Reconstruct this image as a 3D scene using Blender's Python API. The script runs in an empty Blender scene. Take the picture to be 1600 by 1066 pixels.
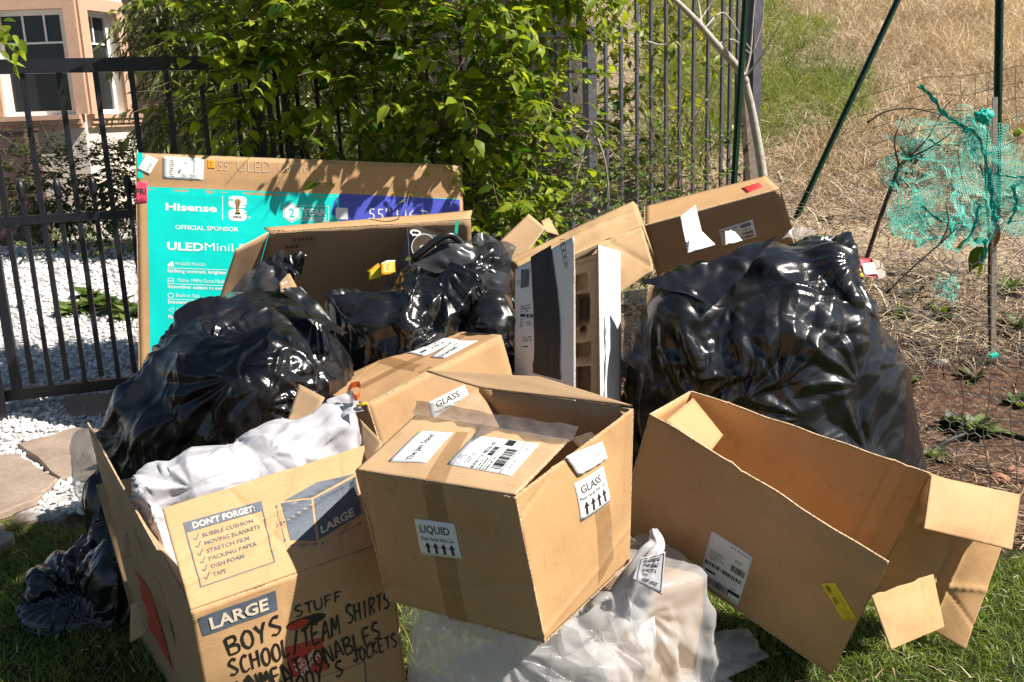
import bpy, math, random
import numpy as np
from mathutils import Vector, Matrix, noise as mnoise

# ------------------------------------------------------------------ camera, sky, sun, exposure
S = bpy.context.scene
col = S.collection
random.seed(7)
RNG = np.random.default_rng(7)
SUN = np.array([0.64, -0.23, 0.74]); SUN /= np.linalg.norm(SUN)

F, CX, CY, CAMH = 1500.0, 800.0, 533.0, 1.4          # focal length and centre in photo pixels, camera height
_d = np.array([(1030 - CX) / F, -(6800 - CY) / F, -1.0]); _d /= np.linalg.norm(_d)
_zw = -_d
_yw = np.array([0, 0, -1.0]); _yw = _yw - _yw.dot(_zw) * _zw; _yw /= np.linalg.norm(_yw)
_xw = np.cross(_yw, _zw)
RC = np.array([_xw, _yw, _zw])                        # world = RC @ camera
CAM = np.array([0, 0, CAMH])

cd = bpy.data.cameras.new('camera'); cam = bpy.data.objects.new('camera', cd); col.objects.link(cam)
cd.sensor_width = 36.0; cd.lens = 36.0 * F / 1600.0; cd.clip_start = 0.05; cd.clip_end = 400
cam.matrix_world = Matrix([list(RC[0]) + [0], list(RC[1]) + [0], list(RC[2]) + [CAMH], [0, 0, 0, 1]])
S.camera = cam

W = bpy.data.worlds.new('World'); S.world = W; W.use_nodes = True
wn = W.node_tree.nodes; wl = W.node_tree.links
sky = wn.new('ShaderNodeTexSky'); sky.sky_type = 'NISHITA'; sky.sun_disc = False
sky.sun_elevation = math.asin(SUN[2]); sky.sun_rotation = math.atan2(SUN[0], SUN[1])
sky.altitude = 300; sky.air_density = 1.0; sky.dust_density = 0.7; sky.ozone_density = 1.0
wl.new(sky.outputs[0], wn['Background'].inputs[0]); wn['Background'].inputs[1].default_value = 0.05
sl = bpy.data.lights.new('sun', 'SUN'); sl.energy = 5.0; sl.angle = math.radians(0.55); sl.color = (1.0, 0.93, 0.83)
so = bpy.data.objects.new('sun', sl); col.objects.link(so)
so.rotation_euler = Vector(SUN).to_track_quat('Z', 'Y').to_euler(); so.location = (3, -2, 6)
S.view_settings.view_transform = 'Standard'; S.view_settings.look = 'None'
S.view_settings.gamma = 1.0; S.view_settings.exposure = 0.76; S.view_settings.use_curve_mapping = False
S.cycles.max_bounces = 8; S.cycles.transparent_max_bounces = 12
S.cycles.use_denoising = True

def ray(px, py):
    return RC @ np.array([(px - CX) / F, -(py - CY) / F, -1.0])
def P(px, py, y):
    r = ray(px, py); return CAM + r * (y / r[1])
def G(px, py, z=0.0):
    r = ray(px, py); return CAM + r * ((z - CAMH) / r[2])
def nrm(v):
    v = np.asarray(v, float); return v / (np.linalg.norm(v) + 1e-12)
def sstep(a, b, x):
    t = np.clip((x - a) / (b - a), 0, 1); return t * t * (3 - 2 * t)

# ------------------------------------------------------------------ value noise on arrays
def _hash(ix, iy, iz, s):
    h = (ix * 374761393 + iy * 668265263 + iz * 2147483647 + s * 1274126177) & 0xffffffff
    h = ((h ^ (h >> 13)) * 1274126177) & 0xffffffff
    return ((h ^ (h >> 16)) & 0xffffff) / float(0xffffff)
def vnoise(p, scale=1.0, seed=0):
    q = np.asarray(p, float) * scale
    i = np.floor(q).astype(np.int64); f = q - i; f = f * f * (3 - 2 * f)
    r = 0
    for dx in (0, 1):
        for dy in (0, 1):
            for dz in (0, 1):
                w = (f[..., 0] if dx else 1 - f[..., 0]) * (f[..., 1] if dy else 1 - f[..., 1]) * (f[..., 2] if dz else 1 - f[..., 2])
                r = r + w * _hash(i[..., 0] + dx, i[..., 1] + dy, i[..., 2] + dz, seed)
    return r * 2 - 1
_GR = np.random.default_rng(3).normal(size=(256, 3)); _GR /= np.linalg.norm(_GR, axis=1)[:, None]
def pnoise(p, scale=1.0, seed=0):
    q = np.asarray(p, float) * scale + 100.3
    i = np.floor(q).astype(np.int64); f = q - i; w = f * f * f * (f * (f * 6 - 15) + 10); r = 0
    for dx in (0, 1):
        for dy in (0, 1):
            for dz in (0, 1):
                g = _GR[(_hash(i[..., 0] + dx, i[..., 1] + dy, i[..., 2] + dz, seed) * 255.99).astype(int)]
                d = g[..., 0] * (f[..., 0] - dx) + g[..., 1] * (f[..., 1] - dy) + g[..., 2] * (f[..., 2] - dz)
                r = r + d * (w[..., 0] if dx else 1 - w[..., 0]) * (w[..., 1] if dy else 1 - w[..., 1]) * (w[..., 2] if dz else 1 - w[..., 2])
    return r * 1.6
def fbm(p, scale, seed=0, o=3):
    r = 0; a = 1.0
    for k in range(o):
        r = r + a * vnoise(p, scale * 2 ** k, seed + k); a *= 0.5
    return r

# ------------------------------------------------------------------ objects
def thing(name, label, cat, loc=(0, 0, 0), group=None):
    o = bpy.data.objects.new(name, None); col.objects.link(o)
    o.location = [float(c) for c in loc]; o['label'] = label; o['category'] = cat
    o.empty_display_size = 0.05
    if group: o['group'] = group
    return o
def tag(o, label=None, cat=None, group=None, kind=None):
    if label: o['label'] = label
    if cat: o['category'] = cat
    if group: o['group'] = group
    if kind: o['kind'] = kind
    return o
_off = {}
def world_off(parent):
    v = np.zeros(3)
    while parent is not None:
        v = v + np.array(parent.location); parent = parent.parent
    return v
def link(name, me, parent=None, loc=None):
    o = bpy.data.objects.new(name, me); col.objects.link(o)
    if parent is not None: o.parent = parent
    if loc is not None: o.location = [float(c) for c in loc]
    return o
def mesh(name, V, Fc, m, parent=None, smooth=False, uv=None, world=True, tint=None):
    """V in world coordinates; the object keeps its parent's origin."""
    V = np.asarray(V, float).reshape(-1, 3)
    if world and parent is not None: V = V - world_off(parent)
    me = bpy.data.meshes.new(name)
    if isinstance(Fc, np.ndarray):
        n, k = Fc.shape
        me.vertices.add(len(V)); me.vertices.foreach_set('co', V.astype(np.float32).ravel())
        me.loops.add(n * k); me.loops.foreach_set('vertex_index', Fc.astype(np.int32).ravel())
        me.polygons.add(n); me.polygons.foreach_set('loop_start', np.arange(0, n * k, k, dtype=np.int32))
        me.polygons.foreach_set('loop_total', np.full(n, k, dtype=np.int32))
        me.update(calc_edges=True)
    else:
        me.from_pydata([tuple(v) for v in V], [], [tuple(int(i) for i in f) for f in Fc])
    for mm in (m if isinstance(m, (list, tuple)) else [m]): me.materials.append(mm)
    if smooth: me.polygons.foreach_set('use_smooth', [True] * len(me.polygons))
    if uv is not None:
        l = me.uv_layers.new(name='UVMap')
        idx = np.empty(len(me.loops), np.int32); me.loops.foreach_get('vertex_index', idx)
        l.data.foreach_set('uv', np.asarray(uv, np.float32)[idx].ravel())
    if tint is not None:
        a = me.attributes.new('tint', 'FLOAT', 'POINT'); a.data.foreach_set('value', np.asarray(tint, np.float32))
    me.update()
    o = bpy.data.objects.new(name, me); col.objects.link(o)
    if parent is not None: o.parent = parent
    return o
class MB:                                             # collects several shapes into one mesh
    def __init__(s): s.V = []; s.F = []; s.n = 0
    def add(s, V, Fc):
        V = np.asarray(V, float).reshape(-1, 3)
        s.V.append(V); s.F += [tuple(int(i) + s.n for i in f) for f in Fc]; s.n += len(V); return s
    def box(s, c, x, y, z):                           # centre, half axes
        c, x, y, z = [np.asarray(a, float) for a in (c, x, y, z)]
        V = [c + a * x + b * y + d * z for a in (-1, 1) for b in (-1, 1) for d in (-1, 1)]
        return s.add(V, [(0, 1, 3, 2), (4, 6, 7, 5), (0, 4, 5, 1), (2, 3, 7, 6), (0, 2, 6, 4), (1, 5, 7, 3)])
    def aabox(s, x0, x1, y0, y1, z0, z1):
        return s.box([(x0 + x1) / 2, (y0 + y1) / 2, (z0 + z1) / 2], [(x1 - x0) / 2, 0, 0], [0, (y1 - y0) / 2, 0], [0, 0, (z1 - z0) / 2])
    def bar(s, a, b, w, d, up=(0, 1, 0)):             # square bar a->b
        a, b = np.asarray(a, float), np.asarray(b, float); t = nrm(b - a)
        u = nrm(np.cross(t, up)); v = np.cross(t, u)
        return s.box((a + b) / 2, u * w / 2, v * d / 2, (b - a) / 2)
    def tube(s, pts, r, k=6, cap=True):
        pts = np.asarray(pts, float); n = len(pts); r = np.broadcast_to(np.asarray(r, float), (n,))
        T = np.gradient(pts, axis=0); T /= np.linalg.norm(T, axis=1)[:, None] + 1e-12
        ref = np.array([0.3, 0.5, 0.8]); V = []
        for i in range(n):
            u = nrm(np.cross(T[i], ref if abs(T[i].dot(nrm(ref))) < 0.95 else [1, 0, 0])); v = np.cross(T[i], u)
            for j in range(k):
                a = 2 * math.pi * j / k; V.append(pts[i] + r[i] * (math.cos(a) * u + math.sin(a) * v))
        Fc = [(i * k + j, i * k + (j + 1) % k, (i + 1) * k + (j + 1) % k, (i + 1) * k + j) for i in range(n - 1) for j in range(k)]
        if cap: Fc += [tuple(range(k))[::-1], tuple((n - 1) * k + j for j in range(k))]
        return s.add(V, Fc)
    def build(s, name, m, parent=None, smooth=False):
        return mesh(name, np.concatenate(s.V), s.F, m, parent, smooth)
def bez(pts, n=12):                                   # Catmull-Rom through points
    p = np.asarray(pts, float); p = np.vstack([2 * p[0] - p[1], p, 2 * p[-1] - p[-2]]); out = []
    for i in range(1, len(p) - 2):
        for t in np.linspace(0, 1, n, endpoint=False):
            a, b, c, d = p[i - 1:i + 3]
            out.append(0.5 * (2 * b + (c - a) * t + (2 * a - 5 * b + 4 * c - d) * t * t + (3 * b - a - 3 * c + d) * t ** 3))
    out.append(p[-2]); return np.array(out)

# ------------------------------------------------------------------ materials
class NT:
    def __init__(s, name):
        s.m = bpy.data.materials.new(name); s.m.use_nodes = True; s.t = s.m.node_tree; s.b = s.t.nodes['Principled BSDF']
        s.out = s.t.nodes['Material Output']
    def n(s, kind, **kw):
        x = s.t.nodes.new('ShaderNode' + kind)
        for k, v in kw.items(): setattr(x, k, v)
        return x
    def l(s, a, b): s.t.links.new(a, b)
    def coord(s, which='Object'):
        return s.n('TexCoord').outputs[which]
    def noise(s, scale, detail=4, rough=0.55, vec=None, dist=0.0):
        x = s.n('TexNoise'); x.inputs['Scale'].default_value = scale; x.inputs['Detail'].default_value = detail
        x.inputs['Roughness'].default_value = rough; x.inputs['Distortion'].default_value = dist
        s.l(vec if vec is not None else s.coord(), x.inputs['Vector']); return x.outputs['Fac']
    def ramp(s, fac, stops):
        r = s.n('ValToRGB'); e = r.color_ramp.elements
        while len(e) < len(stops): e.new(0.5)
        for i, (p, c) in enumerate(stops):
            e[i].position = p; e[i].color = tuple(c) + (1,) if len(c) == 3 else c
        s.l(fac, r.inputs[0]); return r.outputs[0]
    def mix(s, fac, a, b, mode='MIX'):
        x = s.n('Mix', data_type='RGBA', blend_type=mode)
        for sock, v in ((x.inputs[0], fac), (x.inputs[6], a), (x.inputs[7], b)):
            if hasattr(v, 'is_output'): s.l(v, sock)
            elif isinstance(v, (int, float)): sock.default_value = v
            else: sock.default_value = tuple(v) + (1,)
        return x.outputs[2]
    def math(s, op, a, b=0.0):
        x = s.n('Math', operation=op)
        for sock, v in ((x.inputs[0], a), (x.inputs[1], b)):
            if hasattr(v, 'is_output'): s.l(v, sock)
            else: sock.default_value = v
        return x.outputs[0]
    def bump(s, h, strength=0.3, dist=0.002, prev=None):
        b = s.n('Bump'); b.inputs['Strength'].default_value = strength; b.inputs['Distance'].default_value = dist
        s.l(h, b.inputs['Height'])
        if prev is not None: s.l(prev, b.inputs['Normal'])
        s.l(b.outputs[0], s.b.inputs['Normal']); return b.outputs[0]
    def set(s, **kw):
        for k, v in kw.items():
            i = s.b.inputs[k.replace('_', ' ')]
            if hasattr(v, 'is_output'): s.l(v, i)
            else: i.default_value = tuple(v) + (1,) if isinstance(v, (tuple, list)) and len(v) == 3 else v
        return s
def plain(name, c, rough=0.6, var=0.15, scale=30, metallic=0.0, spec=0.5, bump=0.0):
    t = NT(name); f = t.noise(scale, 4)
    c = np.array(c, float)
    t.set(Base_Color=t.ramp(f, [(0.3, tuple(c * (1 - var))), (0.7, tuple(np.minimum(c * (1 + var), 1)))]), Roughness=rough, Metallic=metallic)
    t.b.inputs['Specular IOR Level'].default_value = spec
    if bump: t.bump(f, bump, 0.003)
    return t.m
def cardboard(name, c, flute='X', stain=0.12):
    t = NT(name); c = np.array(c, float)
    uv = t.coord('UV'); ob = t.coord('Object')
    f1 = t.noise(5, 5, 0.6, ob); f2 = t.noise(90, 3, 0.6, ob); f3 = t.noise(14, 6, 0.7, ob, 1.2)
    mp = t.n('Mapping'); mp.inputs['Scale'].default_value = (1, 9, 1) if flute == 'X' else (9, 1, 1); t.l(uv, mp.inputs[0])
    fib = t.noise(45, 4, 0.6, mp.outputs[0])
    base = t.ramp(f1, [(0.3, tuple(c * (1 - stain))), (0.7, tuple(c * (1 + stain * 0.6)))])
    base = t.mix(0.25, base, t.ramp(fib, [(0.35, (0.62, 0.58, 0.52)), (0.65, (1, 1, 1))]), 'MULTIPLY')
    base = t.mix(0.35, base, t.ramp(f3, [(0.30, (0.55, 0.5, 0.45)), (0.42, (1, 1, 1))]), 'MULTIPLY')
    wv = t.n('TexWave', bands_direction='Y' if flute == 'X' else 'X'); wv.inputs['Scale'].default_value = 42; wv.inputs['Distortion'].default_value = 0.6
    wv.inputs['Detail'].default_value = 1; t.l(uv, wv.inputs[0])
    base = t.mix(0.07, base, wv.outputs['Color'], 'MULTIPLY')
    sc_ = t.n('Mapping'); sc_.inputs['Rotation'].default_value = (0, 0, 0.7); sc_.inputs['Scale'].default_value = (1, 14, 1); t.l(uv, sc_.inputs[0])
    sn = t.noise(7, 5, 0.7, sc_.outputs[0], 0.5); base = t.mix(t.ramp(sn, [(0.66, (0, 0, 0)), (0.74, (0.5, 0.5, 0.5))]), base, tuple(np.minimum(c * 1.35, .8)))
    sm = t.noise(2.3, 6, 0.65, ob, 0.8); base = t.mix(t.ramp(sm, [(0.58, (0, 0, 0)), (0.72, (0.35, 0.35, 0.35))]), base, tuple(c * 0.55))
    t.set(Base_Color=base, Roughness=t.ramp(f2, [(0.2, (0.62,) * 3), (0.8, (0.82,) * 3)]))
    t.b.inputs['Specular IOR Level'].default_value = 0.35
    n1 = t.bump(wv.outputs['Fac'], 0.15, 0.0007)
    n2 = t.bump(f2, 0.12, 0.0008, n1)
    t.bump(f3, 0.22, 0.004, n2)
    return t.m
KR = (0.57, 0.345, 0.17)
M = {}
M['kraft'] = cardboard('kraft_cardboard', KR)
M['kraft_v'] = cardboard('kraft_cardboard_upright_flutes', (0.56, 0.335, 0.155), 'Y')
M['kraft_warm'] = cardboard('warm_cardboard', (0.62, 0.375, 0.18))
M['kraft_pale'] = cardboard('pale_cardboard', (0.58, 0.385, 0.215))
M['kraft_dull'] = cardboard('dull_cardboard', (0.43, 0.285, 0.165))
_e = NT('cardboard_edge'); _ef = _e.noise(210, 2, 0.6); _e.set(Base_Color=_e.ramp(_ef, [(0.38, (0.24, 0.15, 0.08)), (0.52, (0.62, 0.44, 0.27))]), Roughness=0.85); _e.bump(_ef, 0.8, 0.003); M['kraft_edge'] = _e.m
M['white_board'] = plain('white_board', (0.78, 0.78, 0.78), 0.55, 0.04, 8)
M['label'] = plain('label_paper', (0.80, 0.80, 0.80), 0.5, 0.03, 12)
M['ink'] = plain('black_ink', (0.022, 0.022, 0.024), 0.55, 0.2)
M['marker'] = plain('black_marker', (0.018, 0.017, 0.018), 0.4, 0.3, 60)
M['ink_grey'] = plain('blue_grey_ink', (0.088, 0.108, 0.145), 0.65, 0.16, 60)
M['ink_brown'] = plain('dark_brown_ink', (0.07, 0.045, 0.03), 0.7, 0.2)
M['ink_red'] = plain('red_ink', (0.50, 0.055, 0.03), 0.6, 0.12, 40)
M['ink_white'] = plain('white_ink', (0.82, 0.84, 0.84), 0.5, 0.02)
M['ink_pale'] = plain('pale_ink', (0.66, 0.56, 0.44), 0.6, 0.06)
M['ink_faint'] = plain('faint_pale_ink', (0.62, 0.47, 0.33), 0.6, 0.08)
M['gold'] = plain('gold_ink', (0.42, 0.24, 0.06), 0.5, 0.4, 90)
M['teal_print'] = plain('teal_print', (0.0, 0.66, 0.59), 0.38, 0.05, 6)
M['violet_print'] = plain('violet_print', (0.075, 0.095, 0.54), 0.38, 0.25, 5)
M['scrap_red'] = plain('dull_red_print', (0.40, 0.03, 0.05), 0.5, 0.3, 40)
M['pink'] = plain('pink_sticker', (0.72, 0.06, 0.13), 0.5, 0.08)
M['red_sticker'] = plain('red_sticker', (0.78, 0.05, 0.05), 0.5, 0.08)
M['orange_sticker'] = plain('orange_sticker', (0.80, 0.36, 0.03), 0.5, 0.08)
M['yellow_sticker'] = plain('yellow_sticker', (0.80, 0.62, 0.03), 0.5, 0.05)
M['paper'] = plain('white_paper', (0.82, 0.82, 0.84), 0.6, 0.03, 10)
M['brown_paper'] = cardboard('brown_paper', (0.52, 0.34, 0.175))
M['pulp'] = plain('moulded_pulp', (0.47, 0.33, 0.205), 0.85, 0.12, 60, bump=0.3)
M['black_plastic'] = plain('black_plastic', (0.014, 0.014, 0.015), 0.3, 0.2)
def tape(name, c, a, rough=0.22):
    t = NT(name); f = t.noise(35, 4, 0.6)
    t.set(Base_Color=c, Roughness=rough, Alpha=t.ramp(f, [(0.3, (a * 0.75,) * 3), (0.7, (min(1, a * 1.15),) * 3)]))
    t.bump(t.noise(60, 3), 0.4, 0.0015); return t.m
M['tape_brown'] = tape('brown_parcel_tape', (0.40, 0.235, 0.105), 0.42, 0.13)
M['tape_clear'] = tape('clear_parcel_tape', (0.55, 0.45, 0.33), 0.14, 0.12)
M['tape_grey'] = tape('crumpled_clear_tape', (0.16, 0.14, 0.14), 0.6, 0.12)
def poly_film(name, c, rough, alpha=None, crinkle=0.35, trans=0.0, coat=0.0):
    t = NT(name)
    ob = t.coord()
    nz = t.n('TexNoise'); nz.inputs['Scale'].default_value = 6; nz.inputs['Detail'].default_value = 2; t.l(ob, nz.inputs['Vector'])
    w = t.n('VectorMath', operation='MULTIPLY_ADD'); t.l(nz.outputs['Color'], w.inputs[0]); w.inputs[1].default_value = (0.18, 0.18, 0.18); t.l(ob, w.inputs[2])
    mp = t.n('Mapping'); mp.inputs['Rotation'].default_value = (0.5, 0.6, 0.9); mp.inputs['Scale'].default_value = (1, 1, 0.17); t.l(w.outputs[0], mp.inputs[0])
    def ridged(vec, sc, det):
        x = t.n('TexNoise'); x.noise_type = 'RIDGED_MULTIFRACTAL'; x.normalize = True; x.inputs['Scale'].default_value = sc; x.inputs['Detail'].default_value = det
        x.inputs['Roughness'].default_value = 0.45; t.l(vec, x.inputs['Vector']); return x.outputs['Fac']
    rid = ridged(mp.outputs[0], 5.5, 2.0); mp2 = t.n('Mapping'); mp2.inputs['Rotation'].default_value = (1.1, 0.2, 2.1); mp2.inputs['Scale'].default_value = (1, 0.45, 0.8); t.l(w.outputs[0], mp2.inputs[0]); rid2 = ridged(mp2.outputs[0], 12, 1.5)
    f = t.noise(75, 3, 0.6, w.outputs[0], 0.6); g = t.noise(5, 4, 0.55, ob, 0.4)
    t.set(Base_Color=c, Roughness=t.ramp(g, [(0.3, (rough * 0.8,) * 3), (0.7, (min(1, rough * 1.35),) * 3)]))
    t.b.inputs['Specular IOR Level'].default_value = 0.55
    n1 = t.bump(rid, crinkle, 0.035); n2 = t.bump(rid2, crinkle * 0.8, 0.012, n1); t.bump(f, crinkle * 0.3, 0.0018, n2)
    if coat: t.set(Coat_Weight=coat, Coat_Roughness=0.09)
    if alpha is not None:
        t.set(Alpha=t.ramp(g, [(0.25, (alpha * 0.8,) * 3), (0.75, (min(1, alpha * 1.25),) * 3)]))
    if trans:
        tr = t.n('BsdfTranslucent'); tr.inputs[0].default_value = tuple(c) + (1,)
        mx = t.n('MixShader'); mx.inputs[0].default_value = trans
        t.l(t.b.outputs[0], mx.inputs[1]); t.l(tr.outputs[0], mx.inputs[2]); t.l(mx.outputs[0], t.out.inputs[0])
        if alpha is not None:
            tp = t.n('BsdfTransparent'); m2 = t.n('MixShader'); m2.inputs[0].default_value = alpha
            t.l(tp.outputs[0], m2.inputs[1]); t.l(mx.outputs[0], m2.inputs[2]); t.l(m2.outputs[0], t.out.inputs[0])
            t.b.inputs['Alpha'].default_value = 1.0
            for lk in list(t.t.links):
                if lk.to_socket == t.b.inputs['Alpha']: t.t.links.remove(lk)
    return t.m
M['bag_black'] = poly_film('black_bin_liner', (0.0085, 0.009, 0.0105), 0.25, crinkle=0.65, coat=0.35)
M['bag_grey'] = poly_film('thin_dark_liner', (0.045, 0.046, 0.05), 0.25, alpha=0.9)
M['bag_white'] = poly_film('white_bag_film', (0.58, 0.58, 0.62), 0.34, crinkle=0.35, trans=0.2)
M['bag_clear'] = poly_film('cloudy_bag_film', (0.84, 0.83, 0.84), 0.17, alpha=0.42, crinkle=0.6, trans=0.3)
M['film_clear'] = poly_film('clear_film', (0.85, 0.85, 0.86), 0.2, alpha=0.3, crinkle=0.5, trans=0.3)
M['iron'] = plain('black_painted_iron', (0.013, 0.014, 0.019), 0.42, 0.25, 25)
M['iron_grey'] = plain('weathered_black_iron', (0.085, 0.085, 0.105), 0.36, 0.3, 25)
M['green_post'] = plain('green_painted_steel', (0.012, 0.055, 0.032), 0.4, 0.25, 30)
M['wood_grey'] = plain('weathered_stake_wood', (0.34, 0.28, 0.23), 0.8, 0.25, 40)
M['wire'] = plain('galvanised_wire', (0.62, 0.60, 0.57), 0.45, 0.1)
M['wire_dark'] = plain('rusty_wire', (0.06, 0.05, 0.045), 0.6, 0.2)
M['net_teal'] = plain('teal_netting', (0.02, 0.52, 0.41), 0.5, 0.15)
M['teal_plastic'] = plain('teal_plastic_strip', (0.01, 0.42, 0.30), 0.4, 0.1)
M['rubber'] = plain('black_rubber', (0.014, 0.014, 0.014), 0.45, 0.2)
M['bark_pale'] = plain('pale_bark', (0.44, 0.40, 0.35), 0.8, 0.25, 35, bump=0.4)
M['bark'] = plain('brown_bark', (0.11, 0.075, 0.05), 0.85, 0.35, 40, bump=0.5)
M['stem'] = plain('dark_stem', (0.06, 0.04, 0.025), 0.8, 0.3)
M['vine_stem'] = plain('vine_stem', (0.17, 0.12, 0.07), 0.8, 0.3)
# ------------------------------------------------------------------ a small cloth solver for the bags
def sd_ell(p, c, r, R=None):
    q = p - np.asarray(c)
    if R is not None: q = q @ R
    r = np.asarray(r, float)
    k0 = np.linalg.norm(q / r, axis=-1); k1 = np.linalg.norm(q / (r * r), axis=-1)
    return k0 * (k0 - 1) / (k1 + 1e-9)
def sd_box(p, c, h, R=None, rad=0.02):
    q = p - np.asarray(c)
    if R is not None: q = q @ R
    d = np.abs(q) - (np.asarray(h) - rad)
    return np.linalg.norm(np.maximum(d, 0), axis=-1) + np.minimum(d.max(-1), 0) - rad
def make_sdf(blobs, k=0.03):
    def f(p):
        r = None
        for b in blobs:
            d = sd_ell(p, *b[1:]) if b[0] == 'e' else sd_box(p, *b[1:])
            if r is None: r = d
            else:
                h = np.clip(0.5 + 0.5 * (r - d) / k, 0, 1); r = r * (1 - h) + d * h - k * h * (1 - h)
        return r
    return f
def grad(f, p, e=0.004):
    g = np.stack([f(p + np.array([e, 0, 0])) - f(p - np.array([e, 0, 0])), f(p + np.array([0, e, 0])) - f(p - np.array([0, e, 0])),
                  f(p + np.array([0, 0, e])) - f(p - np.array([0, 0, e]))], -1)
    return g / (np.linalg.norm(g, axis=-1, keepdims=True) + 1e-9)
def _solve(V, a, b, L, k, wrap=False):
    d = V[b] - V[a]; l = np.linalg.norm(d, axis=-1, keepdims=True) + 1e-9
    c = d * (k * 0.5 * (l - L[..., None]) / l); V[a] += c; V[b] -= c
def relax(V, L, sdf, iters, g, floor, obst, damp=0.93, bend=0.12, pin=None, keep_in=None):
    """V[M,N,3], N wraps round; L = rest lengths along, around and diagonal."""
    Mn, N = V.shape[:2]; vel = np.zeros_like(V)
    sl = slice
    top, bot = V[-1].copy(), V[0].copy()
    for it in range(iters):
        vel *= damp; vel[..., 2] -= g; X = V.copy(); V = V + vel
        for rep in range(3):
            for s in (0, 1):                          # along
                n = (Mn - s) // 2; a = (sl(s, s + 2 * n, 2),); b = (sl(s + 1, s + 1 + 2 * n, 2),)
                k0 = len(V[b]); a = (sl(s, s + 2 * k0, 2),); _solve(V, a, b, L[0][s::2][:k0], 1.0)
            for s in (0, 1):                          # around
                if s == 0: a, b = (sl(None), sl(0, N, 2)), (sl(None), sl(1, N, 2)); _solve(V, a, b, L[1][:, 0::2], 1.0)
                else:
                    idx = np.arange(1, N, 2); a, b = (sl(None), idx), (sl(None), (idx + 1) % N); _solve(V, a, b, L[1][:, 1::2], 1.0)
            for s in (0, 1):                          # diagonals
                for dj in (1, -1):
                    k0 = (Mn - s) // 2; ia = np.arange(s, s + 2 * k0, 2); ia = ia[ia + 1 < Mn]
                    ja = np.arange(N); A = (ia[:, None], ja[None]); B = (ia[:, None] + 1, (ja[None] + dj) % N)
                    _solve(V, A, B, L[2][ia], 0.5)
        if bend:
            m = (V[:-2] + V[2:]) * 0.5; V[1:-1] += (m - V[1:-1]) * bend
            m = (np.roll(V, 1, 1) + np.roll(V, -1, 1)) * 0.5; V += (m - V) * bend
        for f in [sdf] + list(obst):
            d = f(V); hit = d < 0
            if hit.any():
                p = V[hit]; V[hit] = p - grad(f, p) * d[hit][:, None]
                X[hit] += (V[hit] - X[hit]) * 0.6      # friction
        if floor is not None: V[..., 2] = np.maximum(V[..., 2], floor)
        if pin is not None: V[pin[0]] = pin[1]
        V[0] = V[0].mean(0); 
        vel = np.clip(V - X, -0.01, 0.01)
    return V
def rest(V, sx, sy):
    La = np.linalg.norm(V[1:] - V[:-1], axis=-1) * sx[:-1] if hasattr(sx, 'shape') else np.linalg.norm(V[1:] - V[:-1], axis=-1) * sx
    Lr = np.linalg.norm(np.roll(V, -1, 1) - V, axis=-1) * sy
    sd = np.sqrt((La ** 2 + (0.5 * (Lr[1:] + Lr[:-1])) ** 2))
    return [La, Lr, sd]
def upsample(V):
    Mn, N = V.shape[:2]
    A = np.empty((2 * Mn - 1, N, 3)); A[0::2] = V; A[1::2] = (V[1:] + V[:-1]) / 2
    B = np.empty((2 * Mn - 1, 2 * N, 3)); B[:, 0::2] = A; B[:, 1::2] = (A + np.roll(A, -1, 1)) / 2
    return B
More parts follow.
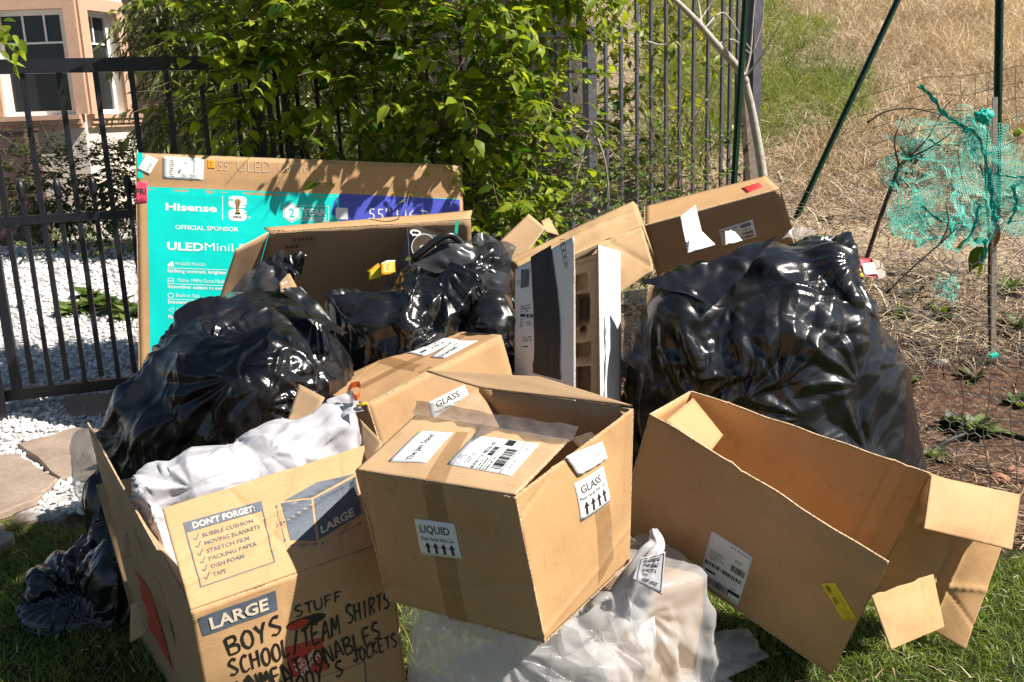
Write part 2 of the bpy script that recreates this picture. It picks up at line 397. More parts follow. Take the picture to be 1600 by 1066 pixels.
def bag_surface(center, blobs, axis=(0, 0, 1), M0=56, N0=92, slack=1.16, inflate=0.03, g=0.0005, floor=0.004, obst=(), it=(110, 45),
                seed=1, k=0.04, mouth=None, bend=0.06):
    """Film drawn round the contents (blobs): starts as their hull, has more film than it needs, and settles into folds."""
    f = make_sdf(blobs, k); c = np.asarray(center, float); ax = nrm(axis)
    u = nrm(np.cross(ax, [0.3, 1, 0.2])); v = np.cross(ax, u)
    th = np.linspace(0.04, math.pi - (0.05 if mouth is None else mouth), M0); ph = np.linspace(0, 2 * math.pi, N0, endpoint=False)
    D = (-np.cos(th)[:, None, None] * ax + np.sin(th)[:, None, None] * (np.cos(ph)[None, :, None] * u + np.sin(ph)[None, :, None] * v))
    lo = np.zeros(D.shape[:2]); hi = np.full(D.shape[:2], 1.6)
    for _ in range(24):                               # outermost crossing by marching in
        pass
    ts = np.linspace(1.3, 0.0, 130); r = np.zeros(D.shape[:2]); done = np.zeros(D.shape[:2], bool)
    for t in ts:
        d = f(c + D * t); h = (d < inflate) & ~done; r[h] = t; done |= h
    r = np.maximum(r, 0.03)
    V = c + D * r[..., None]
    if floor is not None: V[..., 2] = np.maximum(V[..., 2], floor)
    for _ in range(2):
        V[1:-1] = 0.5 * V[1:-1] + 0.25 * (V[2:] + V[:-2])
        V = 0.5 * V + 0.25 * (np.roll(V, 1, 1) + np.roll(V, -1, 1))
    nz = vnoise(V, 5.0, seed) * 0.09; nz2 = vnoise(V, 4.0, seed + 9) * 0.09
    L = rest(V, 1, 1); L[0] = L[0] * (slack + nz[:-1]); L[1] = L[1] * (slack + nz2); L[2] = np.sqrt(L[0] ** 2 + (0.5 * (L[1][1:] + L[1][:-1])) ** 2)
    V = V + D * (0.012 * vnoise(V, 14, seed + 3) + 0.01 * vnoise(V, 30, seed + 4))[..., None]
    top = V[-1].copy()
    V = relax(V, L, f, it[0], g, floor, obst, bend=bend)
    if it[1]:
        L0 = rest(V, 1, 1)
        V2 = upsample(V)
        La = np.repeat(L[0], 2, 0) / 2; La = np.repeat(La, 2, 1)
        Lr = np.repeat(np.repeat(L[1], 2, 1) / 2, 2, 0)[:V2.shape[0]]
        Ld = np.sqrt(La ** 2 + (0.5 * (Lr[1:] + Lr[:-1])) ** 2)
        V2 = V2 + 0.003 * np.stack([vnoise(V2, 40, seed + 5), vnoise(V2, 40, seed + 6), vnoise(V2, 40, seed + 7)], -1)
        V = relax(V2, [La * 1.01, Lr * 1.01, Ld * 1.01], f, it[1], g, floor, obst, bend=bend * 0.5)
    return V
def normals(V):
    a = np.roll(V, -1, 1) - np.roll(V, 1, 1); b = np.empty_like(V); b[1:-1] = V[2:] - V[:-2]; b[0] = V[1] - V[0]; b[-1] = V[-1] - V[-2]
    n = np.cross(a, b); return n / (np.linalg.norm(n, axis=-1, keepdims=True) + 1e-9)
def folds(V, seed, amp=0.02, dirn=(1, 0, 0.5), stretch=3.2, scale=4.0, up=1, fine=0.30, fans=0, fan_amp=0.3, big=1):
    """Sharp crumpled-film creases: ridged noise drawn out along a fold direction, several sizes."""
    for _ in range(up): V = upsample(V)
    n = normals(V); d = nrm(dirn); c = V.reshape(-1, 3).mean(0); q = V - c
    wob = np.stack([pnoise(V, 3.0, seed + k) for k in range(3)], -1) * 0.07
    q = q + wob; along = (q @ d)[..., None] * d
    qs = (q - along) + along / stretch
    h = 0
    for k, (sc, a) in enumerate(((scale, 1.0), (scale * 2.1, fine), (scale * 4.6, fine * .28))):
        r = 1 - 2.2 * np.abs(pnoise(qs, sc, seed + 20 + k)); r2 = 1 - 2.2 * np.abs(pnoise(q[..., [1, 2, 0]], sc * 0.8, seed + 30 + k))
        n1 = pnoise(qs, sc * 1.3, seed + 40 + k)
        h = h + a * (0.55 * r + 0.30 * r2 - 0.45 + 0.55 * np.exp(-np.abs(n1) / 0.07) - 0.35 * np.exp(-np.abs(pnoise(qs, sc * 0.9, seed + 60 + k)) / 0.06))
    m = sstep(-0.35, 0.35, pnoise(V, 2.6, seed + 50)) * 0.75 + 0.35
    fan = 0.0; rr_ = np.random.default_rng(seed + 90)      # pinch points: sharp creases fanning out from where the film catches
    for _ in range(fans):
        i, j = rr_.integers(int(V.shape[0] * .25), int(V.shape[0] * .92)), rr_.integers(0, V.shape[1])
        n0 = n[i, j]; q0 = V - V[i, j]; a0 = rr_.uniform(0, 6.28); R0 = rr_.uniform(.05, .10) if big == 0 else rr_.uniform(.07, .17)
        t1 = nrm(np.cross(n0, [.3, .2, .9])); t2 = np.cross(n0, t1); x, y = q0 @ t1, q0 @ t2; r = np.sqrt(x * x + y * y) + 1e-6
        da = (np.arctan2(y, x) - a0 + math.pi) % (2 * math.pi) - math.pi
        ph = da * rr_.uniform(1.3, 2.4) + 0.25 * pnoise(V, 9.0, seed + 95); tri = np.abs((ph % 1.0) * 2 - 1) * 2 - 1
        fan = fan + rr_.uniform(.6, 1.2) * r * np.exp(-r / R0) * tri * np.exp(-(da / 0.95) ** 2) * np.exp(-(np.abs(q0 @ n0) / .12) ** 2)
    w = np.ones(V.shape[0]); k0 = max(2, V.shape[0] // 14); w[:k0] = np.linspace(0, 1, k0); w[-k0:] = np.linspace(1, 0.2, k0)
    return V + n * ((amp * h * m + fan_amp * fan) * w[:, None])[..., None]
def lumps(seed, c, spread, n, size):
    r = np.random.default_rng(seed); out = []
    for _ in range(n):
        A = np.linalg.qr(r.normal(size=(3, 3)))[0]
        out.append(('b', np.asarray(c) + r.uniform(-1, 1, 3) * np.asarray(spread), r.uniform(0.6, 1.2, 3) * size, A, 0.012))
    return out
def grid_faces(Mn, N, wrap=True):
    i = np.arange(Mn - 1)[:, None]; j = np.arange(N if wrap else N - 1)[None]; j2 = (j + 1) % N
    return np.stack([i * N + j + 0 * i, i * N + j2, (i + 1) * N + j2, (i + 1) * N + j + 0 * i], -1).reshape(-1, 4)
def bag_obj(name, V, m, parent=None, close_top=True):
    Mn, N = V.shape[:2]; Fc = grid_faces(Mn, N)
    P_ = V.reshape(-1, 3)
    if close_top:
        P_ = np.vstack([P_, V[-1].mean(0)[None]]); t = len(P_) - 1
        cap = np.array([[(Mn - 1) * N + j, (Mn - 1) * N + (j + 1) % N, t, t] for j in range(N)])
        o = mesh(name, P_, [tuple(q) for q in Fc] + [tuple(q[:3]) for q in cap], m, parent, True)
    else:
        o = mesh(name, P_, Fc, m, parent, True)
    return o
# ------------------------------------------------------------------ board panels, prints and labels
class Panel:
    """A sheet of board between four corners (top-left, top-right, bottom-right, bottom-left as seen), with thickness, warp and creases."""
    def __init__(s, name, q, m, parent, t=0.004, n=(24, 24), warp=0.003, seed=0, creases=(), rag=0.0, bow=0.0, label=None, edge='kraft_edge'):
        q = [np.asarray(c, float) for c in q]; s.q = np.array(q)
        s.n = nrm(np.cross(q[1] - q[0] + q[2] - q[3], q[3] - q[0] + q[2] - q[1]))
        c = s.q.mean(0)
        if s.n.dot(CAM - c) < 0: s.n = -s.n
        s.warp, s.seed, s.creases, s.rag, s.bow = warp, seed, creases, rag, bow
        s.w = 0.5 * (np.linalg.norm(q[1] - q[0]) + np.linalg.norm(q[2] - q[3])); s.h = 0.5 * (np.linalg.norm(q[3] - q[0]) + np.linalg.norm(q[2] - q[1]))
        nx, ny = n; U, Vv = np.meshgrid(np.linspace(0, 1, nx + 1), np.linspace(0, 1, ny + 1))
        U2, V2 = U.copy(), Vv.copy()
        if rag:                                       # torn, slightly uneven rim
            r = np.random.default_rng(seed + 5)
            V2[0] = V2[0] - rag * (0.5 + 0.5 * vnoise(np.stack([U[0] * 9, 0 * U[0], 0 * U[0] + seed], -1), 1.0, seed)) / max(s.h, 0.05)
        f = s.map(U2, V2); b = f - s.n * t; s.g = f; s.gn = n
        k = (nx + 1) * (ny + 1); i = np.arange(ny)[:, None] * (nx + 1) + np.arange(nx)[None]
        front = np.stack([i, i + nx + 1, i + nx + 2, i + 1], -1).reshape(-1, 4)
        back = front[:, ::-1] + k
        ring = list(range(0, nx + 1)) + [(j + 1) * (nx + 1) - 1 for j in range(1, ny + 1)] + [ny * (nx + 1) + x for x in range(nx - 1, -1, -1)] + [j * (nx + 1) for j in range(ny - 1, 0, -1)]
        rim = np.array([[ring[a], ring[(a + 1) % len(ring)], ring[(a + 1) % len(ring)] + k, ring[a] + k] for a in range(len(ring))])
        uv = np.stack([U * s.w, Vv * s.h], -1).reshape(-1, 2); uv = np.vstack([uv, uv + 3.3])
        Fc = np.vstack([front, back, rim])
        s.o = mesh(name, np.vstack([f.reshape(-1, 3), b.reshape(-1, 3)]), Fc, [M[m], M[edge]] if edge else [M[m]], parent, False, uv)
        mi = np.zeros(len(Fc), np.int32); mi[len(front) * 2:] = 1 if edge else 0
        s.o.data.polygons.foreach_set('material_index', mi)
        sm = np.ones(len(Fc), bool); sm[len(front) * 2:] = False
        s.o.data.polygons.foreach_set('use_smooth', sm); s.o.data.update()
        if label: s.o['label'] = label
        s.parent = parent
    def map(s, u, v, h=0.0):
        u = np.asarray(u, float); v = np.asarray(v, float); U = u[..., None]; V = v[..., None]
        p = s.q[0] * (1 - U) * (1 - V) + s.q[1] * U * (1 - V) + s.q[2] * U * V + s.q[3] * (1 - U) * V
        uc = np.clip(u, 0, 1); vc = np.clip(v, 0, 1)
        w = np.minimum(1, 6 * np.minimum(np.minimum(uc, 1 - uc), np.minimum(vc, 1 - vc)))
        k = np.stack([u * s.w, v * s.h, 0 * u + s.seed * 1.7], -1)
        d = s.warp * (pnoise(k, 5.0, s.seed) + 0.35 * pnoise(k, 14.0, s.seed + 1)) * (0.25 + 0.75 * w)
        d = d + s.bow * 16 * uc * (1 - uc) * vc * (1 - vc)
        for (a, b, c, amp, wid) in s.creases:         # crease line a*u+b*v=c, ridge amp, width (m)
            x = (a * u + b * v - c) * (s.w if abs(a) > abs(b) else s.h) + 0.006 * pnoise(k, 9, s.seed + 7)
            d = d + amp * np.exp(-np.abs(x) / wid)
        return p + s.n * (d + h)[..., None]
    def surf(s, u, v, h=0.0):                         # point on the built (sampled) surface
        nx, ny = s.gn; u = np.asarray(u, float); v = np.asarray(v, float); x = u * nx; y = v * ny
        i = np.clip(np.floor(x).astype(int), 0, nx - 1); j = np.clip(np.floor(y).astype(int), 0, ny - 1); a = (x - i)[..., None]; b = (y - j)[..., None]
        p = s.g[j, i] * (1 - a) * (1 - b) + s.g[j, i + 1] * a * (1 - b) + s.g[j + 1, i + 1] * a * b + s.g[j + 1, i] * (1 - a) * b
        return p + s.n * (np.asarray(h) + 0 * u)[..., None]
    def uv(s, px, py):
        r = ray(px, py); u = v = 0.5
        for _ in range(25):                           # Newton on the bilinear patch
            p = s.q[0] * (1 - u) * (1 - v) + s.q[1] * u * (1 - v) + s.q[2] * u * v + s.q[3] * (1 - u) * v
            du = (s.q[1] - s.q[0]) * (1 - v) + (s.q[2] - s.q[3]) * v; dv = (s.q[3] - s.q[0]) * (1 - u) + (s.q[2] - s.q[1]) * u
            A = np.stack([du, dv, -r], 1); e = CAM - p
            x = np.linalg.lstsq(A, e, rcond=None)[0]; p2 = x
            u, v = u + x[0], v + x[1]
            if abs(x[0]) + abs(x[1]) < 1e-7: break
        return u, v
    def frame(s, pts): return Frame(s, [s.uv(*p) for p in pts])
    def sheet(s, name, pts, m, parent=None, h=0.0009, n=(8, 8), t=0.0006, label=None, rough=0.0, seed=0):
        """A flat piece (label, tape, sticker) lying on the panel; pts = four photo points in reading order."""
        f = s.frame(pts); nx, ny = n; a, b = np.meshgrid(np.linspace(0, 1, nx + 1), np.linspace(0, 1, ny + 1))
        hh = h + (rough * (0.5 + 0.5 * pnoise(np.stack([a * 7, b * 7, 0 * a + seed], -1), 1.0, seed)) if rough else 0)
        top = f.map(a, b, hh * np.ones_like(a)); i = np.arange(ny)[:, None] * (nx + 1) + np.arange(nx)[None]
        Fc = np.stack([i, i + nx + 1, i + nx + 2, i + 1], -1).reshape(-1, 4); k = (nx + 1) * (ny + 1)
        if t:
            bot = f.map(a, b, (hh - t) * np.ones_like(a))
            ring = list(range(0, nx + 1)) + [(j + 1) * (nx + 1) - 1 for j in range(1, ny + 1)] + [ny * (nx + 1) + x for x in range(nx - 1, -1, -1)] + [j * (nx + 1) for j in range(ny - 1, 0, -1)]
            rim = np.array([[ring[c], ring[(c + 1) % len(ring)], ring[(c + 1) % len(ring)] + k, ring[c] + k] for c in range(len(ring))])
            o = mesh(name, np.vstack([top.reshape(-1, 3), bot.reshape(-1, 3)]), np.vstack([Fc, Fc[:, ::-1] + k, rim]), M[m], parent or s.parent)
        else:
            o = mesh(name, top.reshape(-1, 3), Fc, M[m], parent or s.parent)
        if label: o['label'] = label
        f.o = o; f.h0 = h + 0.0005 + rough; return f
_glyph = {}
def glyphs(body, bold=0.0):
    k = (body, bold)
    if k not in _glyph:
        cu = bpy.data.curves.new('lettering', 'FONT'); cu.body = body; cu.size = 1; cu.offset = bold; cu.resolution_u = 2; cu.fill_mode = 'FRONT'
        o = bpy.data.objects.new('lettering', cu); col.objects.link(o)
        dg = bpy.context.evaluated_depsgraph_get(); me = bpy.data.meshes.new_from_object(o.evaluated_get(dg))
        v = np.array([w.co[:2] for w in me.vertices]); f = [tuple(p.vertices) for p in me.polygons]
        bpy.data.objects.remove(o); bpy.data.curves.remove(cu); bpy.data.meshes.remove(me)
        lo, hi = v.min(0), v.max(0); v = (v - lo) / (hi - lo); v[:, 1] = 1 - v[:, 1]
        _glyph[k] = (v, f)
    return _glyph[k]
STROKE = {
 'B': [[(0, 0), (0, 1)], [(0, 0), (.7, .05), (.75, .35), (.1, .48)], [(.1, .48), (.85, .6), (.8, .95), (0, 1)]],
 'O': [[(.5, 0), (.08, .3), (.1, .8), (.5, 1), (.9, .75), (.85, .2), (.5, 0)]],
 'Y': [[(0, 0), (.45, .5)], [(.9, -.05), (.45, .5), (.3, 1.05)]],
 'S': [[(.9, .08), (.45, 0), (.08, .25), (.5, .5), (.88, .75), (.5, 1), (.02, .9)]],
 'T': [[(0, .05), (1, 0)], [(.5, 0), (.48, 1)]], 'U': [[(0, 0), (.05, .8), (.45, 1), (.85, .75), (.9, 0)]],
 'F': [[(.1, 0), (.05, 1)], [(.1, 0), (.9, 0)], [(.08, .5), (.7, .46)]],
 'C': [[(.9, .1), (.5, 0), (.1, .4), (.2, .9), (.6, 1), (.95, .85)]], 'H': [[(.05, 0), (.05, 1)], [(.85, 0), (.85, 1)], [(.05, .52), (.85, .48)]],
 'L': [[(.1, 0), (.1, 1), (.85, .97)]], '/': [[(.8, -.15), (.1, 1.15)]], 'E': [[(.85, 0), (.1, .03), (.08, 1), (.9, .98)], [(.1, .5), (.75, .48)]],
 'A': [[(0, 1), (.48, 0), (.92, 1)], [(.2, .62), (.75, .6)]], 'M': [[(0, 1), (.12, 0), (.5, .62), (.85, 0), (1, 1)]],
 'I': [[(.5, 0), (.48, 1)]], 'R': [[(.05, 0), (.05, 1)], [(.05, 0), (.8, .1), (.75, .42), (.05, .5)], [(.3, .5), (.9, 1)]],
 'N': [[(0, 1), (.08, 0), (.82, 1), (.9, 0)]], "'": [[(.5, -.05), (.42, .25)]], 'J': [[(.3, 0), (1, 0)], [(.7, 0), (.65, .85), (.3, 1), (0, .75)]],
 'K': [[(.08, 0), (.05, 1)], [(.85, 0), (.1, .52), (.9, 1)]], 'D': [[(.05, 0), (.05, 1)], [(.05, 0), (.75, .12), (.9, .55), (.65, .92), (.05, 1)]], ' ': []}
class Frame:
    """Local coordinates (s right, t down, both 0..1) on a panel."""
    def __init__(f, pan, uv): f.pan = pan; f.c = np.array(uv, float); f.o = None; f.h0 = 0.0007; f.mb = {}
    def map(f, s_, t, h=None):
        s_ = np.asarray(s_, float); t = np.asarray(t, float); S_ = s_[..., None]; T = t[..., None]
        p = f.c[0] * (1 - S_) * (1 - T) + f.c[1] * S_ * (1 - T) + f.c[2] * S_ * T + f.c[3] * (1 - S_) * T
        return f.pan.surf(p[..., 0], p[..., 1], f.h0 if h is None else h)
    def _add(f, v, fc, m, h=0.0):
        f.mb.setdefault(m, MB()).add(f.map(v[:, 0], v[:, 1], (f.h0 + h) * np.ones(len(v))), fc)
    def text(f, body, s0, t0, s1, t1, m='ink', bold=0.0, h=0.0, rot=0, skew=0.0):
        v, fc = glyphs(body, bold); a = np.empty_like(v); a[:, 0] = s0 + v[:, 0] * (s1 - s0) + skew * (1 - v[:, 1]) * (s1 - s0); a[:, 1] = t0 + v[:, 1] * (t1 - t0)
        f._add(a, fc, m, h); return f
    def quad(f, p, m='ink', h=0.0, n=12):
        a, b = np.meshgrid(np.linspace(0, 1, n + 1), np.linspace(0, 1, n + 1)); p = np.array(p, float); A, B = a[..., None], b[..., None]
        v = p[0] * (1 - A) * (1 - B) + p[1] * A * (1 - B) + p[2] * A * B + p[3] * (1 - A) * B
        f._add(v.reshape(-1, 2), grid_faces(n + 1, n + 1, False).tolist(), m, h); return f
    def poly(f, pts, m='ink', h=0.0):
        v = np.array(pts, float); f._add(v, [tuple(range(len(v)))], m, h); return f
    def rect(f, s0, t0, s1, t1, m='ink', h=0.0, n=1, ny=1):
        a, b = np.meshgrid(np.linspace(s0, s1, n + 1), np.linspace(t0, t1, ny + 1)); i = np.arange(ny)[:, None] * (n + 1) + np.arange(n)[None]
        f._add(np.stack([a, b], -1).reshape(-1, 2), np.stack([i, i + n + 1, i + n + 2, i + 1], -1).reshape(-1, 4).tolist(), m, h); return f
    def disc(f, s0, t0, rs, rt, m='ink', h=0.0, k=24, hole=0.0):
        a = np.linspace(0, 2 * math.pi, k, endpoint=False); v = np.stack([s0 + rs * np.cos(a), t0 + rt * np.sin(a)], -1)
        if hole:
            w = np.stack([s0 + hole * rs * np.cos(a), t0 + hole * rt * np.sin(a)], -1)
            f._add(np.vstack([v, w]), [(i, (i + 1) % k, (i + 1) % k + k, i + k) for i in range(k)], m, h)
        else: f._add(v, [tuple(range(k))], m, h)
        return f
    def line(f, pts, w, m='ink', asp=1.0, h=0.0, seed=None):
        """Stroke of width w (in t units; asp = width/height of the frame)."""
        p = np.array(pts, float); q = p * [asp, 1]; T = np.gradient(q, axis=0); T /= np.linalg.norm(T, axis=1)[:, None] + 1e-9
        n = np.stack([-T[:, 1], T[:, 0]], -1); ww = np.full(len(p), w / 2)
        if seed is not None: ww = ww * np.random.default_rng(seed).uniform(0.92, 1.08, len(p)) * np.interp(np.arange(len(p)), [0, len(p) * .3, len(p) - 1], [1.15, 1.0, 0.7])
        a = q + n * ww[:, None]; b = q - n * ww[:, None]; v = np.vstack([a, b]) / [asp, 1]; k = len(p)
        f._add(v, [(i, i + 1, i + 1 + k, i + k) for i in range(k - 1)], m, h); return f
    def hand(f, word, w=0.13, m='marker', asp=4.0, seed=0):
        r = np.random.default_rng(seed); k = len(word); cw = 1.0 / k
        for i, ch in enumerate(word):
            for st in STROKE[ch]:
                p = np.array(st, float); p[:, 0] = (i + 0.08 + 0.8 * p[:, 0]) * cw; p[:, 1] += r.normal(0, 0.03)
                p += r.normal(0, 0.012, p.shape) * [cw, 1]
                q = bez(np.c_[p, np.zeros(len(p))], 9)[:, :2] if len(p) > 2 else np.linspace(p[0], p[1], 9)
                f.line(q, w, m, asp, h=0.00004 * i, seed=seed + i)
        return f
    def barcode(f, s0, t0, s1, t1, seed=0, m='ink', vert=False):
        r = np.random.default_rng(seed); x = 0.0
        while x < 1:
            w = r.choice([0.012, 0.02, 0.032, 0.045]); x2 = min(1, x + w)
            if vert: f.rect(s0, t0 + (t1 - t0) * x, s1, t0 + (t1 - t0) * x2, m)
            else: f.rect(s0 + (s1 - s0) * x, t0, s0 + (s1 - s0) * x2, t1, m)
            x = x2 + r.choice([0.012, 0.02, 0.03])
        return f
    def fine(f, s0, t0, s1, t1, rows=3, seed=0, m='ink', dens=0.75):
        """Small print too fine to read in the photograph: rows of short dashes."""
        r = np.random.default_rng(seed); rh = (t1 - t0) / rows
        for k in range(rows):
            x = s0; end = s0 + (s1 - s0) * r.uniform(0.6, 1.0)
            while x < end:
                w = (s1 - s0) * r.uniform(0.015, 0.05); 
                if r.random() < dens: f.rect(x, t0 + rh * (k + 0.2 + 0.1 * r.random()), x + w, t0 + rh * (k + 0.62 + 0.12 * r.random()), m)
                x += w + (s1 - s0) * r.uniform(0.008, 0.02)
        return f
    def arrows(f, s0, t0, s1, t1, k=4, m='ink'):
        w = (s1 - s0) / k
        for i in range(k):
            a = s0 + i * w; g = lambda x, y: (a + w * x, t0 + (t1 - t0) * y)
            f.poly([g(.5, 0), g(.92, .5), g(.66, .42), g(.66, 1), g(.34, 1), g(.34, .42), g(.08, .5)], m)
        return f
    def done(f, name='lettering', parent=None):
        for m, mb in f.mb.items(): mb.build(name, M[m], parent or f.o or f.pan.o)
        f.mb = {}; return f
def zz(ox, oy, sc):
    return lambda *p: [(ox + a / sc, oy + b / sc) for a, b in p]
def par(*c):                                          # [(px,py,y), ...] -> world points
    return [P(*k) for k in c]
# ================================================================== THE SETTING
def terrain(x, y):
    x = np.asarray(x, float); y = np.asarray(y, float)
    t = np.maximum(y - 4.0, 0); r = 0.34 * (np.sqrt(t * t + 0.09) - 0.3) + 0.05 * np.maximum(y - 7, 0)
    return r * sstep(-0.5, 1.0, x) * 1.0
def tpos(x, y, dz=0.0): return np.array([x, y, float(terrain(x, y)) + dz])
def hit(px, py, dz=0.0):                              # where the view ray meets the terrain
    r = ray(px, py); lo, hi = 0.5, 60.0
    for t in np.linspace(1.2, 40, 600):
        p = CAM + r * (t / r[1])
        if p[2] < terrain(p[0], p[1]) + dz: return p
    return CAM + r * (40 / r[1])
def ground_mesh():
    gx = np.concatenate([np.linspace(-120, -9, 14), np.linspace(-8, 9, 110), np.linspace(10, 120, 14)])
    gy = np.concatenate([np.linspace(-40, -2, 6), np.linspace(-1.5, 14, 110), np.linspace(15, 160, 20)])
    X, Y = np.meshgrid(gx, gy); Z = terrain(X, np.minimum(Y, 40))
    V = np.stack([X, Y, Z], -1); V[..., 2] += 0.012 * pnoise(V * [1, 1, 0], 2.2, 4) * sstep(3, 4.5, Y) - 0.004
    V = V.reshape(-1, 3)
    t = NT('ground_soil'); ob = t.coord()
    sx = t.n('SeparateXYZ'); t.l(ob, sx.inputs[0])
    f = t.noise(3, 5, 0.6); f2 = t.noise(26, 5, 0.7); f3 = t.noise(90, 3, 0.7)
    lawn = t.ramp(f2, [(0.3, (0.022, 0.024, 0.010)), (0.7, (0.05, 0.055, 0.02))])
    mulch = t.ramp(f2, [(0.30, (0.022, 0.013, 0.009)), (0.5, (0.10, 0.055, 0.035)), (0.75, (0.30, 0.18, 0.11))])
    hill = t.ramp(f2, [(0.3, (0.17, 0.12, 0.08)), (0.7, (0.60, 0.47, 0.33))])
    grav = t.ramp(f3, [(0.3, (0.34, 0.33, 0.32)), (0.7, (0.74, 0.72, 0.70))])
    wob = t.math('MULTIPLY', t.math('SUBTRACT', f, 0.5), 0.9)
    yy = t.math('ADD', sx.outputs['Y'], wob); xx = t.math('ADD', sx.outputs['X'], wob)
    m1 = t.ramp(t.math('SUBTRACT', yy, 2.45), [(0.40, (0, 0, 0)), (0.60, (1, 1, 1))])
    m2 = t.ramp(t.math('MULTIPLY', t.math('SUBTRACT', yy, 4.4), 0.5), [(0.2, (0, 0, 0)), (0.6, (1, 1, 1))])
    mg = t.ramp(t.math('ADD', t.math('MULTIPLY', xx, 1.0), 1.4), [(0.45, (1, 1, 1)), (0.55, (0, 0, 0))])
    c = t.mix(m1, lawn, mulch); c = t.mix(m2, c, hill)
    gm = t.math('MULTIPLY', mg, t.ramp(t.math('SUBTRACT', yy, 2.95), [(0.35, (0, 0, 0)), (0.55, (1, 1, 1))]))
    c = t.mix(gm, c, grav)
    t.set(Base_Color=c, Roughness=0.95); t.b.inputs['Specular IOR Level'].default_value = 0.2
    n1 = t.bump(f2, 0.8, 0.03); t.bump(f3, 0.5, 0.01, n1)
    o = mesh('ground', V, grid_faces(len(gy), len(gx), False), t.m, None, True); o['kind'] = 'structure'
ground_mesh()

# ------------------------------------------------------------------ scattering helpers
def leaf_mat(name, lo, hi, trans=0.35, rough=0.35, spec=0.45):
    t = NT(name); a = t.n('Attribute', attribute_name='tint'); oi = t.n('ObjectInfo')
    s_ = t.math('ADD', a.outputs['Fac'], t.math('MULTIPLY', oi.outputs['Random'], t.math('LESS_THAN', a.outputs['Fac'], 0.0001)))
    c = t.ramp(s_, [(0.0, tuple(lo)), (0.6, tuple((np.array(lo) + hi) / 2)), (1.0, tuple(hi))])
    f = t.noise(40, 3); c = t.mix(0.3, c, t.ramp(f, [(0.3, (0.6, 0.6, 0.55)), (0.7, (1, 1, 1))]), 'MULTIPLY')
    t.set(Base_Color=c, Roughness=rough); t.b.inputs['Specular IOR Level'].default_value = spec
    tr = t.n('BsdfTranslucent'); t.l(t.mix(1.0, c, (1.0, 0.95, 0.35), 'MULTIPLY'), tr.inputs[0])
    mx = t.n('MixShader'); mx.inputs[0].default_value = trans; t.l(t.b.outputs[0], mx.inputs[1]); t.l(tr.outputs[0], mx.inputs[2]); t.l(mx.outputs[0], t.out.inputs[0])
    return t.m
def blades(name, base, length, width, az, lean, m, parent=None, kind='stuff', curl=0.35, label=None, cat=None, tint=None, seg=2):
    n = len(base); d = np.stack([np.cos(az), np.sin(az), 0 * az], -1); s_ = np.stack([-np.sin(az), np.cos(az), 0 * az], -1)
    rr = RNG.uniform(0, 2 * math.pi, n); w = s_ * np.cos(rr)[:, None] + d * np.sin(rr)[:, None]
    V = []
    for k in range(seg + 1):
        f = k / seg; ang = lean + curl * f
        c = base + d * (length * f * np.sin(ang))[:, None] + np.array([0, 0, 1.0]) * (length * f * np.cos(ang))[:, None]
        ww = width * (1 - f) ** 0.7 * 0.5
        if k < seg: V += [c - w * ww[:, None], c + w * ww[:, None]]
        else: V += [c]
    nv = 2 * seg + 1; A = np.stack(V, 1).reshape(-1, 3); o = (np.arange(n) * nv)[:, None]
    quads = [[2 * k, 2 * k + 1, 2 * k + 3, 2 * k + 2] for k in range(seg - 1)]
    tri = [[2 * seg - 2, 2 * seg - 1, 2 * seg]]
    Fc = []
    for q in quads: Fc.append(np.concatenate([o + q[0], o + q[1], o + q[2]], 1)); Fc.append(np.concatenate([o + q[0], o + q[2], o + q[3]], 1))
    for q in tri: Fc.append(np.concatenate([o + q[0], o + q[1], o + q[2]], 1))
    tt = np.repeat(RNG.uniform(0.02, 1, n) if tint is None else tint, nv)
    ob = mesh(name, A, np.vstack(Fc), m, parent, False, tint=tt)
    return tag(ob, label, cat, kind=kind)
def leaf_template(kind='ovate', fold=0.25, droop=0.25, wave=0.0):
    """Half-width profile along the leaf; midrib folded, tip drooping. Length 1 along +x, up +z."""
    xs = {'slim': [0, .15, .4, .65, .86, 1], 'ovate': [0, .12, .35, .62, .85, 1], 'narrow': [0, .15, .4, .65, .88, 1], 'round': [0, .1, .35, .65, .9, 1]}[kind]
    ws = {'slim': [0, .13, .20, .17, .08, 0], 'ovate': [0, .19, .30, .24, .10, 0], 'narrow': [0, .07, .11, .10, .05, 0], 'round': [0, .28, .45, .42, .2, 0]}[kind]
    V = []; Fc = []
    for i, (x, w) in enumerate(zip(xs, ws)):
        z = -droop * x * x; V += [(x, -w, z + fold * w + wave * (i % 2) * .05), (x, 0, z), (x, w, z + fold * w - wave * (i % 2) * .05)]
    for i in range(len(xs) - 1):
        a = i * 3; Fc += [(a, a + 3, a + 4, a + 1), (a + 1, a + 4, a + 5, a + 2)]
    return np.array(V), Fc
def lobed_template(droop=.3):                         # five-pointed soft leaf
    a = np.linspace(-2.6, 2.6, 15); r = np.array([.35, .5, .34, .55, .72, .5, .7, 1.0, .7, .5, .72, .55, .34, .5, .35])
    V = [(0, 0, 0)] + [(.35 + .65 * q * math.cos(t) - .3, .7 * q * math.sin(t), -droop * (q * .8) ** 2 + .06 * (k % 2)) for k, (t, q) in enumerate(zip(a, r))]
    return np.array(V), [(0, k + 1, k + 2) for k in range(14)]
def basis(axis, up):
    x = axis / (np.linalg.norm(axis, axis=-1, keepdims=True) + 1e-9); z = up - x * (up * x).sum(-1, keepdims=True)
    z /= np.linalg.norm(z, axis=-1, keepdims=True) + 1e-9; y = np.cross(z, x); return np.stack([x, y, z], -1)
